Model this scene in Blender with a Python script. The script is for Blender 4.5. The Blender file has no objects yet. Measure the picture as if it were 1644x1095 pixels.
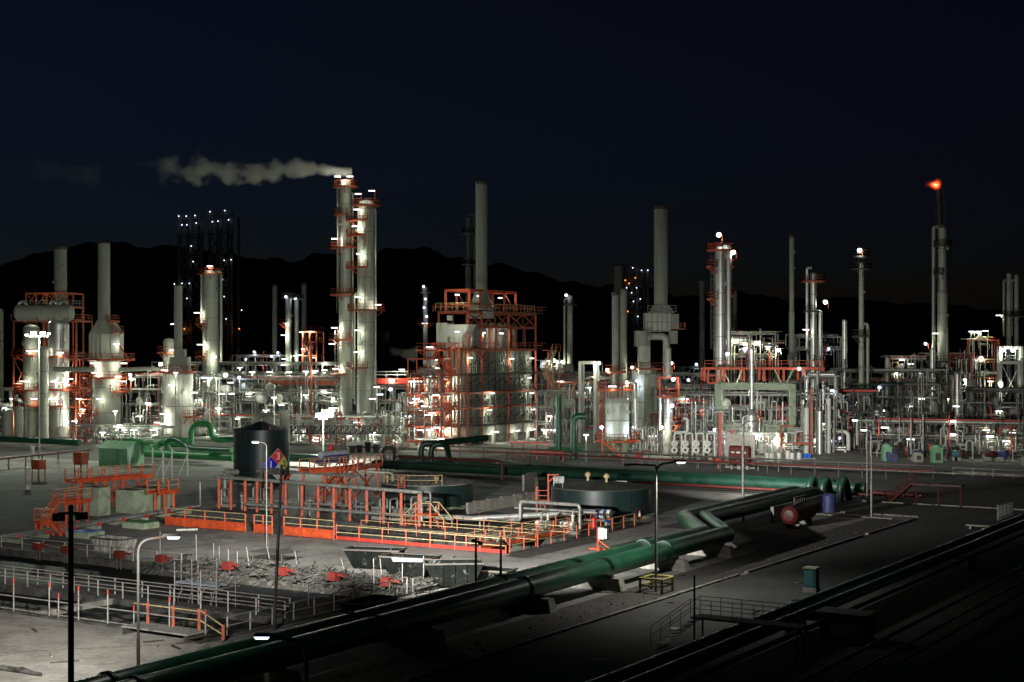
import bpy, math, random
from mathutils import Vector as V
from math import radians as R, sin, cos, pi
random.seed(7)
C = bpy.context.scene.collection
sc = bpy.context.scene
# ------------------------------------------------------------------ camera, sky, exposure
F, CX, HY, H = 2400.0, 822.0, 562.0, 17.0       # pixels per unit slope of a 1644 wide frame, centre column, horizon row, eye height
cam_d = bpy.data.cameras.new('camera'); cam = bpy.data.objects.new('camera', cam_d); C.objects.link(cam)
cam.location = (0, 0, H); cam.rotation_euler = (R(90), 0, 0)
cam_d.sensor_width = 36; cam_d.lens = 36 * F / 1644; cam_d.shift_y = (HY - 547.5) / 1644
cam_d.clip_start = 1; cam_d.clip_end = 9000
sc.camera = cam
w = bpy.data.worlds.new('World'); sc.world = w; w.use_nodes = True
nt = w.node_tree; bg = nt.nodes['Background']
sky = nt.nodes.new('ShaderNodeTexSky'); sky.sky_type = 'NISHITA'; sky.sun_disc = False
sky.sun_elevation = R(-3.0); sky.sun_rotation = R(-45); sky.air_density = 0.8; sky.dust_density = 0.4; sky.ozone_density = 4.5
tint = nt.nodes.new('ShaderNodeMixRGB'); tint.blend_type = 'MULTIPLY'; tint.inputs['Fac'].default_value = 1; tint.inputs['Color2'].default_value = (1.12, 1.1, .72, 1)
nt.links.new(sky.outputs['Color'], tint.inputs['Color1'])
town = nt.nodes.new('ShaderNodeMixRGB'); town.blend_type = 'ADD'; town.inputs['Fac'].default_value = 1; town.inputs['Color2'].default_value = (.009, .013, .013, 1)
nt.links.new(tint.outputs['Color'], town.inputs['Color1']); nt.links.new(town.outputs['Color'], bg.inputs['Color']); bg.inputs['Strength'].default_value = 0.056
sc.view_settings.view_transform = 'Standard'; sc.view_settings.look = 'None'
sc.view_settings.exposure = 0; sc.view_settings.gamma = 1
cy = sc.cycles
cy.use_denoising = True; cy.max_bounces = 4; cy.diffuse_bounces = 2; cy.glossy_bounces = 2; cy.transmission_bounces = 2
cy.transparent_max_bounces = 6; cy.volume_bounces = 1; cy.caustics_reflective = False; cy.caustics_refractive = False
cy.sample_clamp_indirect = 3; cy.use_light_tree = True; cy.volume_step_rate = 1.0
LK = 1.0                                          # one scale for every lamp's power
# ------------------------------------------------------------------ plan geometry
U = V((cos(R(-32)), sin(R(-32)), 0)); W = V((sin(R(32)), cos(R(32)), 0)); UP = V((0, 0, 1))
def X(px, D): return (px - CX) / F * D
def Z(py, D): return H - (py - HY) / F * D
def P(px, py, D): return V((X(px, D), D, Z(py, D)))
def G(px, py, z=0.0):
    D = (H - z) * F / (py - HY); return V((X(px, D), D, z))
def along(px, o, d):
    k = (px - CX) / F; return (o.x - k * o.y) / (k * d.y - d.x)
# ------------------------------------------------------------------ mesh collector
class MB:
    def __init__(s): s.v = []; s.f = []; s.s = []
    def add(s, vs, fs, sm=False):
        o = len(s.v); s.v += [tuple(a) for a in vs]; s.f += [tuple(i + o for i in f) for f in fs]; s.s += [sm] * len(fs); return s
    def hexa(s, b, t):
        return s.add(list(b) + list(t), [(3, 2, 1, 0), (4, 5, 6, 7), (0, 1, 5, 4), (1, 2, 6, 5), (2, 3, 7, 6), (3, 0, 4, 7)])
    def box(s, o, ex, ey, ez):      # corner and three edge vectors
        o = V(o); ex = V(ex); ey = V(ey); ez = V(ez)
        if ex.cross(ey).dot(ez) < 0: o = o + ex; ex = -ex
        b = [o, o + ex, o + ex + ey, o + ey]; return s.hexa(b, [p + ez for p in b])
    def cbox(s, c, sx, sy, sz, ax=None, ay=None):   # centred in plan, c at its base
        ax = ax or V((1, 0, 0)); ay = ay or V((-ax.y, ax.x, 0))
        return s.box(V(c) - ax * sx / 2 - ay * sy / 2, ax * sx, ay * sy, UP * sz)
    def bar(s, p, q, w=.1, h=None):
        p = V(p); q = V(q); h = h or w; d = q - p
        if d.length < 1e-5: return s
        d.normalize(); a = UP if abs(d.z) < .95 else V((1, 0, 0))
        x = d.cross(a).normalized(); y = x.cross(d)
        r = [x * w / 2 + y * h / 2, -x * w / 2 + y * h / 2, -x * w / 2 - y * h / 2, x * w / 2 - y * h / 2]
        return s.hexa([p + k for k in r], [q + k for k in r])
    def tube(s, pts, r, n=8, cap=True, sm=True):
        pts = [V(p) for p in pts]; N = len(pts); t = []
        for i in range(N):
            a = pts[max(i - 1, 0)]; b = pts[min(i + 1, N - 1)]
            t.append((b - a).normalized())
        d = (pts[1] - pts[0]).normalized(); a = UP if abs(d.z) < .9 else V((1, 0, 0))
        x = d.cross(a).normalized(); vs = []
        for i in range(N):
            x = (x - t[i] * x.dot(t[i])).normalized(); y = t[i].cross(x); rr = r[i] if isinstance(r, (list, tuple)) else r
            k = 1.0
            if 0 < i < N - 1:
                c = (pts[i] - pts[i - 1]).normalized().dot((pts[i + 1] - pts[i]).normalized()); k = 1 / max(.5, math.sqrt((1 + c) / 2))
                nb = ((pts[i + 1] - pts[i]).normalized() - (pts[i] - pts[i - 1]).normalized())
                nb = nb.normalized() if nb.length > 1e-6 else None
            else: nb = None
            for j in range(n):
                o = (x * cos(2 * pi * j / n) + y * sin(2 * pi * j / n)) * rr
                if nb is not None and k > 1.001: o = o + nb * o.dot(nb) * (k - 1)
                vs.append(pts[i] + o)
        fs = [(i * n + j, i * n + (j + 1) % n, (i + 1) * n + (j + 1) % n, (i + 1) * n + j) for i in range(N - 1) for j in range(n)]
        s.add(vs, fs, sm)
        if cap: s.add(vs[:n], [tuple(range(n - 1, -1, -1))]); s.add(vs[-n:], [tuple(range(n))])
        return s
    def lathe(s, c, prof, n=24, ax=None, sm=True):    # profile of (r, h) from bottom to top about c
        c = V(c); az = (ax or UP).normalized(); a = V((1, 0, 0)) if abs(az.x) < .9 else V((0, 1, 0))
        x = az.cross(a).normalized(); y = az.cross(x)
        for (r0, h0), (r1, h1) in zip(prof[:-1], prof[1:]):
            vs = [c + az * h + (x * cos(2 * pi * j / n) + y * sin(2 * pi * j / n)) * max(r, 1e-4) for r, h in ((r0, h0), (r1, h1)) for j in range(n)]
            s.add(vs, [(j, (j + 1) % n, n + (j + 1) % n, n + j) for j in range(n)], sm)
        for (r, h), rev in ((prof[0], 1), (prof[-1], 0)):
            if r > 1e-3:
                vs = [c + az * h + (x * cos(2 * pi * j / n) + y * sin(2 * pi * j / n)) * r for j in range(n)]
                s.add(vs, [tuple(range(n))[::-1] if rev else tuple(range(n))])
        return s
    def ball(s, c, r, n=10, sz=1.0):
        return s.lathe(V(c) - UP * r * sz, [(r * sin(pi * i / n), r * sz * (1 - cos(pi * i / n))) for i in range(n + 1)], 2 * n)
    def rail(s, pts, h=1.1, sp=1.6, w=.07, closed=False, toe=False, mid=True, posts=True):
        pts = [V(p) for p in pts] + ([V(pts[0])] if closed else [])
        for a, b in zip(pts[:-1], pts[1:]):
            for z in ([h, h * .52] if mid else [h]) : s.bar(a + UP * z, b + UP * z, w)
            if toe: s.bar(a + UP * .1, b + UP * .1, .03, .2)
            if posts:
                n = max(1, round((b - a).length / sp))
                for i in range(n + 1):
                    q = a.lerp(b, i / n); s.bar(q, q + UP * h, w)
        return s
    def build(s, name, m, parent=None, org=None):
        o0 = V(ORG[parent.name]) if parent is not None else V(org or (0, 0, 0))
        me = bpy.data.meshes.new(name)
        me.from_pydata([(a[0] - o0.x, a[1] - o0.y, a[2] - o0.z) for a in s.v], [], s.f)
        me.polygons.foreach_set('use_smooth', s.s); me.materials.append(m); me.update()
        o = bpy.data.objects.new(name, me); C.objects.link(o)
        if parent is not None: o.parent = parent
        else: o.location = o0
        ORG[o.name] = o0
        return o
ORG = {}
def arc(pts, r, n=4):               # rounds the corners of a polyline
    pts = [V(p) for p in pts]; out = [pts[0]]
    for i in range(1, len(pts) - 1):
        a, b, c = pts[i - 1], pts[i], pts[i + 1]; k = min(r, (a - b).length * .48, (c - b).length * .48)
        p = b + (a - b).normalized() * k; q = b + (c - b).normalized() * k
        for j in range(n + 1):
            t = j / n; out.append(p * (1 - t) ** 2 + b * 2 * t * (1 - t) + q * t * t)
    return out + [pts[-1]]
def tag(o, label, cat, group=None, kind=None):
    o['label'] = label; o['category'] = cat
    if group: o['group'] = group
    if kind: o['kind'] = kind
    return o
def thing(name, label, cat, loc, group=None):
    o = bpy.data.objects.new(name, None); C.objects.link(o); o.location = loc; o.empty_display_size = .5
    ORG[o.name] = V(loc); return tag(o, label, cat, group)
def solo(mb, name, m, label, cat, loc=None, group=None, kind=None):
    if loc is None:
        n = len(mb.v); loc = (sum(a[0] for a in mb.v) / n, sum(a[1] for a in mb.v) / n, min(a[2] for a in mb.v))
    return tag(mb.build(name, m, None, loc), label, cat, group, kind)
def ground(mb, name, m, kind='structure'):
    o = mb.build(name, m); o['kind'] = kind; return o
def dup(o, loc=None, parent=None, rot=None):
    c = o.copy(); C.objects.link(c)
    if parent is not None: c.parent = parent
    if loc is not None: c.location = loc
    if rot is not None: c.rotation_euler = (0, 0, rot)
    for ch in list(o.children): dup(ch, None, c)
    return c
# ------------------------------------------------------------------ materials
def mat(name, col, rough=.6, metal=0.0, var=.3, scale=.6, dirt=None, amount=.45, streak=False, bump=0.0, fine=9.0, spec=.5):
    m = bpy.data.materials.new(name); m.use_nodes = True; t = m.node_tree; n = t.nodes; L = t.links
    b = n['Principled BSDF']; b.inputs['Roughness'].default_value = rough; b.inputs['Metallic'].default_value = metal
    b.inputs['Specular IOR Level'].default_value = spec
    tc = n.new('ShaderNodeTexCoord'); mp = n.new('ShaderNodeMapping'); L.new(tc.outputs['Object'], mp.inputs['Vector'])
    mp.inputs['Scale'].default_value = (2.2, 2.2, .22) if streak else (1, 1, 1)
    a = n.new('ShaderNodeTexNoise'); a.inputs['Scale'].default_value = scale; a.inputs['Detail'].default_value = 7; a.inputs['Roughness'].default_value = .62
    L.new(mp.outputs['Vector'], a.inputs['Vector'])
    r = n.new('ShaderNodeValToRGB'); L.new(a.outputs['Fac'], r.inputs['Fac'])
    lo = [c * (1 - var) for c in col]; hi = [min(1, c * (1 + var)) for c in col]
    r.color_ramp.elements[0].position = .32; r.color_ramp.elements[0].color = (*lo, 1)
    r.color_ramp.elements[1].position = .68; r.color_ramp.elements[1].color = (*hi, 1)
    out = r.outputs['Color']
    f = n.new('ShaderNodeTexNoise'); f.inputs['Scale'].default_value = fine; f.inputs['Detail'].default_value = 5
    L.new(tc.outputs['Object'], f.inputs['Vector'])
    if dirt:
        d = n.new('ShaderNodeTexNoise'); d.inputs['Scale'].default_value = scale * 2.3; d.inputs['Detail'].default_value = 8; d.inputs['Roughness'].default_value = .7
        L.new(mp.outputs['Vector'], d.inputs['Vector'])
        rr = n.new('ShaderNodeValToRGB'); L.new(d.outputs['Fac'], rr.inputs['Fac'])
        rr.color_ramp.elements[0].position = .52 - amount * .12; rr.color_ramp.elements[0].color = (0, 0, 0, 1)
        rr.color_ramp.elements[1].position = .75 - amount * .12; rr.color_ramp.elements[1].color = (1, 1, 1, 1)
        mx = n.new('ShaderNodeMixRGB'); L.new(rr.outputs['Color'], mx.inputs['Fac']); L.new(out, mx.inputs['Color1']); mx.inputs['Color2'].default_value = (*dirt, 1)
        out = mx.outputs['Color']
    mu = n.new('ShaderNodeMixRGB'); mu.blend_type = 'OVERLAY'; mu.inputs['Fac'].default_value = .35
    L.new(out, mu.inputs['Color1']); L.new(f.outputs['Fac'], mu.inputs['Color2']); L.new(mu.outputs['Color'], b.inputs['Base Color'])
    if bump:
        bp = n.new('ShaderNodeBump'); bp.inputs['Strength'].default_value = bump; bp.inputs['Distance'].default_value = .05
        L.new(f.outputs['Fac'], bp.inputs['Height']); L.new(bp.outputs['Normal'], b.inputs['Normal'])
    rm = n.new('ShaderNodeMapRange'); rm.inputs['To Min'].default_value = max(.05, rough - .12); rm.inputs['To Max'].default_value = min(1, rough + .15)
    L.new(a.outputs['Fac'], rm.inputs['Value']); L.new(rm.outputs['Result'], b.inputs['Roughness'])
    return m
def ground_mat(name, col, dark, crack, patch=.05):
    m = mat(name, col, .9, 0, .22, .12, dark, .55, bump=.6, fine=2.4); t = m.node_tree; n = t.nodes; L = t.links; b = n['Principled BSDF']; src = b.inputs['Base Color'].links[0].from_socket
    tc = n.new('ShaderNodeTexCoord'); wv = n.new('ShaderNodeTexNoise'); wv.inputs['Scale'].default_value = .5; L.new(tc.outputs['Object'], wv.inputs['Vector'])
    ad = n.new('ShaderNodeMixRGB'); ad.inputs['Fac'].default_value = .12; L.new(tc.outputs['Object'], ad.inputs['Color1']); mu = n.new('ShaderNodeVectorMath'); mu.operation = 'SCALE'; mu.inputs['Scale'].default_value = 60; L.new(wv.outputs['Color'], mu.inputs[0]); L.new(mu.outputs[0], ad.inputs['Color2'])
    vo = n.new('ShaderNodeTexVoronoi'); vo.feature = 'DISTANCE_TO_EDGE'; vo.inputs['Scale'].default_value = .16; L.new(ad.outputs['Color'], vo.inputs['Vector'])
    r = n.new('ShaderNodeMapRange'); r.inputs['From Max'].default_value = .012; r.inputs['To Min'].default_value = crack; r.inputs['To Max'].default_value = 0; L.new(vo.outputs['Distance'], r.inputs['Value'])
    x = n.new('ShaderNodeMixRGB'); L.new(r.outputs['Result'], x.inputs['Fac']); L.new(src, x.inputs['Color1']); x.inputs['Color2'].default_value = (*[k * .35 for k in dark], 1)
    s = n.new('ShaderNodeTexNoise'); s.inputs['Scale'].default_value = .45; s.inputs['Detail'].default_value = 3; L.new(tc.outputs['Object'], s.inputs['Vector'])
    q = n.new('ShaderNodeMapRange'); q.inputs['From Min'].default_value = .62; q.inputs['From Max'].default_value = .74; q.inputs['To Max'].default_value = .55; L.new(s.outputs['Fac'], q.inputs['Value'])
    y = n.new('ShaderNodeMixRGB'); L.new(q.outputs['Result'], y.inputs['Fac']); L.new(x.outputs['Color'], y.inputs['Color1']); y.inputs['Color2'].default_value = (*[k * .5 for k in dark], 1)
    g = n.new('ShaderNodeTexNoise'); g.inputs['Scale'].default_value = 7; g.inputs['Detail'].default_value = 2; L.new(tc.outputs['Object'], g.inputs['Vector'])
    gq = n.new('ShaderNodeMapRange'); gq.inputs['From Min'].default_value = .66; gq.inputs['From Max'].default_value = .72; gq.inputs['To Max'].default_value = .5; L.new(g.outputs['Fac'], gq.inputs['Value'])
    z = n.new('ShaderNodeMixRGB'); L.new(gq.outputs['Result'], z.inputs['Fac']); L.new(y.outputs['Color'], z.inputs['Color1']); z.inputs['Color2'].default_value = (*[min(.6, k * 1.5) for k in col], 1)
    L.new(z.outputs['Color'], b.inputs['Base Color']); return m
def glow(name, col, s):
    m = bpy.data.materials.new(name); m.use_nodes = True; t = m.node_tree; t.nodes.clear()
    e = t.nodes.new('ShaderNodeEmission'); e.inputs['Color'].default_value = (*col, 1); e.inputs['Strength'].default_value = s
    o = t.nodes.new('ShaderNodeOutputMaterial'); t.links.new(e.outputs[0], o.inputs['Surface']); m.cycles.emission_sampling = 'NONE'; return m
RUST = (.07, .035, .018); GRIME = (.03, .03, .026); LIME = (.42, .41, .36)
M = dict(
    soil=mat('yard ground', (.26, .252, .235), .9, 0, .3, .14, (.10, .096, .086), .7, bump=.8, fine=2.2),
    slab=mat('plant floor concrete', (.30, .295, .265), .85, 0, .2, .15, (.12, .118, .1), .5, bump=.2),
    road=mat('road asphalt', (.055, .056, .052), .85, 0, .3, .1, (.032, .033, .03), .6, bump=.3, fine=14),
    sand=mat('pale yard concrete', (.32, .30, .265), .9, 0, .22, .25, (.11, .10, .082), .55, bump=.4, fine=5),
    kerb=mat('kerb concrete', (.24, .235, .20), .8, 0, .3, 1.2, GRIME, .6),
    conc=mat('concrete', (.30, .29, .25), .85, 0, .25, .5, (.1, .1, .085), .5, bump=.2),
    basin=mat('wet basin concrete', (.075, .074, .066), .7, 0, .4, .7, (.02, .02, .018), .8, bump=.3),
    conc_green=mat('pale green painted concrete', (.30, .35, .25), .75, 0, .15, .5, (.12, .14, .09), .4),
    steel=mat('galvanised steel', (.33, .335, .315), .5, .35, .25, .8, (.12, .1, .08), .35),
    grey=mat('grey structural paint', (.24, .245, .225), .6, 0, .25, .6, RUST, .25),
    dark=mat('dark structural steel', (.045, .046, .042), .65, 0, .4, .7, RUST, .35),
    alu=mat('aluminium cladding', (.58, .59, .56), .4, .7, .07, .35, (.36, .35, .31), .1, streak=True),
    shell=mat('weathered vessel shell', (.38, .40, .34), .58, .2, .10, .22, (.24, .24, .195), .25, streak=True),
    stack=mat('weathered chimney steel', (.27, .285, .24), .7, 0, .14, .2, (.19, .195, .155), .4, streak=True),
    white=mat('white paint', (.62, .63, .57), .5, 0, .12, .4, (.27, .25, .19), .35, streak=True),
    panel=mat('furnace panel', (.25, .26, .22), .6, 0, .22, .5, (.19, .18, .14), .6, streak=True),
    orange=mat('orange safety paint', (.56, .075, .018), .55, 0, .25, .7, (.20, .04, .02), .55),
    rust=mat('weathered orange steel', (.40, .072, .022), .6, 0, .3, .8, RUST, .5),
    cream=mat('cream rail paint', (.52, .42, .22), .5, 0, .2, 1.0, (.3, .12, .04), .35),
    green=mat('green pipe paint', (.011, .095, .045), .33, 0, .3, .5, (.02, .055, .035), .6),
    green2=mat('bright green pipe paint', (.02, .20, .055), .4, 0, .2, .5, (.03, .1, .03), .3),
    dgreen=mat('dark green pipe paint', (.005, .034, .021), .42, 0, .35, .5, (.012, .03, .022), .5),
    mint=mat('mint green shed sheet', (.15, .34, .19), .55, 0, .12, .5, (.08, .16, .09), .3, streak=True),
    btank=mat('black green tank paint', (.012, .026, .026), .36, 0, .3, .3, (.03, .04, .035), .4, streak=True),
    reactor=mat('pale reactor cladding', (.50, .55, .47), .5, .15, .06, .3, (.34, .37, .31), .1),
    roadg=mat('lightened road pipe green', (.022, .17, .085), .3, 0, .3, .5, (.02, .07, .04), .5),  # pipe green lightened in place of light missing on these pipes
    tank=mat('dark tank paint', (.026, .052, .052), .36, 0, .3, .3, (.035, .045, .04), .4, streak=True),
    roof=mat('dusty tank roof', (.06, .066, .056), .7, 0, .3, .35, (.11, .11, .09), .4),
    redp=mat('dull red paint', (.085, .010, .008), .55, 0, .3, .8, (.05, .012, .008), .6),
    redo=mat('bright red paint', (.55, .045, .03), .45, 0, .15, .8, (.25, .03, .02), .3),
    redk=mat('oily red paint', (.17, .018, .012), .55, 0, .3, 1.5, (.07, .02, .015), .5),
    blue=mat('blue plastic', (.01, .11, .50), .4, 0, .15, 1.0),
    navy=mat('faded blue sheet', (.035, .042, .17), .5, 0, .3, 1.5, (.08, .09, .16), .4),
    black=mat('black paint', (.008, .008, .008), .5, 0, .3, 1.0),
    teal=mat('teal cabinet paint', (.05, .16, .18), .5, 0, .15, 1.0, (.03, .07, .07), .3),
    skip=mat('tarred skip steel', (.008, .009, .008), .85, 0, .4, .8, (.26, .26, .24), -.6, spec=.0),
    skipw=mat('scabby white skip paint', (.40, .40, .36), .7, 0, .2, 1.1, (.03, .028, .022), .75, streak=True),
    scrap=mat('oily scrap', (.042, .04, .035), .8, 0, .6, 1.4, (.16, .155, .14), .2, bump=.5, spec=.15),
    pole=mat('lamp pole galvanised', (.30, .31, .27), .5, .3, .2, 1.0, (.12, .13, .1), .4),
    scaf=mat('scaffold tube', (.34, .35, .335), .5, .3, .2, 2.0, (.3, .05, .03), .3),
    yellow=mat('faded yellow paint', (.42, .36, .10), .6, 0, .3, 2.0, (.05, .05, .04), .5),
    seam=mat('dark weld seam', (.13, .135, .11), .7, 0, .3, .8),
    hill=mat('forested hill', (.012, .016, .011), 1.0, 0, .5, .004, None, 0, bump=0, fine=.05),
    tarp=mat('white tarpaulin', (.36, .38, .42), .5, 0, .08, 2.0),
    text_w=mat('white lettering', (.75, .75, .75), .5, 0, .02, 1), text_k=mat('black lettering', (.01, .01, .01), .5, 0, .02, 1),
    dia_r=mat('diamond red', (.75, .06, .03), .45, 0, .05, 1), dia_b=mat('diamond blue', (.02, .01, .55), .45, 0, .05, 1),
    dia_y=mat('diamond yellow', (.60, .62, .16), .45, 0, .05, 1), dia_w=mat('diamond white', (.7, .72, .66), .45, 0, .05, 1),
    cone=mat('cone plastic', (.8, .09, .02), .45, 0, .05, 2), boxy=mat('grey control box', (.33, .38, .34), .5, 0, .12, 2),
)
M['soil'] = ground_mat('yard ground', (.25, .243, .225), (.11, .106, .096), .5); M['sand'] = ground_mat('pale yard concrete', (.32, .30, .265), (.15, .14, .12), .6)
M['road'] = ground_mat('road asphalt', (.058, .06, .055), (.034, .035, .032), .6); M['gravel'] = ground_mat('shade toned gravel verge', (.062, .061, .054), (.04, .04, .035), .0)  # gravel tone lowered so ground outside the lamplight stays dark
GL = dict(tube=glow('lit tube', (.93, .97, 1.0), 4), flood=glow('lit floodlight', (.93, 1.0, .93), 9), blue=glow('lit bluish lamp', (.62, .72, 1.0), 4),
          warm=glow('lit sodium lamp', (1.0, .25, .05), 5), globe=glow('lit round lamp', (.95, 1.0, .85), 6))
LCOL = dict(tube=(.93, 1.0, .80), flood=(.92, 1.0, .83), blue=(.7, .82, 1.0), warm=(1, .35, .1), globe=(.95, 1.0, .78))
def light(pos, power, parent=None, col=(.96, 1, .87), rad=.15, aim=None, spot=None, blend=.5):
    d = bpy.data.lights.new('lamp_light', 'SPOT' if spot else 'POINT'); d.energy = power * LK; d.color = col; d.shadow_soft_size = rad
    o = bpy.data.objects.new('lamp_light', d); C.objects.link(o); p = V(pos)
    if spot:
        d.spot_size = R(spot); d.spot_blend = blend
        o.rotation_euler = (V(aim) - p).to_track_quat('-Z', 'Y').to_euler()
    if parent is not None: o.parent = parent; p = p - ORG[parent.name]
    o.location = p; return o
def lamp(host, pos, kind='tube', power=400, post=1.7, m='orange', ln=1.25, ax=None):
    """a fixture bolted to its host: hood and post, the lit glass below, and its light"""
    p = V(pos); px = CX + F * p.x / p.y; power *= 1 if px < 1285 else .4 if px < 1550 else .7   # weaker fittings in the right hand units
    b = MB(); e = MB(); ax = (ax or V((1, 0, 0)))
    if kind == 'tube':
        b.cbox(p + UP * .05, ln, .28, .10, ax); e.cbox(p - UP * .13, ln * .94, .2, .165, ax)
    else:
        k = {'flood': .42, 'globe': .30, 'blue': .34, 'warm': .34}[kind] * (.7 if p.y > 500 else 1); b.lathe(p + UP * k * .8, [(k * .9, 0), (k * .5, k * .5), (.05, k * .7)], 10); e.ball(p, k, 6)
    if post:
        b.bar(p + ax * ln * .45 + UP * .05, p + ax * ln * .45 - UP * post, .09)
    o = b.build('lamp', M[m], host); e.build('lamp_glass', GL[kind], o)
    if power: light(p - UP * (.4 if kind == 'tube' else .55), power, o, LCOL[kind], .2)
    return o
# ================================================================== the setting
O = V((-39.5, 125, 0))
def Q(a, b, z=0.0): return O + U * a + W * b + UP * z
def qxy(p): r = V(p) - O; return r.dot(U), r.dot(W)
def sheet(name, m, a0, a1, b0, b1, z, kind='structure'):
    return ground(MB().add([Q(a0, b0, z), Q(a1, b0, z), Q(a1, b1, z), Q(a0, b1, z)], [(0, 1, 2, 3)]), name, m, kind)
holes = [(-14, 38.4, -20, 0), (-5, 33.4, 20.4, 31)]
ca = sorted({-4000, 4000} | {h[i] for h in holes for i in (0, 1)}); cb = sorted({-4000, 4000} | {h[i] for h in holes for i in (2, 3)})
g = MB()
for a0, a1 in zip(ca[:-1], ca[1:]):
    for b0, b1 in zip(cb[:-1], cb[1:]):
        if not any(h[0] <= a0 and a1 <= h[1] and h[2] <= b0 and b1 <= h[3] for h in holes):
            g.add([Q(a0, b0), Q(a1, b0), Q(a1, b1), Q(a0, b1)], [(0, 1, 2, 3)])
ground(g, 'ground', M['soil'])
sheet('yard_pavement', M['sand'], -80, 47, -60, -20.4, .004)
sheet('road', M['road'], 54.7, 64.2, -95, 66, .004); sheet('cross_road', M['road'], 44, 160, 66.01, 78, .004)
sheet('verge', M['gravel'], 50.3, 54.3, -95, 62.3, .004); sheet('verge', M['gravel'], 64.25, 130, -95, 65.9, .004); sheet('yard_road', M['road'], 35.5, 43.9, 44, 79, .004); sheet('verge', M['gravel'], -30, 130, 79.2, 120.9, .004)  # verge sheets hold the darkness of unlit ground in their colour
for b0_, b1_ in ((57, 59.5), (65, 66.2), (72, 76)): sheet('paved_strip', M['sand'], -130, -58, b0_, b1_, .004)
sheet('plant_slab', M['slab'], -260, 200, 121.6, 330, .30)
ground(MB().box(Q(-260, 121.0), U * 460, W * .6, UP * .32), 'slab_kerb', M['kerb'])
k = MB()
for b in range(-95, 64, 4): k.box(Q(54.35, b), U * .3, W * (3.9 if random.random() > .1 else 2.6), UP * (.13 + .02 * random.random()))
ground(k, 'kerb', M['kerb'])
k = MB(); k.box(Q(44, 78.02), U * 60, W * .3, UP * .14); k.box(Q(46, 65.6), U * 8.2, W * .3, UP * .13); k.box(Q(44, 62.4), U * 8.6, W * .3, UP * .12)
ground(k, 'cross_kerb', M['kerb'])
pts = [Q(-50, -20.9, .008), Q(36, -20.9, .008)]
ground(MB().add([Q(24, -36, .01), Q(24.3, -36, .01), Q(38.3, -21.5, .01), Q(38.0, -21.5, .01)], [(0, 1, 2, 3)]), 'pavement_line', M['kerb'])
# far hills, one ridge of terrain
ridge = [(-500, 470), (-200, 450), (0, 428), (60, 405), (140, 393), (165, 388), (200, 391), (240, 396), (275, 392), (330, 404), (400, 412), (450, 415), (470, 421), (520, 408), (560, 404), (600, 403), (640, 399), (690, 401), (720, 412), (800, 424), (860, 440), (900, 449), (960, 458), (1040, 463), (1100, 474), (1180, 470), (1260, 478), (1360, 480), (1460, 486), (1560, 494), (1644, 498), (2000, 505)]
def rh(px):
    for (x0, y0), (x1, y1) in zip(ridge[:-1], ridge[1:]):
        if x0 <= px <= x1:
            t = (px - x0) / (x1 - x0); t = t * t * (3 - 2 * t); return y0 + (y1 - y0) * t
    return 505
g = MB(); nx, ny = 420, 14; vs = []
ph = [random.random() * 6.28 for _ in range(8)]
for j in range(ny + 1):
    for i in range(nx + 1):
        px = -500 + 2500 * i / nx; t = j / ny; D = 1500 + 1100 * t
        zt = Z(rh(px), 2600) * (t ** 1.25)
        zt += t * (4 * sin(px * .07 + ph[0]) * sin(px * .033 + ph[1]) + 1.2 * sin(px * .21 + ph[2] + 3 * t) + 1.0 * random.uniform(-1, 1)) + (0 if j in (0, ny) else 20 * sin(px * .03 + ph[3] + 5 * t) * t * (1 - t))
        vs.append((X(px, 2600), D, max(zt, -1)))
for i in range(nx + 1):
    a = vs[ny * (nx + 1) + i]; vs.append((a[0], a[1] + 900, -5))
fs = [(j * (nx + 1) + i, j * (nx + 1) + i + 1, (j + 1) * (nx + 1) + i + 1, (j + 1) * (nx + 1) + i) for j in range(ny + 1) for i in range(nx)]
g.add(vs, fs, True); ground(g, 'hills', M['hill'])
# ---------------- settling basins
b = MB()
def wall(b, a0, a1, b0, b1, z0, z1): b.box(Q(a0, b0, z0), U * (a1 - a0), W * (b1 - b0), UP * (z1 - z0))
wall(b, -14.4, 38.8, -20.4, -20, -3.2, .14); wall(b, -14.4, 38.8, 0, .5, -3.2, .10); wall(b, 38.4, 38.8, -20, 0, -3.2, .12); wall(b, -14.4, -14, -20, 0, -3.2, .12)
wall(b, -14, 38.4, -12.7, -11.4, -3.2, .02)
ground(b, 'basin_wall', M['basin'])
for a in (21.7, 27.3, 32.0):
    b = MB(); wall(b, a, a + (.55 if a < 22 else .2), -19.99, -12.71, -3.2, -.02 if a < 22 else -.12); ground(b, 'weir_wall', M['conc'] if a < 22 else M['basin'])
ground(MB().add([Q(-14, -20, -3.1), Q(38.4, -20, -3.1), Q(38.4, 0, -3.1), Q(-14, 0, -3.1)], [(0, 1, 2, 3)]), 'basin_floor', M['basin'])
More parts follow.
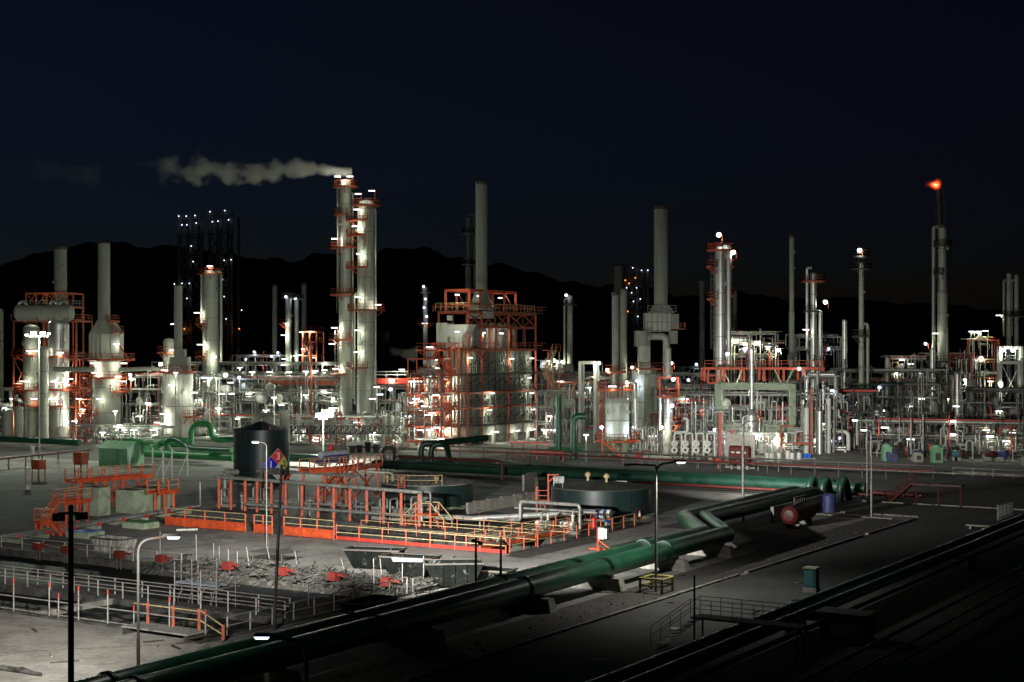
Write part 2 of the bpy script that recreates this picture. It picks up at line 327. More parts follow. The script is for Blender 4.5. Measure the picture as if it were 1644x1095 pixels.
def water(name, foam_scale, lo, hi, stretch, a0, a1, b0, b1, z):
    m = bpy.data.materials.new(name + ' surface'); m.use_nodes = True; t = m.node_tree; n = t.nodes; L = t.links; p = n['Principled BSDF']
    p.inputs['Roughness'].default_value = .55; p.inputs['Specular IOR Level'].default_value = .06
    tc = n.new('ShaderNodeTexCoord'); mp = n.new('ShaderNodeMapping'); mp.inputs['Rotation'].default_value = (0, 0, R(-55)); mp.inputs['Scale'].default_value = (1, stretch, 1)
    L.new(tc.outputs['Object'], mp.inputs['Vector'])
    a = n.new('ShaderNodeTexNoise'); a.inputs['Scale'].default_value = foam_scale; a.inputs['Detail'].default_value = 10; a.inputs['Roughness'].default_value = .68
    L.new(mp.outputs['Vector'], a.inputs['Vector'])
    r = n.new('ShaderNodeValToRGB'); L.new(a.outputs['Fac'], r.inputs['Fac']); r.color_ramp.elements[0].position = lo; r.color_ramp.elements[1].position = hi
    r.color_ramp.elements[0].color = (.012, .016, .016, 1); r.color_ramp.elements[1].color = (.20, .205, .18, 1); L.new(r.outputs['Color'], p.inputs['Base Color'])
    m2 = n.new('ShaderNodeMapRange'); L.new(a.outputs['Fac'], m2.inputs['Value']); m2.inputs['From Min'].default_value = lo; m2.inputs['From Max'].default_value = hi
    m2.inputs['To Min'].default_value = .55; m2.inputs['To Max'].default_value = .9; L.new(m2.outputs['Result'], p.inputs['Roughness'])
    bp = n.new('ShaderNodeBump'); bp.inputs['Strength'].default_value = .25; bp.inputs['Distance'].default_value = .1; L.new(a.outputs['Fac'], bp.inputs['Height']); L.new(bp.outputs['Normal'], p.inputs['Normal'])
    ground(MB().add([Q(a0, b0, z), Q(a1, b0, z), Q(a1, b1, z), Q(a0, b1, z)], [(0, 1, 2, 3)]), name, m)
water('basin_water', .35, .74, .84, 3.5, -14, 22, -20, -12.7, -.55); water('basin_water', .8, .50, .66, 3.0, 22.25, 38.4, -20, -12.7, -.42)
water('basin_water', .28, .60, .70, 1.0, -14, 38.4, -11.4, 0, -.5)
sheet('dark_floor', M['basin'], -13, 33.8, 31.41, 47, .004); sheet('dark_floor', M['basin'], 33.85, 36, 19, 34, .004)  # sheets darker than the yard, behind and beside the pit
# ---------------- separator pit
b = MB(); wall(b, -5.4, 33.8, 20, 20.4, -3, .1); wall(b, -5.4, 33.8, 31, 31.4, -3, .1); wall(b, 33.4, 33.8, 20.4, 31, -3, .1); wall(b, -5.4, -5, 20.4, 31, -3, .1)
for a in (4, 13, 22): wall(b, a, a + .35, 20.4, 31, -3, .05)
wall(b, -5, 33.4, 25.4, 25.8, -3, .05)
ground(b, 'pit_wall', M['basin'])
water('pit_water', .5, .60, .74, 1.0, -5, 33.4, 20.4, 31, -.9)

# ================================================================== foreground pieces
def guard(name, label, pts, mr='scaf', h=1.1, sp=1.8, w=.06, group=None, toe=None, posts='same', cat='railing', ph=0):
    """a railing: rails as one part, every post its own part"""
    pts = [V(p) for p in pts]; t = thing(name, label, cat, pts[0], group)
    r = MB(); r.rail(pts, h, sp, w, posts=False); r.build('rail', M[mr], t)
    if toe: b = MB(); [b.bar(a + UP * .16, c + UP * .16, .05, .3) for a, c in zip(pts[:-1], pts[1:])]; b.build('kickboard', M[toe], t)
    pm = M[mr if posts == 'same' else posts]
    for a, c in zip(pts[:-1], pts[1:]):
        n = max(1, round((c - a).length / sp))
        for i in range(n + (1 if c is pts[-1] else 0)):
            q = a.lerp(c, i / n); MB().bar(q, q + UP * (h + ph), w * 1.5).build('post', pm, t)
    return t
guard('walkway_railing', 'pale tube railing on the near side of the walkway between the two black basins', [Q(-13, -12.55, .02), Q(37.5, -12.55, .02)], 'scaf', 1.1, 2.4, group='railings round the basins')
guard('walkway_railing', 'pale tube railing on the far side of the walkway between the two black basins', [Q(-13, -11.5, .02), Q(37.0, -11.5, .02)], 'scaf', 1.1, 2.6, group='railings round the basins')
guard('basin_railing', 'thin tube railing along the far bank of the basins below the white skip', [Q(-13, .25, .1), Q(16, .25, .1)], 'scaf', 1.0, 2.6, .05, group='railings round the basins')
guard('basin_railing', 'slanting tube railing at the pipe end of the black basins', [Q(38.6, -19, .12), Q(38.6, -9, .12), Q(38.6, -1, .12)], 'scaf', 1.1, 2.2, group='railings round the basins')
t = thing('scaffold_railing', 'scaffold tube railing with tall red tipped posts on the near basin edge', 'railing', Q(10, -20.2, .14), 'railings round the basins')
r = MB()
for z in (.12, .95): r.tube([Q(-14, -20.2, z + .14), Q(36.5, -20.2, z + .14)], .045, 6)
r.build('rail', M['scaf'], t)
for px, h in ((-40, 2.1), (22, 2.1), (79, 2.1), (94, 1.5), (126, 2.1), (173, 2.1), (272, 2.1), (215, 1.3), (330, 1.6)):
    a = along(px, Q(0, -20.2), U); MB().tube([Q(a, -20.2, .14), Q(a, -20.2, .14 + h)], .05, 6).build('post', M['scaf'], t)
    MB().tube([Q(a, -20.2, h - .15), Q(a, -20.2, h + .16)], .058, 6).build('post_sleeve', M['redo'], t)
# scaffold tower on the walkway
t = thing('scaffold_tower', 'scaffold tower with a plank deck standing over the walkway between the basins', 'scaffold', Q(22, -11, 0))
for px, dy, z0, h in ((281, 0, -1, 3.6), (292, 1.6, -1, 3.4), (309, 0, -1, 3.9), (318, 1.6, -1, 3.6), (323, 0, -1, 3.2), (347, 0, -1, 4.2), (340, 1.6, -1, 2.8)):
    a = along(px, Q(0, -11 + dy), U); MB().tube([Q(a, -11 + dy, z0), Q(a + random.uniform(-.1, .1), -11 + dy, z0 + h)], .05, 6).build('standard', M['scaf'], t)
a0, a1 = along(279, Q(0, -11), U), along(349, Q(0, -11), U); r = MB()
for z in (.4, 1.1, 1.9):
    for dy in (0, 1.6): r.tube([Q(a0 - .4, -11 + dy, z + random.uniform(-.1, .1)), Q(a1 + .5, -11 + dy, z)], .045, 6)
for a in (a0, (a0 + a1) / 2, a1): r.tube([Q(a, -11.4, 1.05), Q(a, -9, 1.05)], .045, 6)
for i in range(4): r.bar(Q(a0 + i, -11, -.9), Q(a0 + i + .8, -11, 1), .06)
r.build('ledger', M['scaf'], t)
r = MB()
for i in range(6): r.box(Q(a0 + random.uniform(-.2, .2), -11 + i * .27, 1.16 + random.uniform(0, .05)), U * (a1 - a0 - .2), W * .24, UP * .05)
r.build('deck', M['tarp'], t)
# loose scaffold poles standing in the debris
for i, (px, y0, y1, lean) in enumerate(((257, 853, 905, 0), (316, 858, 912, .1), (343, 872, 905, 0), (352, 877, 905, 0), (367, 882, 915, .05), (381, 885, 915, 0), (402, 878, 918, .5), (436, 878, 908, .6), (478, 884, 906, .4), (554, 896, 918, .5), (601, 897, 948, .1), (614, 897, 930, .3), (646, 905, 950, 0), (680, 893, 935, 0), (663, 930, 955, 0), (495, 937, 965, 0), (378, 925, 968, 0))):
    p = G(px, y1); hgt = (y1 - y0) * p.y / F
    solo(MB().tube([p - UP * .3, p + V((lean * -.6, 0, hgt))], .03, 6), 'scaffold_pole', M['scaf'], ['upright scaffold pole stuck in the basin debris', 'leaning scaffold pole stuck in the basin debris'][lean > .2], 'pole', group=['upright scaffold poles in the debris', 'leaning scaffold poles in the debris'][lean > .2])
# red skimmer boxes along the far bank
FB = V(Q(0, -.4))
spot = ['under the white skip on the far bank', 'left of the white skip on the far bank', 'beside the scaffold tower on the far bank', 'on the bank by the tall leaning scaffold poles', 'left of the dark floodlight pole', 'touching the dark floodlight pole', 'by the foam patch on the far bank', 'at the foot of the dark skips']
for i, px in enumerate((63, 108, 193, 260, 367, 455, 537, 622)):
    a = along(px, FB, U); t = thing('skimmer_box', 'small red motor box ' + ['at the far left end of the basin bank', 'left of the white skip on the basin bank', 'below the white skip on the basin bank', 'behind the scaffold tower on the basin bank', 'between scaffold tower and dark floodlight pole', 'just right of the dark floodlight pole foot', 'beside the pale foam at the basin bank', 'in front of the dark skips by the green pipe'][i], 'motor box', Q(a, -.4, .1), 'red boxes along the basin bank')
    bb = MB(); bb.box(Q(a - .36, -.8, .4), U * .72, W * .6, UP * .58); bb.build('body', M['redk'], t)
    bb = MB(); bb.box(Q(a + .36, -.5, .72), U * .75, W * .18, UP * .14); bb.build('arm', M['redk'], t)
    bb = MB(); bb.bar(Q(a - .2, -.5, -.6), Q(a - .2, -.5, .35), .12); bb.bar(Q(a + .2, -.5, -.6), Q(a + .2, -.5, .35), .12); bb.build('leg', M['dark'], t)
# scrap heap on the bank: nobody could count it
rnd = random.Random(3); hb = MB(); n = 150; m = 10; vs = []
for j in range(m + 1):
    for i in range(n + 1):
        a = 12 + 27 * i / n; t_ = j / m; b_ = -1.3 + 4.6 * t_
        z = sin(pi * t_) * (0.22 + .15 * sin(a * .7) + .14 * sin(a * 1.9 + 2)) * min(1, (a - 12) / 8) + rnd.uniform(-.08, .08) * (0 < j < m)
        vs.append(Q(a, b_ + rnd.uniform(-.1, .1), max(z, -.05) - (.6 if j == 0 else .25 if j == 1 else .02)))
hb.add(vs, [(j * (n + 1) + i, j * (n + 1) + i + 1, (j + 1) * (n + 1) + i + 1, (j + 1) * (n + 1) + i) for j in range(m) for i in range(n)])
for i in range(420):
    a = 14 + 25 * rnd.random() ** .8; b_ = rnd.uniform(-.9, 4.5 if rnd.random() < .3 else 2); p = Q(a, b_, rnd.uniform(.08, .4)); an = rnd.uniform(0, pi); l = rnd.uniform(.5, 3.2)
    d = V((cos(an), sin(an), rnd.uniform(-.12, .32))) * l; hb.bar(p - d * .3, p + d * .7, rnd.choice((.04, .05, .07, .1)), rnd.choice((.04, .07, .12)))
for i in range(160):
    p = Q(13 + 26 * rnd.random(), rnd.uniform(-1, 3), rnd.uniform(0, .25)); s_ = rnd.uniform(.1, .5)
    hb.box(p, V((rnd.uniform(.3, 1), rnd.uniform(-.5, .5), rnd.uniform(-.2, .3))) * s_ * 2, V((rnd.uniform(-.5, .5), rnd.uniform(.3, 1), 0)) * s_ * 2, V((.1, .1, .35)) * s_)
solo(hb, 'scrap_heap', M['scrap'], 'tangled oily scrap and pipes along the far bank of the basins', 'scrap', Q(20, 2), None, 'stuff')
# steps platform at the near right corner of the basins
t = thing('basin_landing', 'grey plate landing with orange posts at the near corner of the basins', 'landing', Q(36.5, -20.5))
MB().box(Q(32.5, -21.6, .42), U * 5.4, W * 1.7, UP * .08).build('deck', M['grey'], t)
bb = MB()
for i in range(2): MB().box(Q(37.9 + i * .4, -21.5, .28 - i * .2), U * .4, W * 1.5, UP * .05).build('step', M['dark'], t)
bb.box(Q(37.6, -21.6, 0), U * .15, W * 1.7, UP * .42); bb.box(Q(32.6, -21.6, 0), U * .15, W * 1.7, UP * .42); bb.build('side_plate', M['dark'], t)
for a in (33.2, 35.3, 37.4, 39.3): MB().bar(Q(a, -20.1, .1), Q(a, -20.1, 1.75 if a < 38 else 1.0), .17).build('post', M['rust'], t)
bb = MB(); bb.rail([Q(32, -20.1, .5), Q(37.5, -20.1, .5)], 1.1, 9, .05, posts=False); bb.bar(Q(37.4, -20.1, 1.7), Q(39.3, -20.1, .9), .06); bb.bar(Q(37.4, -20.1, 1.1), Q(39.3, -20.1, .4), .06); bb.build('rail', M['cream'], t)
# skips
def skip(label, px, py, l, d, h, ax, m, inner='dark', flare=.35, group='rubbish skips beside the basins'):
    c = G(px, py); ax = ax.normalized(); ay = V((-ax.y, ax.x, 0)); t = thing('skip_container', label, 'skip', c, group)
    def ring(k, z, ins): return [c + ax * (sx * (l / 2 - ins + (k * flare if sx else 0))) + ay * (sy * (d / 2 - ins + k * .12)) + UP * z for sx, sy in ((-1, -1), (1, -1), (1, 1), (-1, 1))]
    b = MB(); r0, r1, i1, i0 = ring(0, .12, 0), ring(1, h, 0), ring(1, h, .1), ring(0, .3, .1)
    for A, B in ((r0, r1), (r1, i1), (i1, i0)):
        b.add(A + B, [(i, (i + 1) % 4, 4 + (i + 1) % 4, 4 + i) for i in range(4)])
    b.add(r0, [(3, 2, 1, 0)]); b.add(i0, [(0, 1, 2, 3)]); b.build('body', M[m], t)
    b = MB()
    for i in range(4): b.bar(r1[i], r1[(i + 1) % 4], .12)
    b.build('rim', M[inner], t)
    for sx in (-.6, 0, .6):
        for sy in (-1, 1): MB().bar(c + ax * (l / 2 * sx) + ay * (sy * (d / 2 + .03)) + UP * .15, c + ax * (l / 2 * sx) + ay * (sy * (d / 2 + .15)) + UP * (h - .1), .1).build('stiffener', M[m], t)
    b = MB(); b.cbox(c + UP * 0, l * .8, .2, .12, ax, ay); b.cbox(c + ay * d * .3, l * .8, .2, .12, ax, ay); b.build('skid', M['dark'], t)
skip('scabby white skip with black streaks standing alone behind the basins', 183, 889, 2.6, 1.8, 1.35, U, 'skipw', flare=.45)
skip('long black skip with white scabs nearest the orange barrier', 602, 912, 3.0, 1.8, 1.5, V((.97, -.24, 0)), 'skip', flare=.75)
skip('black skip with a pale tarpaulin strip between two darker skips', 659, 925, 2.8, 1.8, 1.5, V((.93, -.36, 0)), 'skip', flare=.7)
skip('dark skip with a peeling white end by the green pipe', 728, 941, 2.8, 2.0, 1.75, V((.98, .1, 0)), 'skip', flare=.7)
skip('small black skip half hidden behind the big green pipe', 787, 938, 2.4, 1.8, 1.1, V((.9, -.4, 0)), 'skip', flare=.5)
skip('low black tray skip lying along the basin edge against the pipe', 592, 982, 3.4, 1.6, .75, W, 'skip', flare=.2)
p = G(659, 925); ax_ = V((.93, -.36, 0)).normalized(); ay_ = V((-ax_.y, ax_.x, 0)); solo(MB().hexa([p + ax_ * s_ + ay_ * (-1.06 + o_) + UP * z_ for s_, o_, z_ in ((-.9, -.07, 1.2), (1.5, -.07, 1.28), (1.5, 0, 1.28), (-.9, 0, 1.2))], [p + ax_ * s_ + ay_ * (-1.13 + o_) + UP * z_ for s_, o_, z_ in ((-1.0, -.07, 1.5), (1.7, -.07, 1.52), (1.7, 0, 1.52), (-1.0, 0, 1.5))]), 'tarpaulin', M['tarp'], 'white tarpaulin strip hanging over the side of the middle dark skip', 'tarpaulin')
# plate table on legs in the yard
c = G(441, 903); t = thing('plate_table', 'dark plate table on thin legs in the grey yard', 'table', c)
MB().cbox(c + UP * .85, 3.6, 2.2, .07, U, W).build('top', M['dark'], t)
for sx in (-1, 1):
    for sy in (-1, 1): q = c + U * 1.5 * sx + W * .9 * sy; MB().bar(q, q + UP * .85, .09).build('leg', M['dark'], t)
bb = MB(); bb.bar(c + UP * .9 - U * .6, c + UP * 1.9 - U * .6, .05); bb.bar(c + UP * 1.9 - U * .6, c + UP * .9 + U * .4, .04); bb.build('prop', M['dark'], t)
# ---------------- the big pipe pair with its side step
base = V((-4.43, 87.2, 0)); dv = V((.515, .857, 0)); RP = .70
def bigpipe(off, label, m, ends):
    c0 = base + V((-.857, .515, 0)) * off
    c1 = c0 + dv * (43.2 - off * .35); c2 = c1 + V((-.02, 1, 0)).normalized() * 12; c3 = c2 + dv * 30; c4 = c3 + dv * 6 - UP * 3.2
    z = UP * 1.7; t = thing('green_pipeline', label, 'pipeline', c0 - dv * 75, 'big green pipes along the road')
    mb = MB(); pts = [c0 - dv * 75, c1, c2, c3, c4]; pts = [p + z for p in pts]
    P2 = [pts[0]]
    for i in range(1, 4): P2 += [pts[i]] if i < 3 else arc(pts[2:5], 2.5, 4)[1:-1]
    mb.tube(P2 + [pts[4]], RP, 28); mb.build('pipe', M[m], t)
    b = MB()
    for s_ in (-14, 6, 26): q = c0 + dv * s_ + z; b.tube([q, q + dv * .06], RP + .012, 28)
    for q in (pts[1], pts[2]): b.tube([q - dv * .05, q + dv * .05], RP + .01, 20)
    b.build('weld_band', M['dgreen'], t); return c0
bigpipe(0, 'front pipe of the big dark green pair crossing the lower picture', 'green', 0)
bigpipe(1.72, 'rear pipe of the big dark green pair beside the basins', 'green', 0)
for i, s_ in enumerate((-26, -14, -1, 12, 22, 33, 42)):
    c = base + dv * s_ - V((-.857, .515, 0)) * -.85; b = MB(); nrm = V((-.857, .515, 0))
    b.hexa([c + nrm * sx * 2.0 + dv * sy * .5 for sx, sy in ((-1, -1), (1, -1), (1, 1), (-1, 1))], [c + nrm * sx * 1.75 + dv * sy * .35 + UP * .86 for sx, sy in ((-1, -1), (1, -1), (1, 1), (-1, 1))])
    for sx in (-.86, .86): b.cbox(c + nrm * sx + UP * .86, .5, .4, .22, nrm, dv)
    solo(b, 'pipe_support', M['conc'], 'concrete block support under the big green pipe pair', 'support', group='concrete supports under the big green pipes')
# walls where the pipes go under the road
p = G(1237, 839); solo(MB().box(p, dv * 15, V((.857, -.515, 0)) * .35, UP * 1.55 + dv * .0), 'culvert_wall', M['conc'], 'grey concrete culvert wall where the green pipes dive', 'wall')
# lower right pipes
l0 = G(1240, 990, 1.25); l0.z = 1.25
for off, r_, z, lab in ((0, .36, 1.25, 'inner green pipe beside the dark road'), (1.25, .36, 1.2, 'outer green pipe of the pair beside the dark road'), (2.6, .16, 1.0, 'thin pipe running outside the green pair by the road'), (7.5, .12, 1.1, 'thin dark pipe low in the right corner'), (9.2, .09, 1.2, 'upper thin rail pipe in the dark right corner'), (9.9, .09, .9, 'lower thin rail pipe in the dark right corner')):
    c0 = l0 + U * off; c0.z = 0; solo(MB().tube([c0 - W * 70 + UP * z, c0 + W * 130 + UP * z], r_, 20 if r_ > .2 else 8), 'road_pipe', M['roadg' if r_ > .2 else 'grey'], lab, 'pipe', c0, 'pipes along the right side of the road')
bq = qxy(l0)
def rb(a, b, z=0.0): return Q(bq[0] + a, bq[1] + b, z)
for i, b_ in enumerate((-22, 3, 34, 58)):
    t = thing('concrete_trestle', ['concrete trestle carrying the road pipes low in the frame', 'wide concrete pier under the road pipes beside the teal cabinet', 'slim concrete trestle under the road pipes past the wide pier', 'farthest concrete trestle under the road pipes'][i], 'trestle', rb(1, b_), 'trestles under the road pipes')
    MB().box(rb(-1.0, b_ - .4, .75), U * 6.5, W * .8, UP * .14).build('beam', M['conc'], t)
    for a in ((-.5, .4, 1.9, 4.6) if i == 1 else (2.4, 4.9)): MB().box(rb(a, b_ - .3, 0), U * .45, W * .6, UP * .75).build('leg', M['conc'], t)
    if i == 1: MB().box(rb(1.8, b_ - 1.0, .895), U * 3.2, W * 2.0, UP * .55).build('block', M['conc'], t)
for b_ in (-30, -10, 12, 30, 48, 66): solo(MB().bar(rb(9.2, b_, 0), rb(9.2, b_, 1.3), .07), 'rail_post', M['grey'], 'thin upright under the rail pipes in the dark corner', 'post', group='uprights of the corner rails')
# teal cabinet, crossover steps, bench, barrier
c = G(1303, 950); t = thing('roadside_cabinet', 'teal upright cabinet on a plinth beside the road', 'cabinet', c)
MB().cbox(c, 1.0, .9, .3, U, W).build('plinth', M['conc'], t); MB().cbox(c + UP * .3, .85, .75, 1.35, U, W).build('body', M['teal'], t); MB().cbox(c + UP * 1.65, 1.0, .9, .09, U, W).build('cap', M['conc_green'], t)
MB().box(c + UP * .45 - U * .3 - W * .40, U * .6, W * .02, UP * 1.1).build('door', M['teal'], t)
t = thing('crossover_platform', 'dark railed crossover platform above the green road pipes', 'platform', rb(-1, -14))
MB().box(rb(-2.4, -6.2, 1.85), U * 6.5, W * 1.3, UP * .1).build('deck', M['dark'], t)
for i in range(7): MB().box(rb(-2.6 - i * .32, -6.2, 1.6 - i * .24), U * .3, W * 1.3, UP * .05).build('step', M['dark'], t)
bb = MB()
for b_ in (-6.2, -4.9): bb.rail([rb(-4.9, b_, .1), rb(-2.4, b_, 1.9), rb(4, b_, 1.9)], 1.05, 1.4, .032)
bb.build('railing', M['dark'], t)
for a in (-2.2, 3.9):
    for b_ in (-6.1, -5.0): MB().bar(rb(a, b_, 0), rb(a, b_, 1.85), .1).build('leg', M['dark'], t)
MB().bar(rb(-2.2, -6.1, 1.9), rb(-2.2, -6.1, 4.3), .1).build('sign_post', M['black'], t)
c = G(1578, 850); t = thing('slab_bench', 'low pale slab bench at the edge of the road', 'bench', c); MB().cbox(c + UP * .3, 3.0, .9, .12, U, W).build('top', M['conc_green'], t)
for s_ in (-1, 1): MB().cbox(c + U * s_ * 1.1, .25, .7, .3, U, W).build('leg', M['conc'], t)
c = G(1602, 836); t = thing('barred_guard', 'grey barred steel guard beside the road at the right edge', 'barrier', c)
for i in range(12): q = c + W * i * .55; MB().bar(q, q + UP * 1.5, .16, .1).build('bar', M['steel'], t)
bb = MB(); bb.bar(c + UP * 1.5, c + W * 6.1 + UP * 1.5, .1); bb.bar(c + UP * .2, c + W * 6.1 + UP * .2, .1); bb.build('rail', M['steel'], t)
g = MB(); rs = random.Random(5)
for i in range(1500):
    a_, b_ = (rs.uniform(50.6, 54.2), rs.uniform(-40, 62)) if i % 3 else (rs.uniform(40, 47.5), rs.uniform(-40, 40)); p = Q(a_, b_, 0); s_ = rs.uniform(.02, .07) * (2 if rs.random() < .05 else 1)
    an = rs.uniform(0, 6.28); k_ = [p + V((cos(an + j * 1.57), sin(an + j * 1.57), 0)) * s_ * rs.uniform(.8, 1.3) for j in range(4)]; g.hexa(k_, [q * 1.0 + V((0, 0, s_ * rs.uniform(.5, .9))) + (p - q) * .4 for q in k_])
solo(g, 'stones', M['gravel'], 'loose stones scattered along the pipe and the kerb', 'stones', Q(50, 0), None, 'stuff')
for i, (px, y_) in enumerate(((1085, 1010), (960, 1060), (1330, 900))):
    p = G(px, y_); solo(MB().lathe(p + UP * .01, [(.42, 0), (.42, .03), (.3, .035), (.01, .036)], 20), 'manhole_cover', M['dark'], ['round manhole cover in the middle of the dark road', 'round manhole cover at the lower end of the dark road', 'round manhole cover near the teal cabinet'][i], 'manhole cover', p, 'manhole covers in the road')
# guard frame round the lamp foot
c = G(1054, 950); t = thing('bollard_guard', 'yellow and black pipe guard round the street lamp foot', 'guard frame', c)
q4 = [c + U * sx * .85 + W * sy * .85 for sx, sy in ((-1, -1), (1, -1), (1, 1), (-1, 1))]
for q in q4: MB().tube([q, q + UP * 1.05], .1, 10).build('post', M['yellow'], t)
bb = MB()
for i in range(4): bb.tube([q4[i] + UP * 1.0, q4[(i + 1) % 4] + UP * 1.0], .09, 8); bb.tube([q4[i] + UP * .5, q4[(i + 1) % 4] + UP * .5], .06, 8)
bb.build('rail', M['yellow'], t)
# ---------------- street lamps and floodlight poles
def street(label, foot, hgt, reach, m='pole', second=None, power=0, r=.09, head='tube', group='curved street lamps', aimdir=None, dim=1.0):
    t = thing('street_lamp', label, 'street lamp', foot, group); f = V(foot); d = V(reach); k = hgt - .9
    MB().tube([f, f + UP * k * .45], r * 1.25, 12).build('base_section', M[m], t)
    MB().tube([f + UP * k * .45] + arc([f + UP * k * .5, f + UP * hgt, f + UP * (hgt + .18) + d], 1.6, 8) , r, 12).build('pole', M[m], t)
    e = f + UP * (hgt + .2) + d; dn = d.normalized(); sd = V((-dn.y, dn.x, 0))
    h = MB(); h.hexa([e + dn * a + sd * s_ + UP * -.02 for a, s_ in ((-.1, -.1), (.75, -.17), (.75, .17), (-.1, .1))], [e + dn * a + sd * s_ + UP * .12 for a, s_ in ((-.1, -.06), (.7, -.1), (.7, .1), (-.1, .06))]); h = h.build('lamp_head', M['dark'], t)
    g_ = MB(); g_.hexa([e + dn * a + sd * s_ - UP * .13 for a, s_ in ((.18, -.09), (.66, -.12), (.66, .12), (.18, .09))], [e + dn * a + sd * s_ - UP * .025 for a, s_ in ((.12, -.11), (.74, -.15), (.74, .15), (.12, .11))]); g_.build('lamp_glass', GL[head], h)
    if second is not None:
        d2 = V(second); MB().tube(arc([f + UP * (hgt - .3), f + UP * (hgt - .05), f + UP * hgt + d2], .3, 4), r * .8, 8).build('second_arm', M['dark'], t)
        e2 = f + UP * hgt + d2; n2 = d2.normalized(); MB().bar(e2, e2 + n2 * .7 - UP * .03, .3, .14).build('unlit_head', M['dark'], t)
    if power: light(e + dn * .4 - UP * .35, power, h, (1, .98, .9), .12, e + dn * .5 - UP * 10, 150, .6)
    return t
def floodpole(label, foot, hgt, r, heads, m='black', group='floodlight poles', lean=(0, 0)):
    t = thing('floodlight_pole', label, 'floodlight pole', foot, group); f = V(foot); tp = f + UP * hgt + V((*lean, 0))
    MB().tube([f, f.lerp(tp, .5), tp], [r, r * .95, r * .8], 12).build('pole', M[m], t); MB().ball(tp + UP * .08, r * .9, 5).build('cap', M[m], t)
    xs = [h_[0] for h_ in heads]; b = MB(); b.bar(tp - UP * .15 + V((min(xs), 0, 0)), tp - UP * .15 + V((max(xs), 0, 0)), .1); b.build('crossbar', M[m], t)
    for dx, dz, sz, aim, power, cone in heads:
        p = tp + V((dx, .1, dz)); ad = (V(aim) - p).normalized(); sx = ad.cross(UP).normalized(); uy = sx.cross(ad)
        h = MB(); h.box(p - sx * sz / 2 - uy * sz * .32, sx * sz, uy * sz * .64, ad * sz * .32); h.bar(p, tp + V((dx, 0, -.15)), .06); h = h.build('floodlight', M[m], t)
        MB().box(p - sx * sz * .45 - uy * sz * .27 + ad * (sz * .32 + .004), sx * sz * .9, uy * sz * .54, ad * .03).build('lamp_glass', GL['flood'], h)
        if power: light(p + ad * (sz * .4 + .25), power, h, (1, .985, .92), .25, aim, cone, 1.0)
    return t
f = V((X(114, 60), 60, 0)); hp = Z(818, 60)
floodpole('thick black floodlight pole with two black heads at lower left', f, hp, .13, [(-.52, -.32, .5, Q(-12, 12), 60000, 62), (.42, -.27, .48, Q(14, -27), 34000, 84)])
f = V((X(222, 72), 72, 0))
street('grey curved street lamp with a lit head over the black basins', f, Z(868, 72), V((1.25, .1, 0)), 'dark', None, 160, .07)
f = G(440, 1011)
floodpole('leaning dark floodlight pole rising in front of the hazard diamond tank', f, Z(750, f.y), .1, [(-.5, -.25, .62, Q(2, 36), 120000, 58), (.15, -.35, .5, Q(36, 42), 170000, 58)], 'dark', lean=(X(452, f.y) - X(440, f.y), 0))
f = G(1053, 950)
street('double armed street lamp beside the dark road with a lit right head', f, Z(746, f.y), V((1.35, .1, 0)), 'pole', V((-1.5, .2, 0)), 3400, .085)
f = G(1193, 837)
floodpole('green grey floodlight pole with black heads beside the green pipe bend', f, Z(684, f.y), .15, [(-.6, 0, .8, Q(6, 134), 110000, 44), (.1, -.1, .9, Q(25, 132), 100000, 46), (.5, -.2, .6, Q(20, 110), 0, 90)], 'pole')
for x_, lab in ((764, 'left'), (804, 'right')):
    f = base + V((-.857, .515, 0)) * 3.6; f = f + dv * along(x_, f, dv); f.z = 0
    floodpole('slim twin floodlight post behind the green pipe, %s' % ('the one left of its neighbour' if lab == 'left' else 'the one nearer the orange walkway end'), f, Z(866, f.y) , .09, [(-.12, -.1, .34, Q(12, 40) if lab == 'left' else Q(30, 46), 1500, 100), (.3, -.3, .3, Q(20, 26) if lab == 'left' else Q(43, 44, 2), 2500 if lab == 'left' else 15000, 70 if lab == 'left' else 46)], 'dgreen', group='slim posts behind the green pipe')
f = G(1392, 806); street('slim street lamp at the road corner, farther from the road than its twin', f, Z(677, f.y), V((-.9, .1, 0)), 'pole', None, 140, .08, 'flood')
f = G(1436, 846); f = V((X(1399, 152), 152, 0)); street('slim street lamp with a dark foot standing on the kerb island', f, Z(693, 152), V((-.3, .1, 0)), 'pole', None, 130, .08, 'flood')
f = V((X(492, 62), 62, 0)); street('short pale street lamp with a lit head below the big green pipe', f, Z(1030, 62), V((-1.45, .15, 0)), 'pole', None, 0, .085, 'blue')
# ================================================================== middle ground
def pa(px, b):                                   # position along U of a column of the picture on the line b of the plan
    return along(px, Q(0, b), U)
# orange barrier panels and railings along the separator front
for i, (x0, x1, lab) in enumerate(((265, 393, 'longest orange barrier panel, at the left end of the separator'), (407, 436, 'short orange barrier panel between the two long ones'), (455, 535, 'long orange barrier panel right of the dark floodlight pole'))):
    a0, a1 = pa(x0, 19.6), pa(x1, 19.6); t = thing('orange_barrier', lab, 'barrier', Q(a0, 19.6), 'orange barriers at the separator')
    MB().box(Q(a0, 19.6, .12), U * (a1 - a0), W * .08, UP * .75).build('panel', M['orange'], t)
    bb = MB(); bb.box(Q(a0 + .6, 19.5, .2), U * (a1 - a0 - 1.2), W * .1, UP * .1); bb.box(Q(a0, 19.5, .86), U * (a1 - a0), W * .2, UP * .08); bb.build('rib', M['orange'], t)
    bb = MB(); bb.rail([Q(a0, 19.75, .6), Q(a1, 19.75, .6)], 1.15, 9, .055, posts=False); bb.build('rail', M['cream'], t)
    n = max(2, round((a1 - a0) / 2.3))
    for j in range(n + 1): q = Q(a0 + (a1 - a0) * j / n, 19.7, .05); MB().bar(q, q + UP * 1.75, .12).build('post', M['orange'], t)
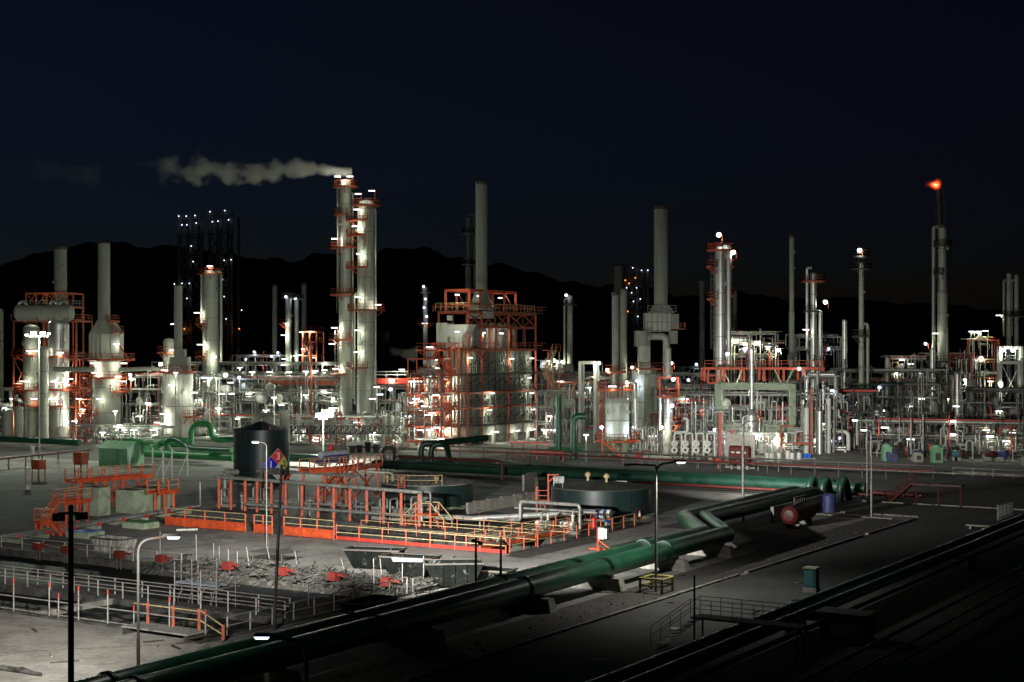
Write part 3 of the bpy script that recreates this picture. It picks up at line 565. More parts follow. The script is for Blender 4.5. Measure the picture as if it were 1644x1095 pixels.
guard('separator_railing', 'orange posted railing with cream rails along the near edge of the separator pit', [Q(pa(540, 19.8), 19.8, .1), Q(33.6, 19.8, .1)], 'cream', 1.25, 2.4, .06, 'orange railings round the separator', 'redo', 'orange', 'railing', .15)
guard('separator_railing', 'orange posted railing with cream rails along the pipe end of the separator', [Q(33.6, 20.4, .1), Q(33.6, 43, .1)], 'cream', 1.2, 2.2, .06, 'orange railings round the separator', None, 'orange')
guard('separator_railing', 'orange posted railing along the middle wall inside the separator pit', [Q(14, 25.6, .05), Q(33, 25.6, .05)], 'cream', 1.1, 3.0, .05, 'orange railings round the separator', None, 'orange')
guard('separator_railing', 'orange posted railing along the back edge of the separator pit before the tanks', [Q(12, 31.2, .1), Q(33, 31.2, .1)], 'cream', 1.1, 3.1, .06, 'orange railings round the separator', None, 'orange', 'railing', .3)
t = thing('separator_ramp', 'orange edged ramp walkway at the pipe end of the separator', 'walkway', Q(30, 24))
MB().box(Q(29.6, 19.9, .25), U * 1.3, W * 20, UP * .12).build('deck', M['grey'], t)
bb = MB(); bb.box(Q(29.5, 19.9, .2), U * .09, W * 20, UP * .28); bb.box(Q(30.95, 19.9, .2), U * .09, W * 20, UP * .28); bb.build('edge_beam', M['orange'], t)
r = MB(); r.rail([Q(29.5, 20, .4), Q(29.5, 39.8, .4)], 1.1, 2, .055, posts=False); r.rail([Q(31, 20, .4), Q(31, 39.8, .4)], 1.1, 2, .055, posts=False); r.build('rail', M['cream'], t)
for b_ in range(20, 41, 3):
    for a in (29.5, 31): MB().bar(Q(a, b_, .3), Q(a, b_, 1.5), .1).build('post', M['orange'], t)
# orange posts carrying a long grey pipe
t = thing('pipe_bridge', 'row of orange posts carrying a long grey pipe behind the separator', 'pipe bridge', Q(0, 33))
def pb(px): return along(px, Q(0, 33.2), (U - W * .10).normalized())
dU = (U - W * .10).normalized(); o33 = Q(0, 33.2)
for px in (352, 371, 394, 413, 436, 459, 485, 511, 536, 562, 589, 616, 644, 673):
    q = o33 + dU * pb(px); MB().bar(q, q + UP * 3.2, .30, .26).build('post', M['orange'], t); 
q0, q1 = o33 + dU * pb(345), o33 + dU * pb(677)
for dy, z, r_ in ((0, 3.35, .15), (.55, 3.4, .11), (1.1, 3.3, .08)): MB().tube([q0 + W * dy + UP * z, q1 + W * dy + UP * z] + ([q1 + UP * .6] if dy == 0 else []), r_, 8).build('pipe', M['steel'], t)
MB().tube(arc([q1 + W * .6 + UP * 3.4, q1 + W * .6 + U * .6 + UP * 3.4, q1 + W * .6 + U * .6], .3), .1, 8).build('pipe', M['grey'], t)
t = thing('pipe_bridge', 'second shorter row of orange posts carrying pipes behind the long grey pipe', 'pipe bridge', Q(-10, 44))
for a in (-13, -10.5, -7.5, -4.5, -1.5):
    q = Q(a, 43); MB().bar(q, q + UP * 3.3, .26).build('post', M['orange'], t)
    if a in (-10.5, -4.5): MB().bar(q + UP * 2.1, q + U * 1.3 + UP * 3.3, .16).build('brace', M['orange'], t)
for dy, z in ((0, 3.4), (.5, 3.45), (-.5, 3.4)): MB().tube([Q(-14, 43 + dy, z), Q(0, 43 + dy, z)], .11, 8).build('pipe', M['steel'], t)
# low pipe runs, pumps and valves between the posts and the tanks
def run(label, pts, r, m='steel', rad=.35, n=8, name='process_pipe', group='low pipe runs by the separator', legs=None):
    b = MB(); p2 = arc(pts, rad, 4); b.tube(p2, r, n); return solo(b, name, M[m], label, 'pipe', pts[0], group)
run('long pale pipe along the back of the pit', [Q(-6, 32, 1.0), Q(20, 32, 1.0)], .16)
run('second pale pipe just above the pit pipe', [Q(-8, 34.6, 1.2), Q(10, 34.6, 1.2), Q(10, 34.6, .5)], .14)
run('pale pipe with a raised hoop beside the right tank', [Q(21, 36, .8), Q(25, 36, .8), Q(25, 36, 2.6), Q(31.5, 36, 2.6), Q(31.5, 36, .4)], .17)
run('pale pipe under the hoop beside the right tank', [Q(24, 36.6, 1.9), Q(33, 36.6, 1.9)], .12)
run('thick grey pipe slanting from the stile to the right tank', [Q(15, 33.5, .9), Q(21, 34, .9), Q(30, 40, 1.5)], .28)
run('thin pale pipe climbing behind the hazard tank sign', [Q(-10, 38, .5), Q(-10, 38, 2.8), Q(-4, 38, 2.8), Q(-4, 38, .6)], .11)
run('tall thin white hoop pipe in front of the orange platform', [Q(-1, 46, 3.6), Q(2.5, 46, 3.6), Q(2.5, 46, .4)], .12, 'white')
run('grey pipe dropping from the long pipe rack', [Q(-14.5, 40, 3.4), Q(-16.4, 40, 3.4), Q(-16.4, 40, .2)], .3, 'steel')
rnd = random.Random(11)
for i, (a, b_) in enumerate(((-12.5, 36), (-9.5, 36.5), (-6.5, 36), (8.5, 35.2), (10.5, 35.4), (12.5, 35), (28.5, 34.5), (31, 34.8))):
    labs = ['pump with pale motor at the left end behind the long orange barrier', 'second pump from the left behind the separator', 'pump beside the pale hoop pipe behind the dark floodlight pole', 'pump by the three right posts of the long pipe bridge', 'pump left of the stile under the last orange posts', 'pump nearest the orange stile', 'white pump left of the big right tank', 'white pump touching the ladder stand of the right tank']
    c = Q(a, b_); t = thing('process_pump', labs[i], 'pump', c, 'pumps behind the separator'); m_ = 'white' if i > 5 else 'steel'
    MB().cbox(c, 2.0, .9, .35, U, W).build('plinth', M['conc'], t)
    MB().lathe(c - U * .8 + UP * .8, [(.05, 0), (.34, .02), (.36, .25), (.33, .7), (.36, .75), (.36, .8), (.05, .82)], 14, U).build('motor', M[m_], t)
    b = MB(); b.lathe(c + U * .3 + UP * .8, [(.1, 0), (.42, .02), (.42, .3), (.1, .32)], 14, U); b.tube([c + U * .45 + UP * 1.1, c + U * .45 + UP * 1.7], .12, 8); b.lathe(c + U * .45 + UP * 1.7, [(.22, 0), (.22, .1)], 10); b.build('volute', M[m_], t)
    b = MB(); b.tube(arc([c + U * .45 + UP * 1.78, c + U * .45 + UP * (2.0 + .2 * (i % 3)), c + U * .45 + W * (1.2 if i % 2 else -1.2) + UP * (2.0 + .2 * (i % 3)), c + U * .45 + W * (1.2 if i % 2 else -1.2) + UP * .3], .25), .1, 8); b.build('outlet_pipe', M['steel'], t)
for i in range(16):
    a = rnd.uniform(-13, 31); b_ = rnd.uniform(32.2, 40); c = Q(a, b_)
    t = thing('valve_riser', 'small valve with a handwheel on a short riser behind the separator', 'valve', c, 'small valves behind the separator')
    hh = rnd.uniform(.7, 1.5); MB().tube([c, c + UP * hh], .09, 8).build('riser', M['steel'], t)
    b = MB(); b.ball(c + UP * hh, .2, 5); b.bar(c + UP * hh, c + UP * (hh + .45), .05); b.build('body', M[rnd.choice(['steel', 'redp', 'grey', 'white'])], t)
    b = MB(); b.tube([c + UP * (hh + .45) + V((cos(k * pi / 5), sin(k * pi / 5), 0)) * .22 for k in range(11)], .03, 5, False); b.build('handwheel', M[rnd.choice(['redp', 'steel'])], t)
# orange stile
c = Q(17.0, 32); t = thing('orange_stile', 'arched orange stile with cream handrails stepping over pipes between the tanks', 'stile', c)
MB().box(c - U * .9 - W * .7 + UP * 1.25, U * 1.8, W * 1.4, UP * .14).build('deck', M['orange'], t)
for sx in (-1, 1):
    for j in range(5): MB().box(c + U * (sx * (.9 + j * .3) - (.3 if sx < 0 else 0)) - W * .7 + UP * (1.05 - j * .24), U * .3, W * 1.4, UP * .1).build('step', M['orange'], t)
    for sy in (-.7, .7): MB().bar(c + U * .85 * sx + W * sy, c + U * .85 * sx + W * sy + UP * 2.35, .14).build('post', M['orange'], t)
b = MB()
for sy in (-.7, .7): b.tube([c - U * 2.4 + W * sy + UP * .2, c - U * 2.4 + W * sy + UP * 1.0, c - U * .9 + W * sy + UP * 2.4, c + U * .9 + W * sy + UP * 2.4, c + U * 2.4 + W * sy + UP * 1.0, c + U * 2.4 + W * sy + UP * .2], .05, 6)
b.build('handrail', M['cream'], t)
# ---------------- tanks
def ring_pts(c, r, z, n, a0=0, a1=2 * pi): return [V((c.x + r * cos(a0 + (a1 - a0) * i / n), c.y + r * sin(a0 + (a1 - a0) * i / n), z)) for i in range(n + 1)]
def front(px, py):                               # tank centre from the foot of its nearest wall
    return G(px, py)
def tank(name, label, px, wpx, yfoot, ytop, cone, m, rm):
    g0 = G(px, yfoot); r = wpx / 2 * (g0.y) / F; r = wpx / 2 * (g0.y + r) / F; c = V((X(px, g0.y + r), g0.y + r, 0)); h = Z(ytop, g0.y)
    t = thing(name, label, 'storage tank', c); MB().lathe(c, [(r + .5, 0), (r + .45, .28), (r, .3)], 48).build('foundation', M['conc_green' if cone < 1 else 'conc'], t)
    n = max(3, round(h / 1.8)); pr = []
    for i in range(n): pr += [(r, .3 + (h - .3) * i / n), (r, .3 + (h - .3) * (i + 1) / n - .06), (r + .012, .3 + (h - .3) * (i + 1) / n - .05), (r + .012, .3 + (h - .3) * (i + 1) / n - .001)]
    MB().lathe(c, pr, 64).build('shell', M[m], t)
    MB().lathe(c, [(r + .08, h), (r + .08, h + .07), (r * .7, h + cone * .33), (r * .35, h + cone * .67), (.3, h + cone * .97), (.01, h + cone)], 64).build('roof', M[rm], t)
    return t, c, r, h
t, c, r, h = tank('tall_tank', 'tall dark green tank with a hazard diamond and cone roof', 420, 89, 779, 692, 1.1, 'btank', 'btank')
b = MB(); b.lathe(c + UP * (h + 1.1), [(.25, -.1), (.25, .35), (.4, .36), (.05, .6)], 12); b.build('roof_vent', M['steel'], t)
MB().cbox(c + V((1.6, -r + .6, 0)) + UP * (h - .2), .3, .3, .8).build('roof_box', M['redp'], t)
an = R(-46); nrm = V((cos(an), sin(an), 0)); sx = V((-sin(an), cos(an), 0)); pc = c + nrm * (r + .10) + UP * (Z(743, c.y) + .0); s2 = 2.0
def onp(u_, v_, off=0): 
    th = an + u_ / r; return V((c.x + (r + .06 + off) * cos(th), c.y + (r + .06 + off) * sin(th), pc.z + v_))
sg = None
def patch(name, mm, poly, par):
    b = MB(); n = 6; (u0, v0), (u1, v1), (u2, v2), (u3, v3) = poly
    vs = []
    for j in range(n + 1):
        for i in range(n + 1):
            p, q = i / n, j / n; uu = (u0 * (1 - p) + u1 * p) * (1 - q) + (u3 * (1 - p) + u2 * p) * q; vv = (v0 * (1 - p) + v1 * p) * (1 - q) + (v3 * (1 - p) + v2 * p) * q
            vs.append(onp(uu, vv, .012))
    b.add(vs, [(j * (n + 1) + i, j * (n + 1) + i + 1, (j + 1) * (n + 1) + i + 1, (j + 1) * (n + 1) + i) for j in range(n) for i in range(n)])
    return b.build(name, M[mm], par)
bd = MB(); vs = [onp(u_, v_, o_) for o_ in (-.05, .005) for u_, v_ in ((0, -s2 - .06), (s2 + .06, 0), (0, s2 + .06), (-s2 - .06, 0))]
bk = MB(); n = 10
vs = [onp((i / n * 2 - 1) * s2, (1 if k_ else -1) * (s2 + .05 - abs(i / n * 2 - 1) * s2), 0) for i in range(n + 1) for k_ in (0, 1)]
bk.add(vs, [(2 * i, 2 * i + 2, 2 * i + 3, 2 * i + 1) for i in range(n)]); sg = bk.build('hazard_diamond', M['dia_w'], t)
hs = s2 / 2
patch('red_field', 'dia_r', [(0, .02), (hs, hs), (0, s2), (-hs, hs)], sg); patch('blue_field', 'dia_b', [(-s2, 0), (-hs, -hs), (-.02, 0), (-hs, hs)], sg)
patch('yellow_field', 'dia_y', [(.02, 0), (hs, -hs), (s2, 0), (hs, hs)], sg); patch('white_field', 'dia_w', [(0, -s2), (hs, -hs), (0, -.02), (-hs, -hs)], sg)
def text(s, p, xa, up, size, m, parent, name='numeral'):
    cu = bpy.data.curves.new(name, 'FONT'); cu.body = s; cu.size = size; cu.align_x = 'CENTER'; cu.align_y = 'CENTER'; cu.extrude = .008; cu.materials.append(m); cu.offset = .02
    o = bpy.data.objects.new(name, cu); me = bpy.data.meshes.new_from_object(o); bpy.data.objects.remove(o); o = bpy.data.objects.new(name, me); C.objects.link(o); o.parent = parent; o.location = V(p) - ORG[parent.name]
    xa = V(xa).normalized(); up = V(up).normalized(); z = xa.cross(up); from_m = __import__('mathutils').Matrix((xa, up, z)).transposed(); o.rotation_euler = from_m.to_euler(); return o
def txt(s, u_, v_, size, m): th = an + u_ / r; text(s, onp(u_, v_, .06), (-sin(th), cos(th), 0), (0, 0, 1), size, M[m], sg)
txt('3', 0, hs, 1.25, 'text_w'); txt('1', -hs, 0, 1.25, 'text_w'); txt('2', hs, 0, 1.0, 'text_k'); txt('W', 0, -hs, 1.0, 'text_k'); txt('-', 0, -hs, 1.6, 'text_k')
b = MB(); q = onp(-.1, -2.9); b.lathe(q - nrm * .3, [(.42, 0), (.42, .8), (.6, .82), (.6, .95), (.62, .96), (.62, 1.06), (.05, 1.08)], 16, nrm); b.build('manway', M['conc_green'], t)
b = MB(); q = c + V((cos(R(-75)), sin(R(-75)), 0)) * (r + .12)
for k_ in (-.2, .2): b.bar(V((q.x + k_, q.y, .3)), V((q.x + k_, q.y, h + .6)), .05)
for i in range(int(h / .4)): b.bar(V((q.x - .2, q.y, .5 + i * .4)), V((q.x + .2, q.y, .5 + i * .4)), .035)
b.build('ladder', M['dark'], t)
t2, c2, r2, h2 = tank('low_tank', 'low dark tank with a dusty roof and an orange ladder', 686, 148, 819, 781, .8, 'btank', 'conc')
t3, c3, r3, h3 = tank('low_tank', 'low dark tank with two mushroom vents, nearest the green pipe bend', 965, 161, 836, 789, .75, 'btank', 'roof')
def cage_ladder(t, q, z0, z1, ax, m='orange', wd=.45):
    b = MB()
    for k_ in (-wd / 2, wd / 2): b.bar(q + ax * k_ + UP * (z0 - q.z), q + ax * k_ + UP * (z1 - q.z), .08)
    for i in range(int((z1 - z0) / .38) + 1): p = V((q.x, q.y, z0 + i * .38)); b.bar(p - ax * wd / 2, p + ax * wd / 2, .045)
    return b.build('ladder', M[m], t)
q = c2 + V((cos(R(-118)), sin(R(-118)), 0)) * (r2 + .25); cage_ladder(t2, q, .1, h2 + 1.2, V((1, 0, 0)), 'orange', .7)
b = MB(); b.cbox(q + UP * (h2 + .05), 1.2, 1.0, .1); b.build('ladder_landing', M['rust'], t2)
b = MB(); b.rail(ring_pts(c2, r2 - .15, h2 + .05, 12, R(-160), R(-68)), 1.1, 2.5, .055); b.build('railing', M['cream'], t2)
for x_, y_ in ((-2.6, -3.0), (1.2, -3.6), (-4.2, -2)): b = MB(); q = c2 + V((x_, y_, h2 + .15)); b.lathe(q, [(.14, 0), (.14, .5), (.3, .52), (.28, .75), (.1, .85)], 12); b.build('roof_vent', M['cream'], t2)
for x_, y_ in ((-1.3, 1.0), (.5, -1.2)): b = MB(); q = c3 + V((x_, y_, h3 + .5)); b.lathe(q, [(.14, 0), (.14, .5), (.32, .52), (.3, .8), (.1, .95)], 12); b.build('roof_vent', M['cream'], t3)
b = MB(); b.rail(ring_pts(c3, r3 - .2, h3 + .03, 3, R(188), R(215)), 1.1, 1.6, .05); b.build('railing', M['steel'], t3)
# orange ladder stand at the right tank
c = c3 + V((-r3 - .9, -1.2, 0)); t = thing('ladder_stand', 'tall orange ladder stand leaning at the left side of the right low tank', 'ladder stand', c)
for dx, dy, hh in ((-.6, -.5, 2.6), (.6, -.5, 2.6), (-.6, .5, 3.0), (.6, .5, 4.3)): q = c + V((dx, dy, 0)); MB().bar(q, q + UP * hh, .16).build('leg', M['orange'], t)
MB().cbox(c + UP * 1.55, 1.5, 1.3, .14).build('deck', M['orange'], t)
b = MB(); b.rail([c + V((-.7, -.6, 1.6)), c + V((.7, -.6, 1.6)), c + V((.7, .6, 1.6))], 1.1, 1, .07); b.build('railing', M['orange'], t)
b = MB(); b.bar(c + V((.6, .5, 4.2)), c + V((1.7, .5, 4.2)), .12); b.bar(c + V((.6, .5, 3.4)), c + V((1.4, .5, 4.2)), .1); b.build('davit', M['orange'], t)
cage_ladder(t, c + V((0, -.7, 0)), .1, 1.6, V((1, 0, 0)))
for i, (px, y0, y1, wd) in enumerate(((897, 765, 776, 1.2), (988, 772, 779, 2.6))):
    c = V((X(px, 168 + i * 4), 168 + i * 4, 0)); t = thing('notice_board', ['upright blank white notice board behind the right tank', 'wide blank white notice board behind the right tank'][i], 'notice board', c, 'white boards behind the right tank')
    MB().box(c + V((-wd / 2, 0, Z(y1, c.y))), (wd, 0, 0), (0, .05, 0), (0, 0, (y1 - y0) * c.y / F)).build('board', M['white'], t)
    for k_ in (-.35, .35): MB().bar(c + V((k_ * wd, .1, 0)), c + V((k_ * wd, .1, Z(y0, c.y))), .07).build('post', M['grey'], t)
# barrels, extinguisher, cone, control stand
c = G(966, 846); t = thing('barrel_rack', 'dark rack holding two barrels before the right tank', 'rack', c)
for dx in (-.9, .9):
    for dy in (-.5, .5): MB().bar(c + V((dx, dy, 0)), c + V((dx, dy, .75)), .07).build('leg', M['dark'], t)
b = MB(); b.box(c + V((-1, -.55, .75)), (2, 0, 0), (0, 1.1, 0), (0, 0, .07)); b.build('top', M['rust'], t)
def barrel(label, c, ax, stand=False):
    t = thing('barrel', label, 'barrel', c, 'white barrels with a blue band'); r_ = .40; L_ = 1.0; o = c - ax * L_ / 2
    b = MB(); b.lathe(o, [(r_, 0), (r_, .3)], 20, ax); b.lathe(o, [(r_, .66), (r_, L_)], 20, ax)
    for z in (.02, .31, .65, .97): b.lathe(o, [(r_, z - .02), (r_ + .02, z), (r_, z + .02)], 20, ax)
    b.build('drum_shell', M['white'], t); MB().lathe(o, [(r_ + .004, .33), (r_ + .004, .63)], 20, ax).build('band', M['blue'], t)
    b = MB()
    for s_ in range(3):
        a_ = R(-150 + s_ * 8); 
        y_ = ax.cross(UP).normalized() if abs(ax.z) < .9 else V((1, 0, 0)); b.cbox(o + ax * (.38 + .09 * s_) + (y_ * (1 if y_.y < 0 else -1)) * (r_ + .0) + UP * .1, .05, .02, .14)
    b.build('lettering', M['text_w'], t)
rax = V((.9, -.42, 0)).normalized()
barrel('white barrel with a blue band lying nearest on the dark rack', c + V((-.25, -.3, 1.23)), rax); barrel('white barrel with a blue band lying behind on the dark rack', c + V((.45, .45, 1.25)), rax)
barrel('white and blue barrel standing on the ground under the rack', c + V((.75, .9, .52)), UP)
c = G(953, 853); t = thing('wheeled_extinguisher', 'red wheeled fire extinguisher left of the white barrels', 'fire extinguisher', c)
MB().lathe(c + UP * .15, [(.1, 0), (.22, .02), (.22, .95), (.15, 1.1), (.06, 1.15)], 16).build('cylinder', M['redo'], t)
b = MB(); b.tube(arc([c + V((-.28, .1, .1)), c + V((-.28, .1, 1.6)), c + V((.28, .1, 1.6)), c + V((.28, .1, .1))], .25), .035, 6); b.build('handle', M['redo'], t)
for dx in (-.3, .3): MB().lathe(c + V((dx, .1, .2)), [(.2, -.04), (.2, .04)], 14, V((1, 0, 0))).build('wheel', M['black'], t)
c = G(1027, 834); t = thing('traffic_cone', 'orange traffic cone at the foot of the right tank', 'traffic cone', c)
MB().cbox(c, .5, .5, .05).build('base', M['cone'], t); MB().lathe(c + UP * .05, [(.2, 0), (.04, .85), (.01, .86)], 16).build('body', M['cone'], t); MB().lathe(c + UP * .05, [(.143, .35), (.093, .6)], 16).build('white_band', M['white'], t)
c = G(968, 884); t = thing('control_stand', 'grey control boxes on an orange braced stand by the walkway end', 'control stand', c)
MB().bar(c - U * .5, c - U * .5 + UP * 1.9, .16).build('post', M['redo'], t); b = MB(); b.bar(c - U * .5 + UP * .9, c + U * .8 + UP * .15, .09); b.bar(c - U * .5 + UP * .7, c - W * .7 + UP * .1, .09); b.bar(c - U * 1.3 + UP * .1, c + U * 1.0 + UP * .1, .14); b.bar(c - W * .8 + UP * .1, c + W * .5 + UP * .1, .14); b.build('brace', M['orange'], t)
MB().cbox(c - U * .1 + UP * .95, .55, .3, 1.0, U, W).build('control_box', M['boxy'], t); MB().cbox(c + U * .35 - W * .1 + UP * 1.05, .32, .3, .85, U, W).build('control_box', M['boxy'], t)
# block retaining wall between the tanks
b = MB(); z_ = .0
p0, p1, p2, p3 = G(752, 826), G(866, 806), G(862, 780), G(830, 772)
for p, q, hh in ((p0, p1, 1.2), (p1, p2, 1.2), (G(842, 788), G(862, 782), 1.9)):
    L_ = (q - p).length; n = max(1, int(L_ / 1.3)); d = (q - p) / n
    for i in range(n): b.box(p + d * i, d * .97, V((-d.y, d.x, 0)).normalized() * .3, UP * (hh + .06 * (i % 2)))
solo(b, 'block_wall', M['sand'], 'stepped pale block wall between the two low tanks', 'wall')
# ---------------- green boxes, shed and orange access platforms on the left
for i, (px, py, l, d, h_) in enumerate(((146, 828, 2.2, 1.6, 2.9), (200, 824, 2.6, 2.6, 2.4), (224, 822, 3.6, 2.6, 2.5), (248, 813, 1.8, 2.0, 1.6))):
    t = thing('concrete_chamber', ['pale green chamber left of the crossed orange braces', 'pale green chamber with a side hatch under the orange platform', 'longest pale green chamber under the orange platform', 'lowest pale green chamber by the small orange platform'][i], 'chamber', G(px, py), 'pale green chambers under the orange platform')
    c = G(px, py); MB().cbox(c + W * d / 2, l, d, h_, U, W).build('wall_block', M['conc_green'], t); MB().cbox(c + W * d / 2 + UP * h_, l * .86, d * .8, .05, U, W).build('lid', M['dark'], t)
    if i == 1: MB().box(c - W * .02 + UP * .3, U * .8, W * .04, UP * 1.6).build('hatch', M['conc_green'], t)
for px, py, m_, lab in ((137, 862, 'blue', 'low pale block with a blue top beside the stair foot'), (226, 847, 'green2', 'low pale block with a green top right of the blue one')):
    c = G(px, py); t = thing('capped_block', lab, 'block', c, 'low capped blocks in the left yard'); MB().cbox(c, 2.9, 2.0, .55, U, W).build('wall_block', M['conc_green'], t); MB().cbox(c + UP * .555, 2.7, 1.8, .06, U, W).build('cap', M[m_], t)
c = G(195, 748); t = thing('green_shed', 'mint green sheet metal shed with a low pitched roof', 'shed', c); L_, D_, Hh = 5.0, 4.0, 2.7
ax, ay = V((.93, -.37, 0)), V((.37, .93, 0))
b = MB(); k = [c + ax * sx * L_ / 2 + ay * sy * D_ / 2 for sx, sy in ((-1, -1), (1, -1), (1, 1), (-1, 1))]; b.hexa(k, [q + UP * Hh for q in k])
for sx in (-1, 1): e = c + ax * sx * L_ / 2; b.add([e - ay * D_ / 2 + UP * Hh, e + ay * D_ / 2 + UP * Hh, e + UP * (Hh + .9)], [(0, 1, 2)])
for i in range(16): q = c - ax * (L_ / 2 - .15 - i * .31) - ay * (D_ / 2 + .02); b.box(q, ax * .12, ay * .04, UP * Hh)
b.build('wall', M['mint'], t)
b = MB()
for sy in (-1, 1):
    e0 = c + ay * sy * (D_ / 2 + .2) + UP * (Hh - .08); r0 = c + UP * (Hh + .92)
    b.box(e0 - ax * (L_ / 2 + .2), ax * (L_ + .4), r0 - e0, UP * .06)
    for i in range(11): b.box(e0 - ax * (L_ / 2 + .15 - i * .52) + UP * .06, ax * .1, r0 - e0, UP * .05)
b.build('roof', M['mint'], t)
MB().box(c + ax * L_ / 2 - ay * .5, ax * .04, ay * 1.0, UP * 2.0).build('door', M['mint'], t)
def access(label, pts, z, legs, name='access_platform', brace=True, deckw=1.4, stair=None, group='orange access platforms'):
    """a decked orange bridge along a line of points with handrails, legs and braces"""
    t = thing(name, label, 'access platform', V((pts[0].x, pts[0].y, 0)), group); b = MB(); r_ = MB(); e = MB()
    for p, q in zip(pts[:-1], pts[1:]):
        p = V((p.x, p.y, 0)); q = V((q.x, q.y, 0)); d = (q - p).normalized(); s_ = V((-d.y, d.x, 0))
        b.box(p - s_ * deckw / 2 + UP * (z - .08), q - p, s_ * deckw, UP * .08)
        for sg_ in (-1, 1):
            e.box(p + s_ * sg_ * deckw / 2 - s_ * .05 + UP * (z - .28), q - p, s_ * .1, UP * .42)
            r_.rail([p + s_ * sg_ * deckw / 2 + UP * z, q + s_ * sg_ * deckw / 2 + UP * z], 1.15, 1.5, .055, posts=False)
            n = max(1, round((q - p).length / 1.7))
            for i in range(n + 1): f_ = p.lerp(q, i / n) + s_ * sg_ * deckw / 2 + UP * z; MB().bar(f_, f_ + UP * 1.2, .12).build('post', M['orange'], t)
    b.build('deck', M['rust'], t); e.build('edge_beam', M['orange'], t); r_.build('rail', M['cream'], t)
    p = V((pts[0].x, pts[0].y, 0)); q = V((pts[-1].x, pts[-1].y, 0)); d = (q - p).normalized(); s_ = V((-d.y, d.x, 0)); prev = None
    for k_ in legs:
        f_ = p.lerp(q, k_)
        for sg_ in (-1, 1): MB().bar(f_ + s_ * sg_ * deckw * .42, f_ + s_ * sg_ * deckw * .42 + UP * (z - .25), .24).build('leg', M['orange'], t)
        if brace and prev is not None:
            x_ = MB(); x_.bar(prev + UP * .2 - s_ * deckw * .42, f_ + UP * (z - .4) - s_ * deckw * .42, .13); x_.bar(f_ + UP * .2 - s_ * deckw * .42, prev + UP * (z - .4) - s_ * deckw * .42, .13); x_.build('brace', M['orange'], t)
        prev = f_
    if stair is not None:
        top, foot = [V(s_) for s_ in stair]; d = foot - top; hd = V((d.x, d.y, 0)).normalized(); s_ = V((-hd.y, hd.x, 0)); n = max(3, round(abs(d.z) / .25)); b = MB(); r_ = MB()
        for sg_ in (-.5, .5): b.bar(top + s_ * sg_, foot + s_ * sg_, .06, .26); r_.rail([top + s_ * sg_, foot + s_ * sg_], 1.05, 1.4, .06)
        for i in range(n): q = top + d * (i + .5) / n; b.box(q - s_ * .5 - hd * .14, s_ * 1.0, hd * .28, UP * .04)
        b.build('stair', M['orange'], t); r_.build('stair_rail', M['orange'], t)
    return t
pl, pr = G(112, 782, 3.2), G(236, 768, 3.2)
A0 = V((X(112, 170), 170, 0)); 
def L3(px, py, z): g_ = G(px, py, z); return V((g_.x, g_.y, z))
z1 = 3.4; access('big orange access platform on crossed legs before the mint shed', [L3(113, 772, z1), L3(237, 762, z1)], z1, (.08, .38, .62, .93), deckw=1.8)
z1 = 2.3; access('lower orange platform with stairs at the far left behind the black floodlight pole', [L3(94, 806, z1), L3(137, 801, z1)], z1, (.1, .9), brace=False, deckw=1.6, stair=(L3(94, 809, z1), G(62, 848)))
z1 = 1.3; access('lowest orange stair platform beside the blue topped block', [L3(60, 838, z1), L3(84, 836, z1)], z1, (.1, .9), brace=False, deckw=1.2, stair=(L3(84, 837, z1), G(103, 860)))
z1 = 2.4; access('small orange platform at the right end of the green chambers', [L3(246, 790, z1), L3(278, 786, z1)], z1, (.35, .8), brace=False, deckw=1.5)
z1 = 3.9; tq = access('orange access platform carrying a blue and white cooler', [L3(489, 755, z1), L3(560, 751, z1), L3(600, 744, z1)], z1, (.35, .62, .97), deckw=2.2, stair=(L3(553, 755, z1), G(512, 803)))
p0, p1 = L3(520, 749, z1), L3(561, 745, z1); ax = (p1 - p0).normalized(); ay = V((-ax.y, ax.x, 0)); t = thing('platform_cooler', 'blue faced cooler with white rounded lids standing on the orange platform', 'cooler', V((p0.x, p0.y, z1)))
b = MB(); b.box(p0 + UP * .25, ax * (p1 - p0).length, ay * 1.3, UP * .95); [b.box(p0 + ax * (.15 + i * .45) - ay * .03 + UP * .25, ax * .08, ay * .05, UP * .9) for i in range(7)]; b.build('body', M['navy'], t)
for k_ in (0, .52): MB().lathe(p0 + ax * (p1 - p0).length * k_ + ay * .5 + UP * 1.25, [(.01, -.02), (.42, 0), (.42, (p1 - p0).length * .46), (.01, (p1 - p0).length * .46 + .02)], 18, ax).build('lid', M['tarp'], t)
for k_ in (.08, .92): MB().box(p0 + ax * (p1 - p0).length * k_, ax * .15, ay * 1.2, UP * .25).build('foot', M['dark'], t)
# ---------------- green pipes along the plant
def gpipe(label, pts, r_, m='dgreen', rad=1.2, name='plant_pipeline', group='green pipes before the plant', n=16):
    return run(label, pts, r_, m, rad, n, name, group)
def qg(px, b_, z=0): return Q(pa(px, b_), b_, z)
gpipe('near dark green pipe of the pair crossing behind the tanks', [qg(600, 82, 1.1), qg(1390, 82, 1.1)], .62, 'dgreen'); gpipe('far dark green pipe of the pair crossing behind the tanks', [qg(640, 84, 1.2), qg(1340, 84, 1.2)], .62, 'dgreen')
gpipe('thick dark green pipe bending behind the left low tank', [qg(640, 88, 1.3), qg(800, 88, 1.3), qg(850, 84, 1.2)], .75, 'dgreen')
gpipe('dull red pipe under the dark green pair', [qg(1010, 80.2, .6), qg(1400, 80.2, .6)], .17, 'redp'); gpipe('dull red pipe with a bent end behind the left low tank', [qg(640, 78, 2.6), qg(806, 78, 2.6), qg(806, 78, .2)], .16, 'redp', .5)
gpipe('red pipe at the right behind the corner lamps', [qg(1385, 83.5, .5), qg(1480, 83.5, .5)], .3, 'redp')
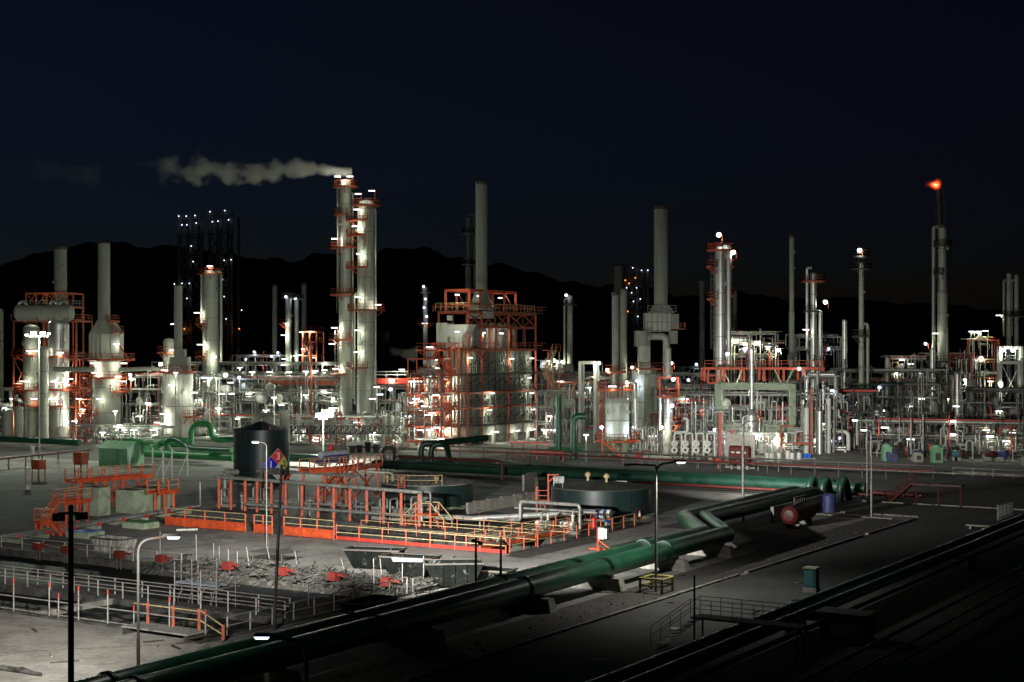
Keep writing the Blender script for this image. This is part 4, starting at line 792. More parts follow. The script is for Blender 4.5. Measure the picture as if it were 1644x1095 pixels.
zb = 1.2; gpipe('long green pipe at the far left edge', [qg(-60, 92, zb), qg(128, 92, zb)], .5, 'green'); gpipe('bright green pipe before the mint shed', [qg(216, 80, zb), qg(376, 80, zb)], .62, 'green2')
gpipe('bright green pipe with a sloping bend behind the shed', [qg(200, 96, 1.4), qg(232, 96, 1.4), qg(262, 90, 2.0), qg(300, 90, 2.0)], .6, 'green2'); gpipe('bright green pipe curving down to the shed pipe', [qg(300, 94, 2.1), qg(262, 94, 2.1), qg(244, 86, 1.2), qg(222, 86, 1.2)], .6, 'green2')
gpipe('dark green hump pipe with a handwheel end', [qg(268, 84, .3), qg(268, 84, 3.2), qg(285, 84, 3.2), qg(305, 84, 1.9), qg(372, 84, 1.9)], .42, 'green', 1.6)
D_ = 222; gpipe('upright green loop pipe over the left pipes', [P(307, 712, D_), P(307, 680, D_), P(340, 680, D_), P(340, 706, D_), P(376, 706, D_)], .42, 'green2', 2.0)
gpipe('green pipe behind the tall hazard tank', [qg(462, 84, 1.2), qg(530, 84, 1.2)], .6, 'green'); 
D_ = 205; gpipe('dark green elbow pipe rising before the big heater', [P(676, 742, D_), P(676, 712, D_), P(696, 712, D_), P(782, 703, D_ + 6)], .42, 'dgreen', 1.4); gpipe('second dark green elbow beside the first one', [P(692, 742, D_), P(692, 714, D_), P(716, 712, D_), P(722, 738, D_ - 3)], .42, 'dgreen', 1.6)
D_ = 232
for px, lab in ((897, 'left upright green pipe beside the reactor'), (921, 'right upright green pipe nearer the reactor')): gpipe(lab, [P(px, 738, D_), P(px, 636 if px < 900 else 668, D_)] + ([P(940, 668, D_)] if px > 900 else []), .5, 'green', 1.2)
gpipe('short green pipe low beside the reactor foot', [P(880, 722, 236), P(934, 722, 234)], .45, 'green2'); gpipe('black pipe loop left of the dark green elbows', [P(614, 740, 215), P(614, 719, 215), P(633, 719, 215), P(633, 740, 215)], .3, 'dark', .7)
# dark service pipes, racks and walls along the plant front
t = thing('service_pipe_rack', 'dark low rack of thin service pipes along the plant edge', 'pipe rack', Q(0, 108))
for i, z in enumerate((1.3, 1.3, 1.9)): MB().tube([qg(690, 108 + i * .5, z), qg(1500, 108 + i * .5, z)], .14, 6).build('pipe', M['redp' if i < 2 else 'dark'], t)
for px in range(700, 1500, 38): q = qg(px, 108.2); MB().bar(q, q + UP * 1.9, .12).build('post', M['dark'], t)
guard('plant_edge_railing', 'thin dark railing along the plant edge in the middle of the picture', [qg(1000, 112, 0), qg(1250, 112, 0)], 'grey', 1.6, 3.0, .05)
t = thing('red_service_frame', 'red painted low pipe frame left of the reactor steps', 'pipe frame', qg(820, 112))
for dz, x0, x1 in ((2.6, 820, 880), (1.2, 850, 905), (.8, 862, 912)): MB().box(qg(x0, 112, dz), U * (pa(x1, 112) - pa(x0, 112)), W * .3, UP * .28).build('beam', M['redo'], t)
for px in (822, 840, 862, 880, 904): q = qg(px, 112.1); MB().bar(q, q + UP * (2.6 if px < 882 else 1.2), .2).build('leg', M['redo'], t)
# left yard: pipe bundles, vents, posts
t = thing('pipe_bundle', 'long bundle of pale pipes on low sleepers beside the green chambers', 'pipe bundle', G(0, 860))
p, q = G(-60, 872, .5), G(306, 812, .5)
for i in range(4): MB().tube([p + U * i * .45, q + U * i * .45] + ([q + U * i * .45 + UP * 2.6] if i == 3 else []), .13, 8).build('pipe', M['steel'], t)
for k_ in range(9): f_ = p.lerp(q, .05 + k_ * .11); f_.z = 0; MB().box(f_ - U * .3 - W * .2, U * 2.1, W * .4, UP * .36).build('sleeper', M['conc_green'], t)
for k_ in range(9): f_ = p.lerp(q, .05 + k_ * .11); f_.z = .36; MB().box(f_ + U * 1.72 - W * .15, U * .2, W * .3, UP * .35).build('clamp', M['redo'], t)
t = thing('pipe_bundle', 'raised bundle of dark pipes at the far left before the shed', 'pipe bundle', G(0, 745))
p, q = L3(-30, 740, 1.6), L3(146, 722, 1.6)
for i in range(4): MB().tube([p + V((0, i * .5, 0)), q + V((0, i * .5, 0))], .14, 6).build('pipe', M['steel' if i % 2 else 'redp'], t)
for k_ in range(7): f_ = p.lerp(q, .08 + k_ * .15); MB().bar(V((f_.x, f_.y, 0)), f_ - UP * .1, .2).build('post', M['conc'], t)
for i, (px, y1, y0, r_) in enumerate(((45, 786, 750, .34), (52, 745, 716, .28))):
    c = G(px, y1); hh = Z(y0, c.y); solo(MB().lathe(c, [(r_, 0), (r_, hh - .2), (r_ * 1.25, hh - .18), (r_ * 1.25, hh)], 16), 'vent_pillar', M['white'], ['fat white vent pillar in the left yard', 'smaller white vent pillar behind the fat one'][i], 'vent', c)
for i, (px, y1, y0) in enumerate(((62, 772, 738), (130, 770, 726))):
    c = G(px, y1); t = thing('valve_tower', ['rusty orange valve stand left of the orange platform', 'rusty orange valve stand behind the orange platform'][i], 'valve stand', c, 'rusty valve stands in the left yard'); hh = Z(y0, c.y)
    for sx in (-.5, .5):
        for sy in (-.5, .5): MB().bar(c + U * sx * 1.4 + W * sy, c + U * sx + W * sy + UP * hh, .12).build('leg', M['rust'], t)
    MB().cbox(c + UP * hh * .55, 1.4, 1.2, hh * .45, U, W).build('body', M['rust'], t)
for i, (px, y1, y0) in enumerate(((95, 776, 742), (208, 770, 726), (245, 768, 720), (276, 768, 722), (262, 775, 728), (301, 766, 720))):
    c = G(px, y1); hh = Z(y0, c.y); b = MB(); b.bar(c, c + UP * hh, .16); b.bar(c + UP * hh, c + UP * (hh + .6) + V((-.35, 0, 0)), .12)
    if i > 2: b.bar(c + V((-1.2, 0, 0)), c + UP * hh * .8, .1)
    solo(b, 'fence_post', M['white'], ['thin white bent top post far left in the yard', 'white bent top post just left of the shed pipes', 'white bent top post in front of the green pipe', 'braced white post second from the hazard tank', 'braced white post in the middle of the braced ones', 'braced white post nearest the hazard tank'][i], 'post', c, 'white bent top posts by the green pipes')
# red vessel and blue drum by the culvert
c = G(1268, 850); t = thing('red_vessel', 'dull red horizontal vessel with a domed end beside the culvert wall', 'vessel', c); ax = (G(1330, 828) - c).normalized()
MB().lathe(c + UP * 1.35, [(.01, -.55), (.5, -.45), (.8, -.2), (.88, 0), (.88, 6.2), (.8, 6.4), (.01, 6.7)], 24, ax).build('shell', M['redp'], t)
for k_ in (1.0, 5.0): MB().cbox(c + ax * k_, .3, 1.3, .6, ax).build('saddle', M['conc'], t)
b = MB(); [b.tube([c + ax * (1.5 + i * .7) + UP * 2.2, c + ax * (1.5 + i * .7) + UP * 2.9], .1, 6) for i in range(6)]; b.tube([c + ax * 1.4 + UP * 2.75, c + ax * 5.2 + UP * 2.75], .1, 6); b.build('manifold', M['dark'], t)
c = G(1331, 822); solo(MB().lathe(c, [(.7, 0), (.7, 1.7), (.55, 1.9), (.01, 2.0)], 20), 'blue_drum', M['navy'], 'faded blue drum behind the red vessel', 'drum', c)
for i, (px, y_) in enumerate(((1298, 804), (1320, 806), (1349, 806))):
    c = G(px, y_); solo(MB().tube(arc([c - UP * .2, c + UP * 2.0, c + W * 1.6 + UP * 2.6, c + W * 3 - UP * .2], 1.0), .42, 14), 'goose_neck_pipe', M['dgreen'], ['first green goose neck pipe past the culvert', 'second green goose neck pipe past the culvert', 'green goose neck pipe nearest the corner lamps'][i], 'pipe', c, 'green goose neck pipes at the culvert')
t = thing('red_stair', 'dim red stair with rails over the pipes right of the corner lamps', 'stair', G(1440, 805)); b = MB(); f0, f1 = G(1430, 806), L3(1466, 775, 2.4); d = f1 - f0
for s_ in (-.5, .5): b.bar(f0 + W * s_, f1 + W * s_, .08, .26)
for i in range(10): q = f0 + d * (i + .5) / 10; b.box(q - W * .5, W, V((.28, 0, 0)), UP * .05)
b.build('flight', M['redp'], t); b = MB()
for s_ in (-.5, .5): b.rail([f0 + W * s_, f1 + W * s_], 1.05, 1.3, .06)
b.build('railing', M['redp'], t)
b = MB(); b.box(f1 - W * .8 - UP * .15, U * 5.5, W * 1.6, UP * .15); [b.bar(f1 + U * k_ - UP * .15, V((f1.x + U.x * k_, f1.y + U.y * k_, 0)), .15) for k_ in (.3, 2.8, 5.2)]; b.build('landing', M['redp'], t)
# red fire cabinet and its beige back board
c = qg(1170, 112); t = thing('fire_cabinet', 'red pump cabinet in front of a beige board at the plant edge', 'fire cabinet', c); hh = 3.2
MB().box(c + UP * .7, U * 3.0, W * 1.0, UP * 2.3).build('body', M['redp'], t); MB().lathe(c + W * .5 + UP * 2.95, [(.01, -.01), (.45, 0), (.45, 3.0), (.01, 3.01)], 14, U).build('hood', M['redp'], t)
for k_ in range(3): MB().box(c + U * (.35 + k_ * .85) - W * .03 + UP * 2.35, U * .55, W * .03, UP * .2).build('label_plate', M['white'], t)
for k_ in (.2, 1.4, 2.6): MB().box(c + U * k_ + W * .2, U * .25, W * .6, UP * .7).build('foot', M['grey'], t)
c = qg(1164, 114.5); solo(MB().box(c, U * 4.6, W * .15, UP * 4.9), 'back_board', M['sand'], 'tall beige board behind the red pump cabinet', 'board', c)
c = qg(1154, 112); solo(MB().cbox(c + UP * .9, .9, .6, .9, U, W).bar(c, c + UP * .9, .15), 'hose_box', M['redo'], 'small red hose box left of the red pump cabinet', 'hose box', c)
c = qg(1026, 114); solo(MB().cbox(c + UP * .9, .9, .6, .9, U, W).bar(c, c + UP * .9, .15), 'hose_box', M['redo'], 'small red hose box at the reactor stair foot', 'hose box', c)
# ================================================================== the plant: columns, heaters, stacks
def gallery(t, c, r, z, out, a0, a1, mr='orange', md='orange', brk=True):
    """an annular deck round a column with its handrail"""
    a0, a1 = R(a0), R(a1); n = max(3, round((a1 - a0) * 5)); b = MB()
    for i in range(n):
        p, q = a0 + (a1 - a0) * i / n, a0 + (a1 - a0) * (i + 1) / n
        k = [V((c.x + rr * cos(a), c.y + rr * sin(a), z - .14)) for rr, a in ((r + .01, p), (r + out, p), (r + out, q), (r + .01, q))]
        b.hexa(k, [v + UP * .14 for v in k]); b.bar(k[1] + UP * .1, k[2] + UP * .1, .07, .34)
    if brk:
        for a in (a0 + .1, (a0 + a1) / 2, a1 - .1): d = V((cos(a), sin(a), 0)); b.bar(V((c.x, c.y, z - 1.3)) + d * r, V((c.x, c.y, z - .1)) + d * (r + out * .9), .12)
    o = b.build('platform', M[md], t); b = MB(); pp = ring_pts(V((c.x, c.y, 0)), r + out - .05, z, n, a0, a1)
    b.rail([V((c.x + (r + .1) * cos(a0), c.y + (r + .1) * sin(a0), z))] + pp + [V((c.x + (r + .1) * cos(a1), c.y + (r + .1) * sin(a1), z))], 1.15, 1.2, .075); b.build('railing', M[mr], o); return o
def vcage(t, c, r, a, z0, z1, m='grey'):
    d = V((cos(R(a)), sin(R(a)), 0)); s_ = V((-d.y, d.x, 0)); o = V((c.x, c.y, 0)) + d * (r + .25); b = MB()
    for k in (-.25, .25): b.bar(o + s_ * k + UP * z0, o + s_ * k + UP * z1, .07)
    for i in range(int((z1 - z0) / .45)): b.bar(o - s_ * .25 + UP * (z0 + i * .45), o + s_ * .25 + UP * (z0 + i * .45), .05)
    for i in range(int((z1 - z0 - 2) / 1.1)):
        z = z0 + 2.2 + i * 1.1; k = [o + s_ * (-.35) + UP * z, o + s_ * (-.35) + d * .6 + UP * z, o + s_ * .35 + d * .6 + UP * z, o + s_ * .35 + UP * z]
        for p, q in zip(k[:-1], k[1:]): b.bar(p, q, .05)
    for k in (-.3, .3): b.bar(o + s_ * k + d * .6 + UP * (z0 + 2.2), o + s_ * k + d * .6 + UP * z1, .04)
    return b.build('ladder', M[m], t)
def column(name, label, cat, px, wpx, ytop, D, m='shell', gal=(), lamps=(), lad=(), cone=True, steps=(), ris=(), group=None, skirt=None, band=3.6, mr='orange', pw=420, cap='dome', seg=28, zb=.3):
    c = V((X(px, D), D, 0)); r = wpx / 2 * D / F; zt = Z(ytop, D); t = thing(name, label, cat, V((c.x, c.y, zb)), group)
    sec = [(zb, r)]                                   # (z, radius) breaks from the bottom
    for py, w2 in steps: sec += [(Z(py, D), sec[-1][1]), (Z(py, D) + abs(w2 / 2 * D / F - sec[-1][1]) * 1.6 + .1, w2 / 2 * D / F)]
    pr = []; sec.append((zt, sec[-1][1]))
    for (z0, r0), (z1_, r1) in zip(sec[:-1], sec[1:]):
        if abs(r0 - r1) > .01: pr += [(r0, z0), (r1, z1_)]; continue
        n = max(1, round((z1_ - z0) / band))
        for i in range(n):
            za, zb_ = z0 + (z1_ - z0) * i / n, z0 + (z1_ - z0) * (i + 1) / n
            pr += [(r0, za), (r0, zb_ - .12), (r0 + .035, zb_ - .11), (r0 + .035, zb_ - .01)]
    rt = sec[-1][1]
    MB().lathe(c, pr, seg).build('shell', M[m], t)
    s = MB(); prev = None
    for (r0, h0), (r1, h1) in zip(pr[2::4], pr[3::4]):
        if abs(r0 - r1) < .001: s.lathe(c + UP * (h0 + .02), [(r0 + .012, 0), (r0 + .012, .09)], seg)
    if s.v: s.build('weld_seam', M['seam'], t)
    if cap == 'dome': MB().lathe(c, [(rt * cos(a * pi / 16), zt + rt * .55 * sin(a * pi / 16)) for a in range(9)], seg).build('head', M[m], t)
    elif cap == 'rim': MB().lathe(c, [(rt + .12, zt - .5), (rt + .16, zt - .1), (rt + .16, zt + .1), (rt - .1, zt + .12), (rt - .12, zt - 2)], seg).build('rim', M['dark'], t)
    if skirt: MB().lathe(c, [(r + .25, zb), (r + .25, Z(skirt, D) - .02), (r * .9, Z(skirt, D))], seg).build('skirt', M['conc'], t)
    def rad(py):
        z = Z(py, D); k = sec[0][1]
        for z_, r_ in sec:
            if z_ <= z: k = r_
        return k
    if wpx > 8 and m != 'dark':
        rn = random.Random(int(px * 7)); zlo_ = sec[0][0] + 4
        for i in range(6 if wpx > 14 else 3):
            z_ = rn.uniform(zlo_, zt - 1); an_ = R(rn.choice((-150, -120, -95, -70, -50, -30)) + rn.uniform(-12, 12)); d_ = V((cos(an_), sin(an_), 0)); k_ = sec[0][1]
            for zz_, rr_ in sec:
                if zz_ <= z_: k_ = rr_
            w_n = rn.choice((.16, .2, .38)); q_ = V((c.x, c.y, z_)) + d_ * (k_ - .05)
            MB().lathe(q_, [(w_n * .75, 0), (w_n * .75, .3), (w_n * 1.15, .31), (w_n * 1.15, .42), (.02, .43)], 12, d_).build('manway' if w_n > .3 else 'nozzle', M[m], t)
    for g_ in gal:
        py, a0, a1, out = g_[:4]; gallery(t, c, rad(py), Z(py, D), out, a0, a1, g_[4] if len(g_) > 4 else mr, g_[4] if len(g_) > 4 else mr)
    for y0, y1, a in lad: vcage(t, c, rad(y0), a, Z(y0, D), Z(y1, D))
    for a, y0, y1, rr in ris:
        d = V((cos(R(a)), sin(R(a)), 0)); o = V((c.x, c.y, 0)) + d * (r + rr + .35); MB().tube(arc([V((c.x, c.y, Z(y0, D))) + d * rt * .6, o + UP * Z(y0, D), o + UP * Z(y1, D)], .8, 5), rr, 10).build('riser_pipe', M[m], t)
    for l in lamps:
        lx, ly = l[:2]; kd = l[2] if len(l) > 2 else 'tube'; p_ = l[3] if len(l) > 3 else pw
        dx = X(lx, D) - c.x; rr = rad(ly); p_ = p_ * (.5 if kd == 'tube' and abs(dx) < rr + .3 else 1); dd = D - max(0, math.sqrt(max(0, (rr + 1.5) ** 2 - dx * dx))) if abs(dx) < rr + 1.5 else D
        lamp(t, P(lx, ly, dd), kd, p_, 1.9 if kd == 'tube' else 1.2, 'orange' if mr == 'orange' else 'grey', 1.3 if D < 330 else 1.7)
    return t, c, r
# far left
column('storage_vessel', 'dim green vessel cut off by the left edge of the picture', 'vessel', -8, 26, 500, 330, 'conc_green', band=6)
t, c, r = column('chimney_stack', 'shorter pale chimney at the far left behind the orange unit', 'chimney', 97, 20, 397, 300, 'stack', steps=((497, 20),), cap='rim', band=3.2)
column('reactor_vessel', 'shiny clad vessel on a white base, right one of the orange unit', 'vessel', 94, 33, 520, 288, 'alu', gal=((572, -200, 40, 1.6), (625, -200, 20, 1.8), (651, 150, 300, 1.6)), lamps=((97, 566), (87, 612), (84, 640), (107, 618)), skirt=683, band=5, lad=((683, 530, -60),))
column('reactor_vessel', 'duller clad vessel, left one of the orange unit', 'vessel', 50, 26, 528, 288, 'shell', gal=((570, 140, 300, 1.6), (626, 140, 330, 1.6), (650, 140, 320, 1.5)), lamps=((48, 563), (60, 563), (41, 612), (55, 640)), band=5)
column('process_drum', 'dark slim vessel between the two clad vessels of the orange unit', 'vessel', 70, 16, 560, 284, 'shell', band=4)
t = thing('overhead_drum', 'fat horizontal grey drum on top of the orange unit at far left', 'vessel', P(70, 514, 286)); D = 286
MB().lathe(P(28, 502, D), [(.01, -.8), (1.2, -.4), (1.55, 0), (1.55, 10.2), (1.2, 10.6), (.01, 11)], 24, V((1, 0, 0))).build('shell', M['shell'], t)
for px in (38, 62, 88, 108): MB().cbox(P(px, 516, D), .5, 2.4, 1.0).build('saddle', M['grey'], t)
b = MB(); [b.tube(arc([P(px, 497, D), P(px, 484, D), P(px + 12, 484, D), P(px + 12, 497, D)], .8), .3, 8) for px in (30, 80, 96)]; b.build('nozzle_pipe', M['alu'], t)
def frame(name, label, px0, px1, D, dep, levels, m='orange', nb=None, brace=(), rails=(), lamps=(), cat='steel frame', group=None, w_=.3, decks=(), mr=None, top=None, pw=420, ud=None, lm=None, kinds='tube', zb=None):
    """a steel frame: its posts, a beam ring per level, grating decks with railings, braces and lamps"""
    ud = ud or V((cos(R(-14)), sin(R(-14)), 0)); wd = V((-ud.y, ud.x, 0)); A = V((X(px0, D), D, .3)); L_ = along(px1, V((A.x, A.y, 0)), ud); nb = nb or max(1, round(L_ / 5))
    t = thing(name, label, cat, A, group); zs = [Z(y, D) for y in levels]; zt = max(zs + ([Z(top, D)] if top else []))
    for i in range(nb + 1):
        for j in (0, 1):
            q = A + ud * L_ * i / nb + wd * dep * j; MB().bar(V((q.x, q.y, zb if zb else q.z)), V((q.x, q.y, zt)), w_).build('post', M[m], t)
    for k, z in enumerate(zs):
        b = MB()
        for j in (0, 1): q = A + wd * dep * j; q.z = z - w_ * .5; b.bar(q, q + ud * L_, w_ * .7, w_ * 1.1)
        for i in range(nb + 1): q = A + ud * L_ * i / nb; q.z = z - w_ * .5; b.bar(q, q + wd * dep, w_ * .7, w_ * 1.0)
        b.build('beam', M[m], t)
        if k in decks:
            q = V((A.x, A.y, z + .01)); o = MB().box(q - wd * .9, ud * L_, wd * (dep + 1.2), UP * .06).build('deck', M['dark' if m != 'orange' else 'rust'], t)
            MB().rail([q - wd * .9 + UP * .05, q + ud * L_ - wd * .9 + UP * .05, q + ud * L_ + wd * dep + UP * .05], 1.1, 1.4, .07).build('railing', M[mr or m], o)
    for k in brace:
        b = MB(); z0, z1_ = sorted((zs[k], zs[k + 1]))
        for i in range(nb):
            q = V((A.x, A.y, 0)) + ud * L_ * i / nb; q2 = q + ud * L_ / nb
            b.bar(q + UP * z0, q2 + UP * z1_, .14)
            if i % 2 == 0: b.bar(q2 + UP * z0, q + UP * z1_, .14)
        b.build('brace', M[m], t)
    for l in lamps:
        o = V((A.x, A.y, 0)) - wd * 1.0; s_ = along(l[0], o, ud); q = o + ud * s_; q.z = Z(l[1], q.y); kd = l[2] if len(l) > 2 else kinds
        lamp(t, q, kd, l[3] if len(l) > 3 else pw, 1.5, lm or m, 1.25, ud)
    return t, A, ud, wd, L_
frame('steel_frame', 'tall orange platform frame round the clad vessels at far left', 22, 122, 291, 6, (515, 575, 627, 652), 'rust', 4, (1,), decks=(0, 1, 2), lamps=((57, 495), (62, 606), (36, 612), (113, 608), (130, 664, 'tube', 700), (120, 676), (14, 673, 'tube', 600), (30, 676), (108, 592)), w_=.26)
frame('steel_frame', 'faded orange frame on top of the far left unit before the short chimney', 42, 108, 296, 6, (512, 492, 470), 'rust', 4, (0, 1), decks=(1,), mr='grey', lamps=((57, 496), (70, 498)))
t, A, ud, wd, L_ = frame('stair_tower', 'orange stair and ladder tower between the far left unit and the second heater', 128, 148, 286, 4, (690, 665, 640, 622, 600, 577), 'orange', 1, (0, 1, 2, 3), decks=(1, 2, 3, 4, 5), lamps=((133, 657), (127, 640)), w_=.22)
# second heater: cylinder, transition box and chimney
t, c, r = column('fired_heater', 'grey cylindrical heater with a tall ringed chimney and orange galleries', 'heater', 171, 44, 580, 285, 'shell', gal=((577, -210, 40, 2.6), (606, -215, 35, 1.7), (628, -60, 60, 1.6), (664, 150, 250, 1.5)), cap=None, band=4.2, lad=((690, 606, 190),), lamps=((187, 552), (196, 612), (150, 583), (199, 583), (160, 640), (190, 604), (152, 598, 'tube', 600)))
b = MB(); D = 285
for (w0, y0), (w1, y1) in (((46, 580), (46, 536)), ((46, 536), (24, 514))):
    k0 = w0 / 2 * D / F; k1 = w1 / 2 * D / F
    b.hexa([V((c.x + sx * k0, D + sy * k0 * .8, Z(y0, D))) for sx, sy in ((-1, -1), (1, -1), (1, 1), (-1, 1))], [V((c.x + sx * k1, D + sy * k1 * .8, Z(y1, D))) for sx, sy in ((-1, -1), (1, -1), (1, 1), (-1, 1))])
for px in (149, 156, 163, 178, 186): b.bar(P(px, 579, D - 46 / 2 * D / F * .8 - .08), P(px, 537, D - 46 / 2 * D / F * .8 - .08), .14)
b.build('convection_box', M['shell'], t)
b = MB(); k = 46 / 2 * D / F * .8; b.box(P(178, 572, D - k - .3), V((14 * D / F, 0, 0)), V((0, .28, 0)), UP * 38 * D / F); b.build('box_door', M['panel'], t)
cc = P(167, 514, D); MB().lathe(cc - UP * .2, [p for i in range(8) for p in ((19 / 2 * D / F, i * 1.87), (19 / 2 * D / F, i * 1.87 + 1.75), (19 / 2 * D / F + .06, i * 1.87 + 1.76), (19 / 2 * D / F + .06, i * 1.87 + 1.86))], 28).build('chimney', M['stack'], t)
MB().lathe(cc + UP * 14.5, [(1.2, 0), (1.25, .3), (1.1, .32), (1.0, -.5)], 28).build('chimney_rim', M['dark'], t)
gallery(t, V((cc.x, D, 0)), 1.2, Z(516, D), 1.7, -60, 60, 'rust', 'rust'); gallery(t, V((cc.x, D, 0)), 2.2, Z(534, D), 1.5, -50, 30, 'rust', 'rust')
MB().tube([P(86, 593, 280), P(152, 593, 280)], .5, 12).build('transfer_pipe', M['shell'], t); MB().tube([P(192, 594, 280), P(232, 592, 284), P(262, 592, 284)], .4, 12).build('transfer_pipe', M['shell'], t)
b = MB(); b.bar(P(192, 555, D - 3.5), P(207, 577, D - 3.5), .25); b.build('gallery_brace', M['orange'], t)
# third heater, white
t, c, r = column('fired_heater', 'white cylindrical heater with a slim chimney and an orange top gallery', 'heater', 286, 47, 606, 285, 'white', gal=((597, -220, 20, 1.6), (668, -60, 10, 1.5)), cap=None, band=5.5, lad=((695, 606, 175),), lamps=((264, 594), (276, 618, 'tube', 350), (312, 630), (262, 664, 'tube', 450), (262, 680)), steps=((600, 47), (598, 30)), pw=420)
cc = P(286, 590, 285); MB().lathe(cc, [p for i in range(6) for p in ((.78, i * 2.6), (.78, i * 2.6 + 2.45), (.82, i * 2.6 + 2.46), (.82, i * 2.6 + 2.58))], 22).build('chimney', M['stack'], t)
b = MB(); b.box(P(272, 602, 283), V((3.4, 0, 0)), V((0, 3, 0)), UP * 3.4); b.box(P(279, 574, 283.5), V((2.0, 0, 0)), V((0, 2, 0)), UP * 1.6); b.build('convection_box', M['panel'], t)
column('process_drum', 'short pale vessel beside the slim chimney of the white heater', 'vessel', 271, 18, 548, 292, 'shell', lamps=((279, 520), (277, 562), (276, 586)), band=4, gal=((566, -200, 20, 1.1, 'rust'),))
t, c, r = column('distillation_column', 'fat pale column with a lit lamp on top left of the tall twin columns', 'column', 338, 25, 440, 320, 'shell', gal=((440, -260, 100, 1.1, 'rust'), (520, 140, 260, 1.6, 'rust'), (572, 140, 260, 1.6, 'rust')), lamps=((337, 427, 'tube', 700), (316, 502, 'tube', 700), (321, 553, 'tube', 700), (345, 573, 'globe', 500)), lad=((590, 450, 250),), ris=((-5, 436, 580, .3), (160, 438, 520, .22)), band=5)
# twin tall columns
D = 296
column('distillation_column', 'tallest pale column trailing steam, left one of the twin columns', 'column', 555, 21, 292, D, 'shell', steps=((478, 17),), cap='dome', band=4.5, lad=((520, 384, 230), (640, 530, 200), (384, 296, 215)),
       gal=((300, -250, 70, 1.4, 'rust'), (345, 150, 290, 1.2, 'rust'), (398, 130, 350, 2.0, 'rust'), (473, 140, 360, 2.0, 'rust'), (545, 140, 300, 2.0, 'rust'), (600, 150, 280, 1.7, 'rust')), ris=((-35, 310, 640, .2), (160, 300, 470, .12)),
       lamps=((542, 283, 'tube', 600), (562, 283, 'tube', 600), (537, 383, 'tube', 650), (537, 526, 'tube', 750), (533, 552, 'tube', 500), (539, 592, 'tube', 500), (536, 655, 'tube', 500)))
column('distillation_column', 'fat pale column with orange galleries, right one of the twin columns', 'column', 588, 29, 328, D - 4, 'shell', steps=((336, 25),), cap='dome', band=4.5, lad=((640, 440, 265), (430, 335, 265)),
       gal=((330, -260, 80, 1.2, 'rust'), (354, 140, 280, 2.2, 'rust'), (378, 150, 270, 2.2, 'rust'), (430, 140, 280, 2.2, 'rust'), (498, 120, 380, 1.9, 'rust'), (590, 150, 280, 2.0, 'rust')), ris=((178, 470, 650, .16), (-30, 335, 650, .16)),
       lamps=((575, 311, 'tube', 500), (597, 306, 'tube', 500), (573, 336, 'tube', 550), (570, 363, 'tube', 450), (577, 407, 'tube', 900), (575, 476, 'tube', 700), (607, 489, 'tube', 250), (573, 565, 'tube', 700), (574, 530, 'tube', 500)))
# chimneys and columns further back
for px, wd, yt, D, lab, mm in ((441, 8, 457, 430, 'thin dim chimney left of the orange topped group', 'stack'), (488, 8, 455, 430, 'thin dim chimney behind the orange topped group', 'stack'), (1271, 9, 378, 300, 'thin tall stack right of the orange gantry column', 'stack'), (993, 16, 425, 470, 'dim wide stack behind the twin stacked reactor column', 'stack'), (1127, 9, 452, 330, 'black slim stack left of the gantry column', 'dark'), (1180, 7, 466, 420, 'dim slim stack right of the gantry column', 'stack')):
    column('chimney_stack', lab, 'chimney', px, wd, yt, D, mm, cap='rim', band=4, seg=16, steps=((500, wd * .85),) if px == 1271 else ())
column('distillation_column', 'small pale column of the far orange topped group, left one', 'column', 463, 10, 478, 400, 'shell', gal=((478, -260, 80, 1.2, 'grey'), (520, 150, 260, 1.8)), lamps=((459, 476, 'blue', 60), (459, 519), (456, 538), (457, 576)), seg=16, mr='orange', pw=700)
column('distillation_column', 'small pale column of the far orange topped group, right one', 'column', 476, 8, 480, 402, 'shell', gal=((480, -260, 80, 1.2, 'grey'),), lamps=((475, 571), (474, 479, 'blue', 60)), seg=16, pw=700)
frame('steel_frame', 'small orange tower frame with lamps right of the far thin chimneys', 486, 508, 380, 5, (570, 548, 532), 'rust', 2, (0,), decks=(1, 2), lamps=((498, 532), (484, 533), (487, 560), (503, 574), (481, 570)), pw=500)
column('lamp_column', 'far slender column ringed with small lamps left of the big heater', 'column', 683, 8, 462, 420, 'grey', gal=((520, -220, 40, 1.6, 'rust'), (470, -260, 80, .8, 'grey')), lamps=((680, 460, 'blue', 60), (683, 480, 'blue', 60), (681, 494, 'blue', 60), (685, 508, 'blue', 60), (682, 519, 'tube', 500)), seg=14)
column('chimney_stack', 'dark slim stack with an orange tip behind the big heater chimney', 'chimney', 752, 10, 350, 300, 'dark', gal=((375, -260, 80, .9, 'dark'), (425, -260, 80, .9, 'dark')), cap='rim', steps=((430, 7),), seg=16, ris=((0, 345, 460, .25),))
column('distillation_column', 'white speckled column with orange platforms left of the big heater', 'column', 692, 18, 562, 262, 'white', gal=((562, -200, 70, 1.6), (600, 150, 300, 1.4), (636, 150, 330, 1.6), (668, 150, 320, 1.5)), lamps=((690, 557, 'tube', 300), (687, 604), (672, 612), (682, 652), (686, 666), (690, 690), (677, 644)), band=3, lad=((700, 562, 260),))
column('distillation_column', 'slim pale pair topped column left of the reactor', 'column', 915, 9, 476, 330, 'shell', gal=((490, -260, 80, 1.0, 'dark'), (600, -220, 40, 1.5, 'rust')), lamps=((909, 474, 'blue', 60), (903, 581, 'globe', 400)), seg=16, ris=((170, 480, 600, .25),))
column('process_drum', 'white short vessel at the foot of the slim pair topped column', 'vessel', 912, 17, 588, 326, 'white', band=3, gal=((606, -200, 20, 1.4),))
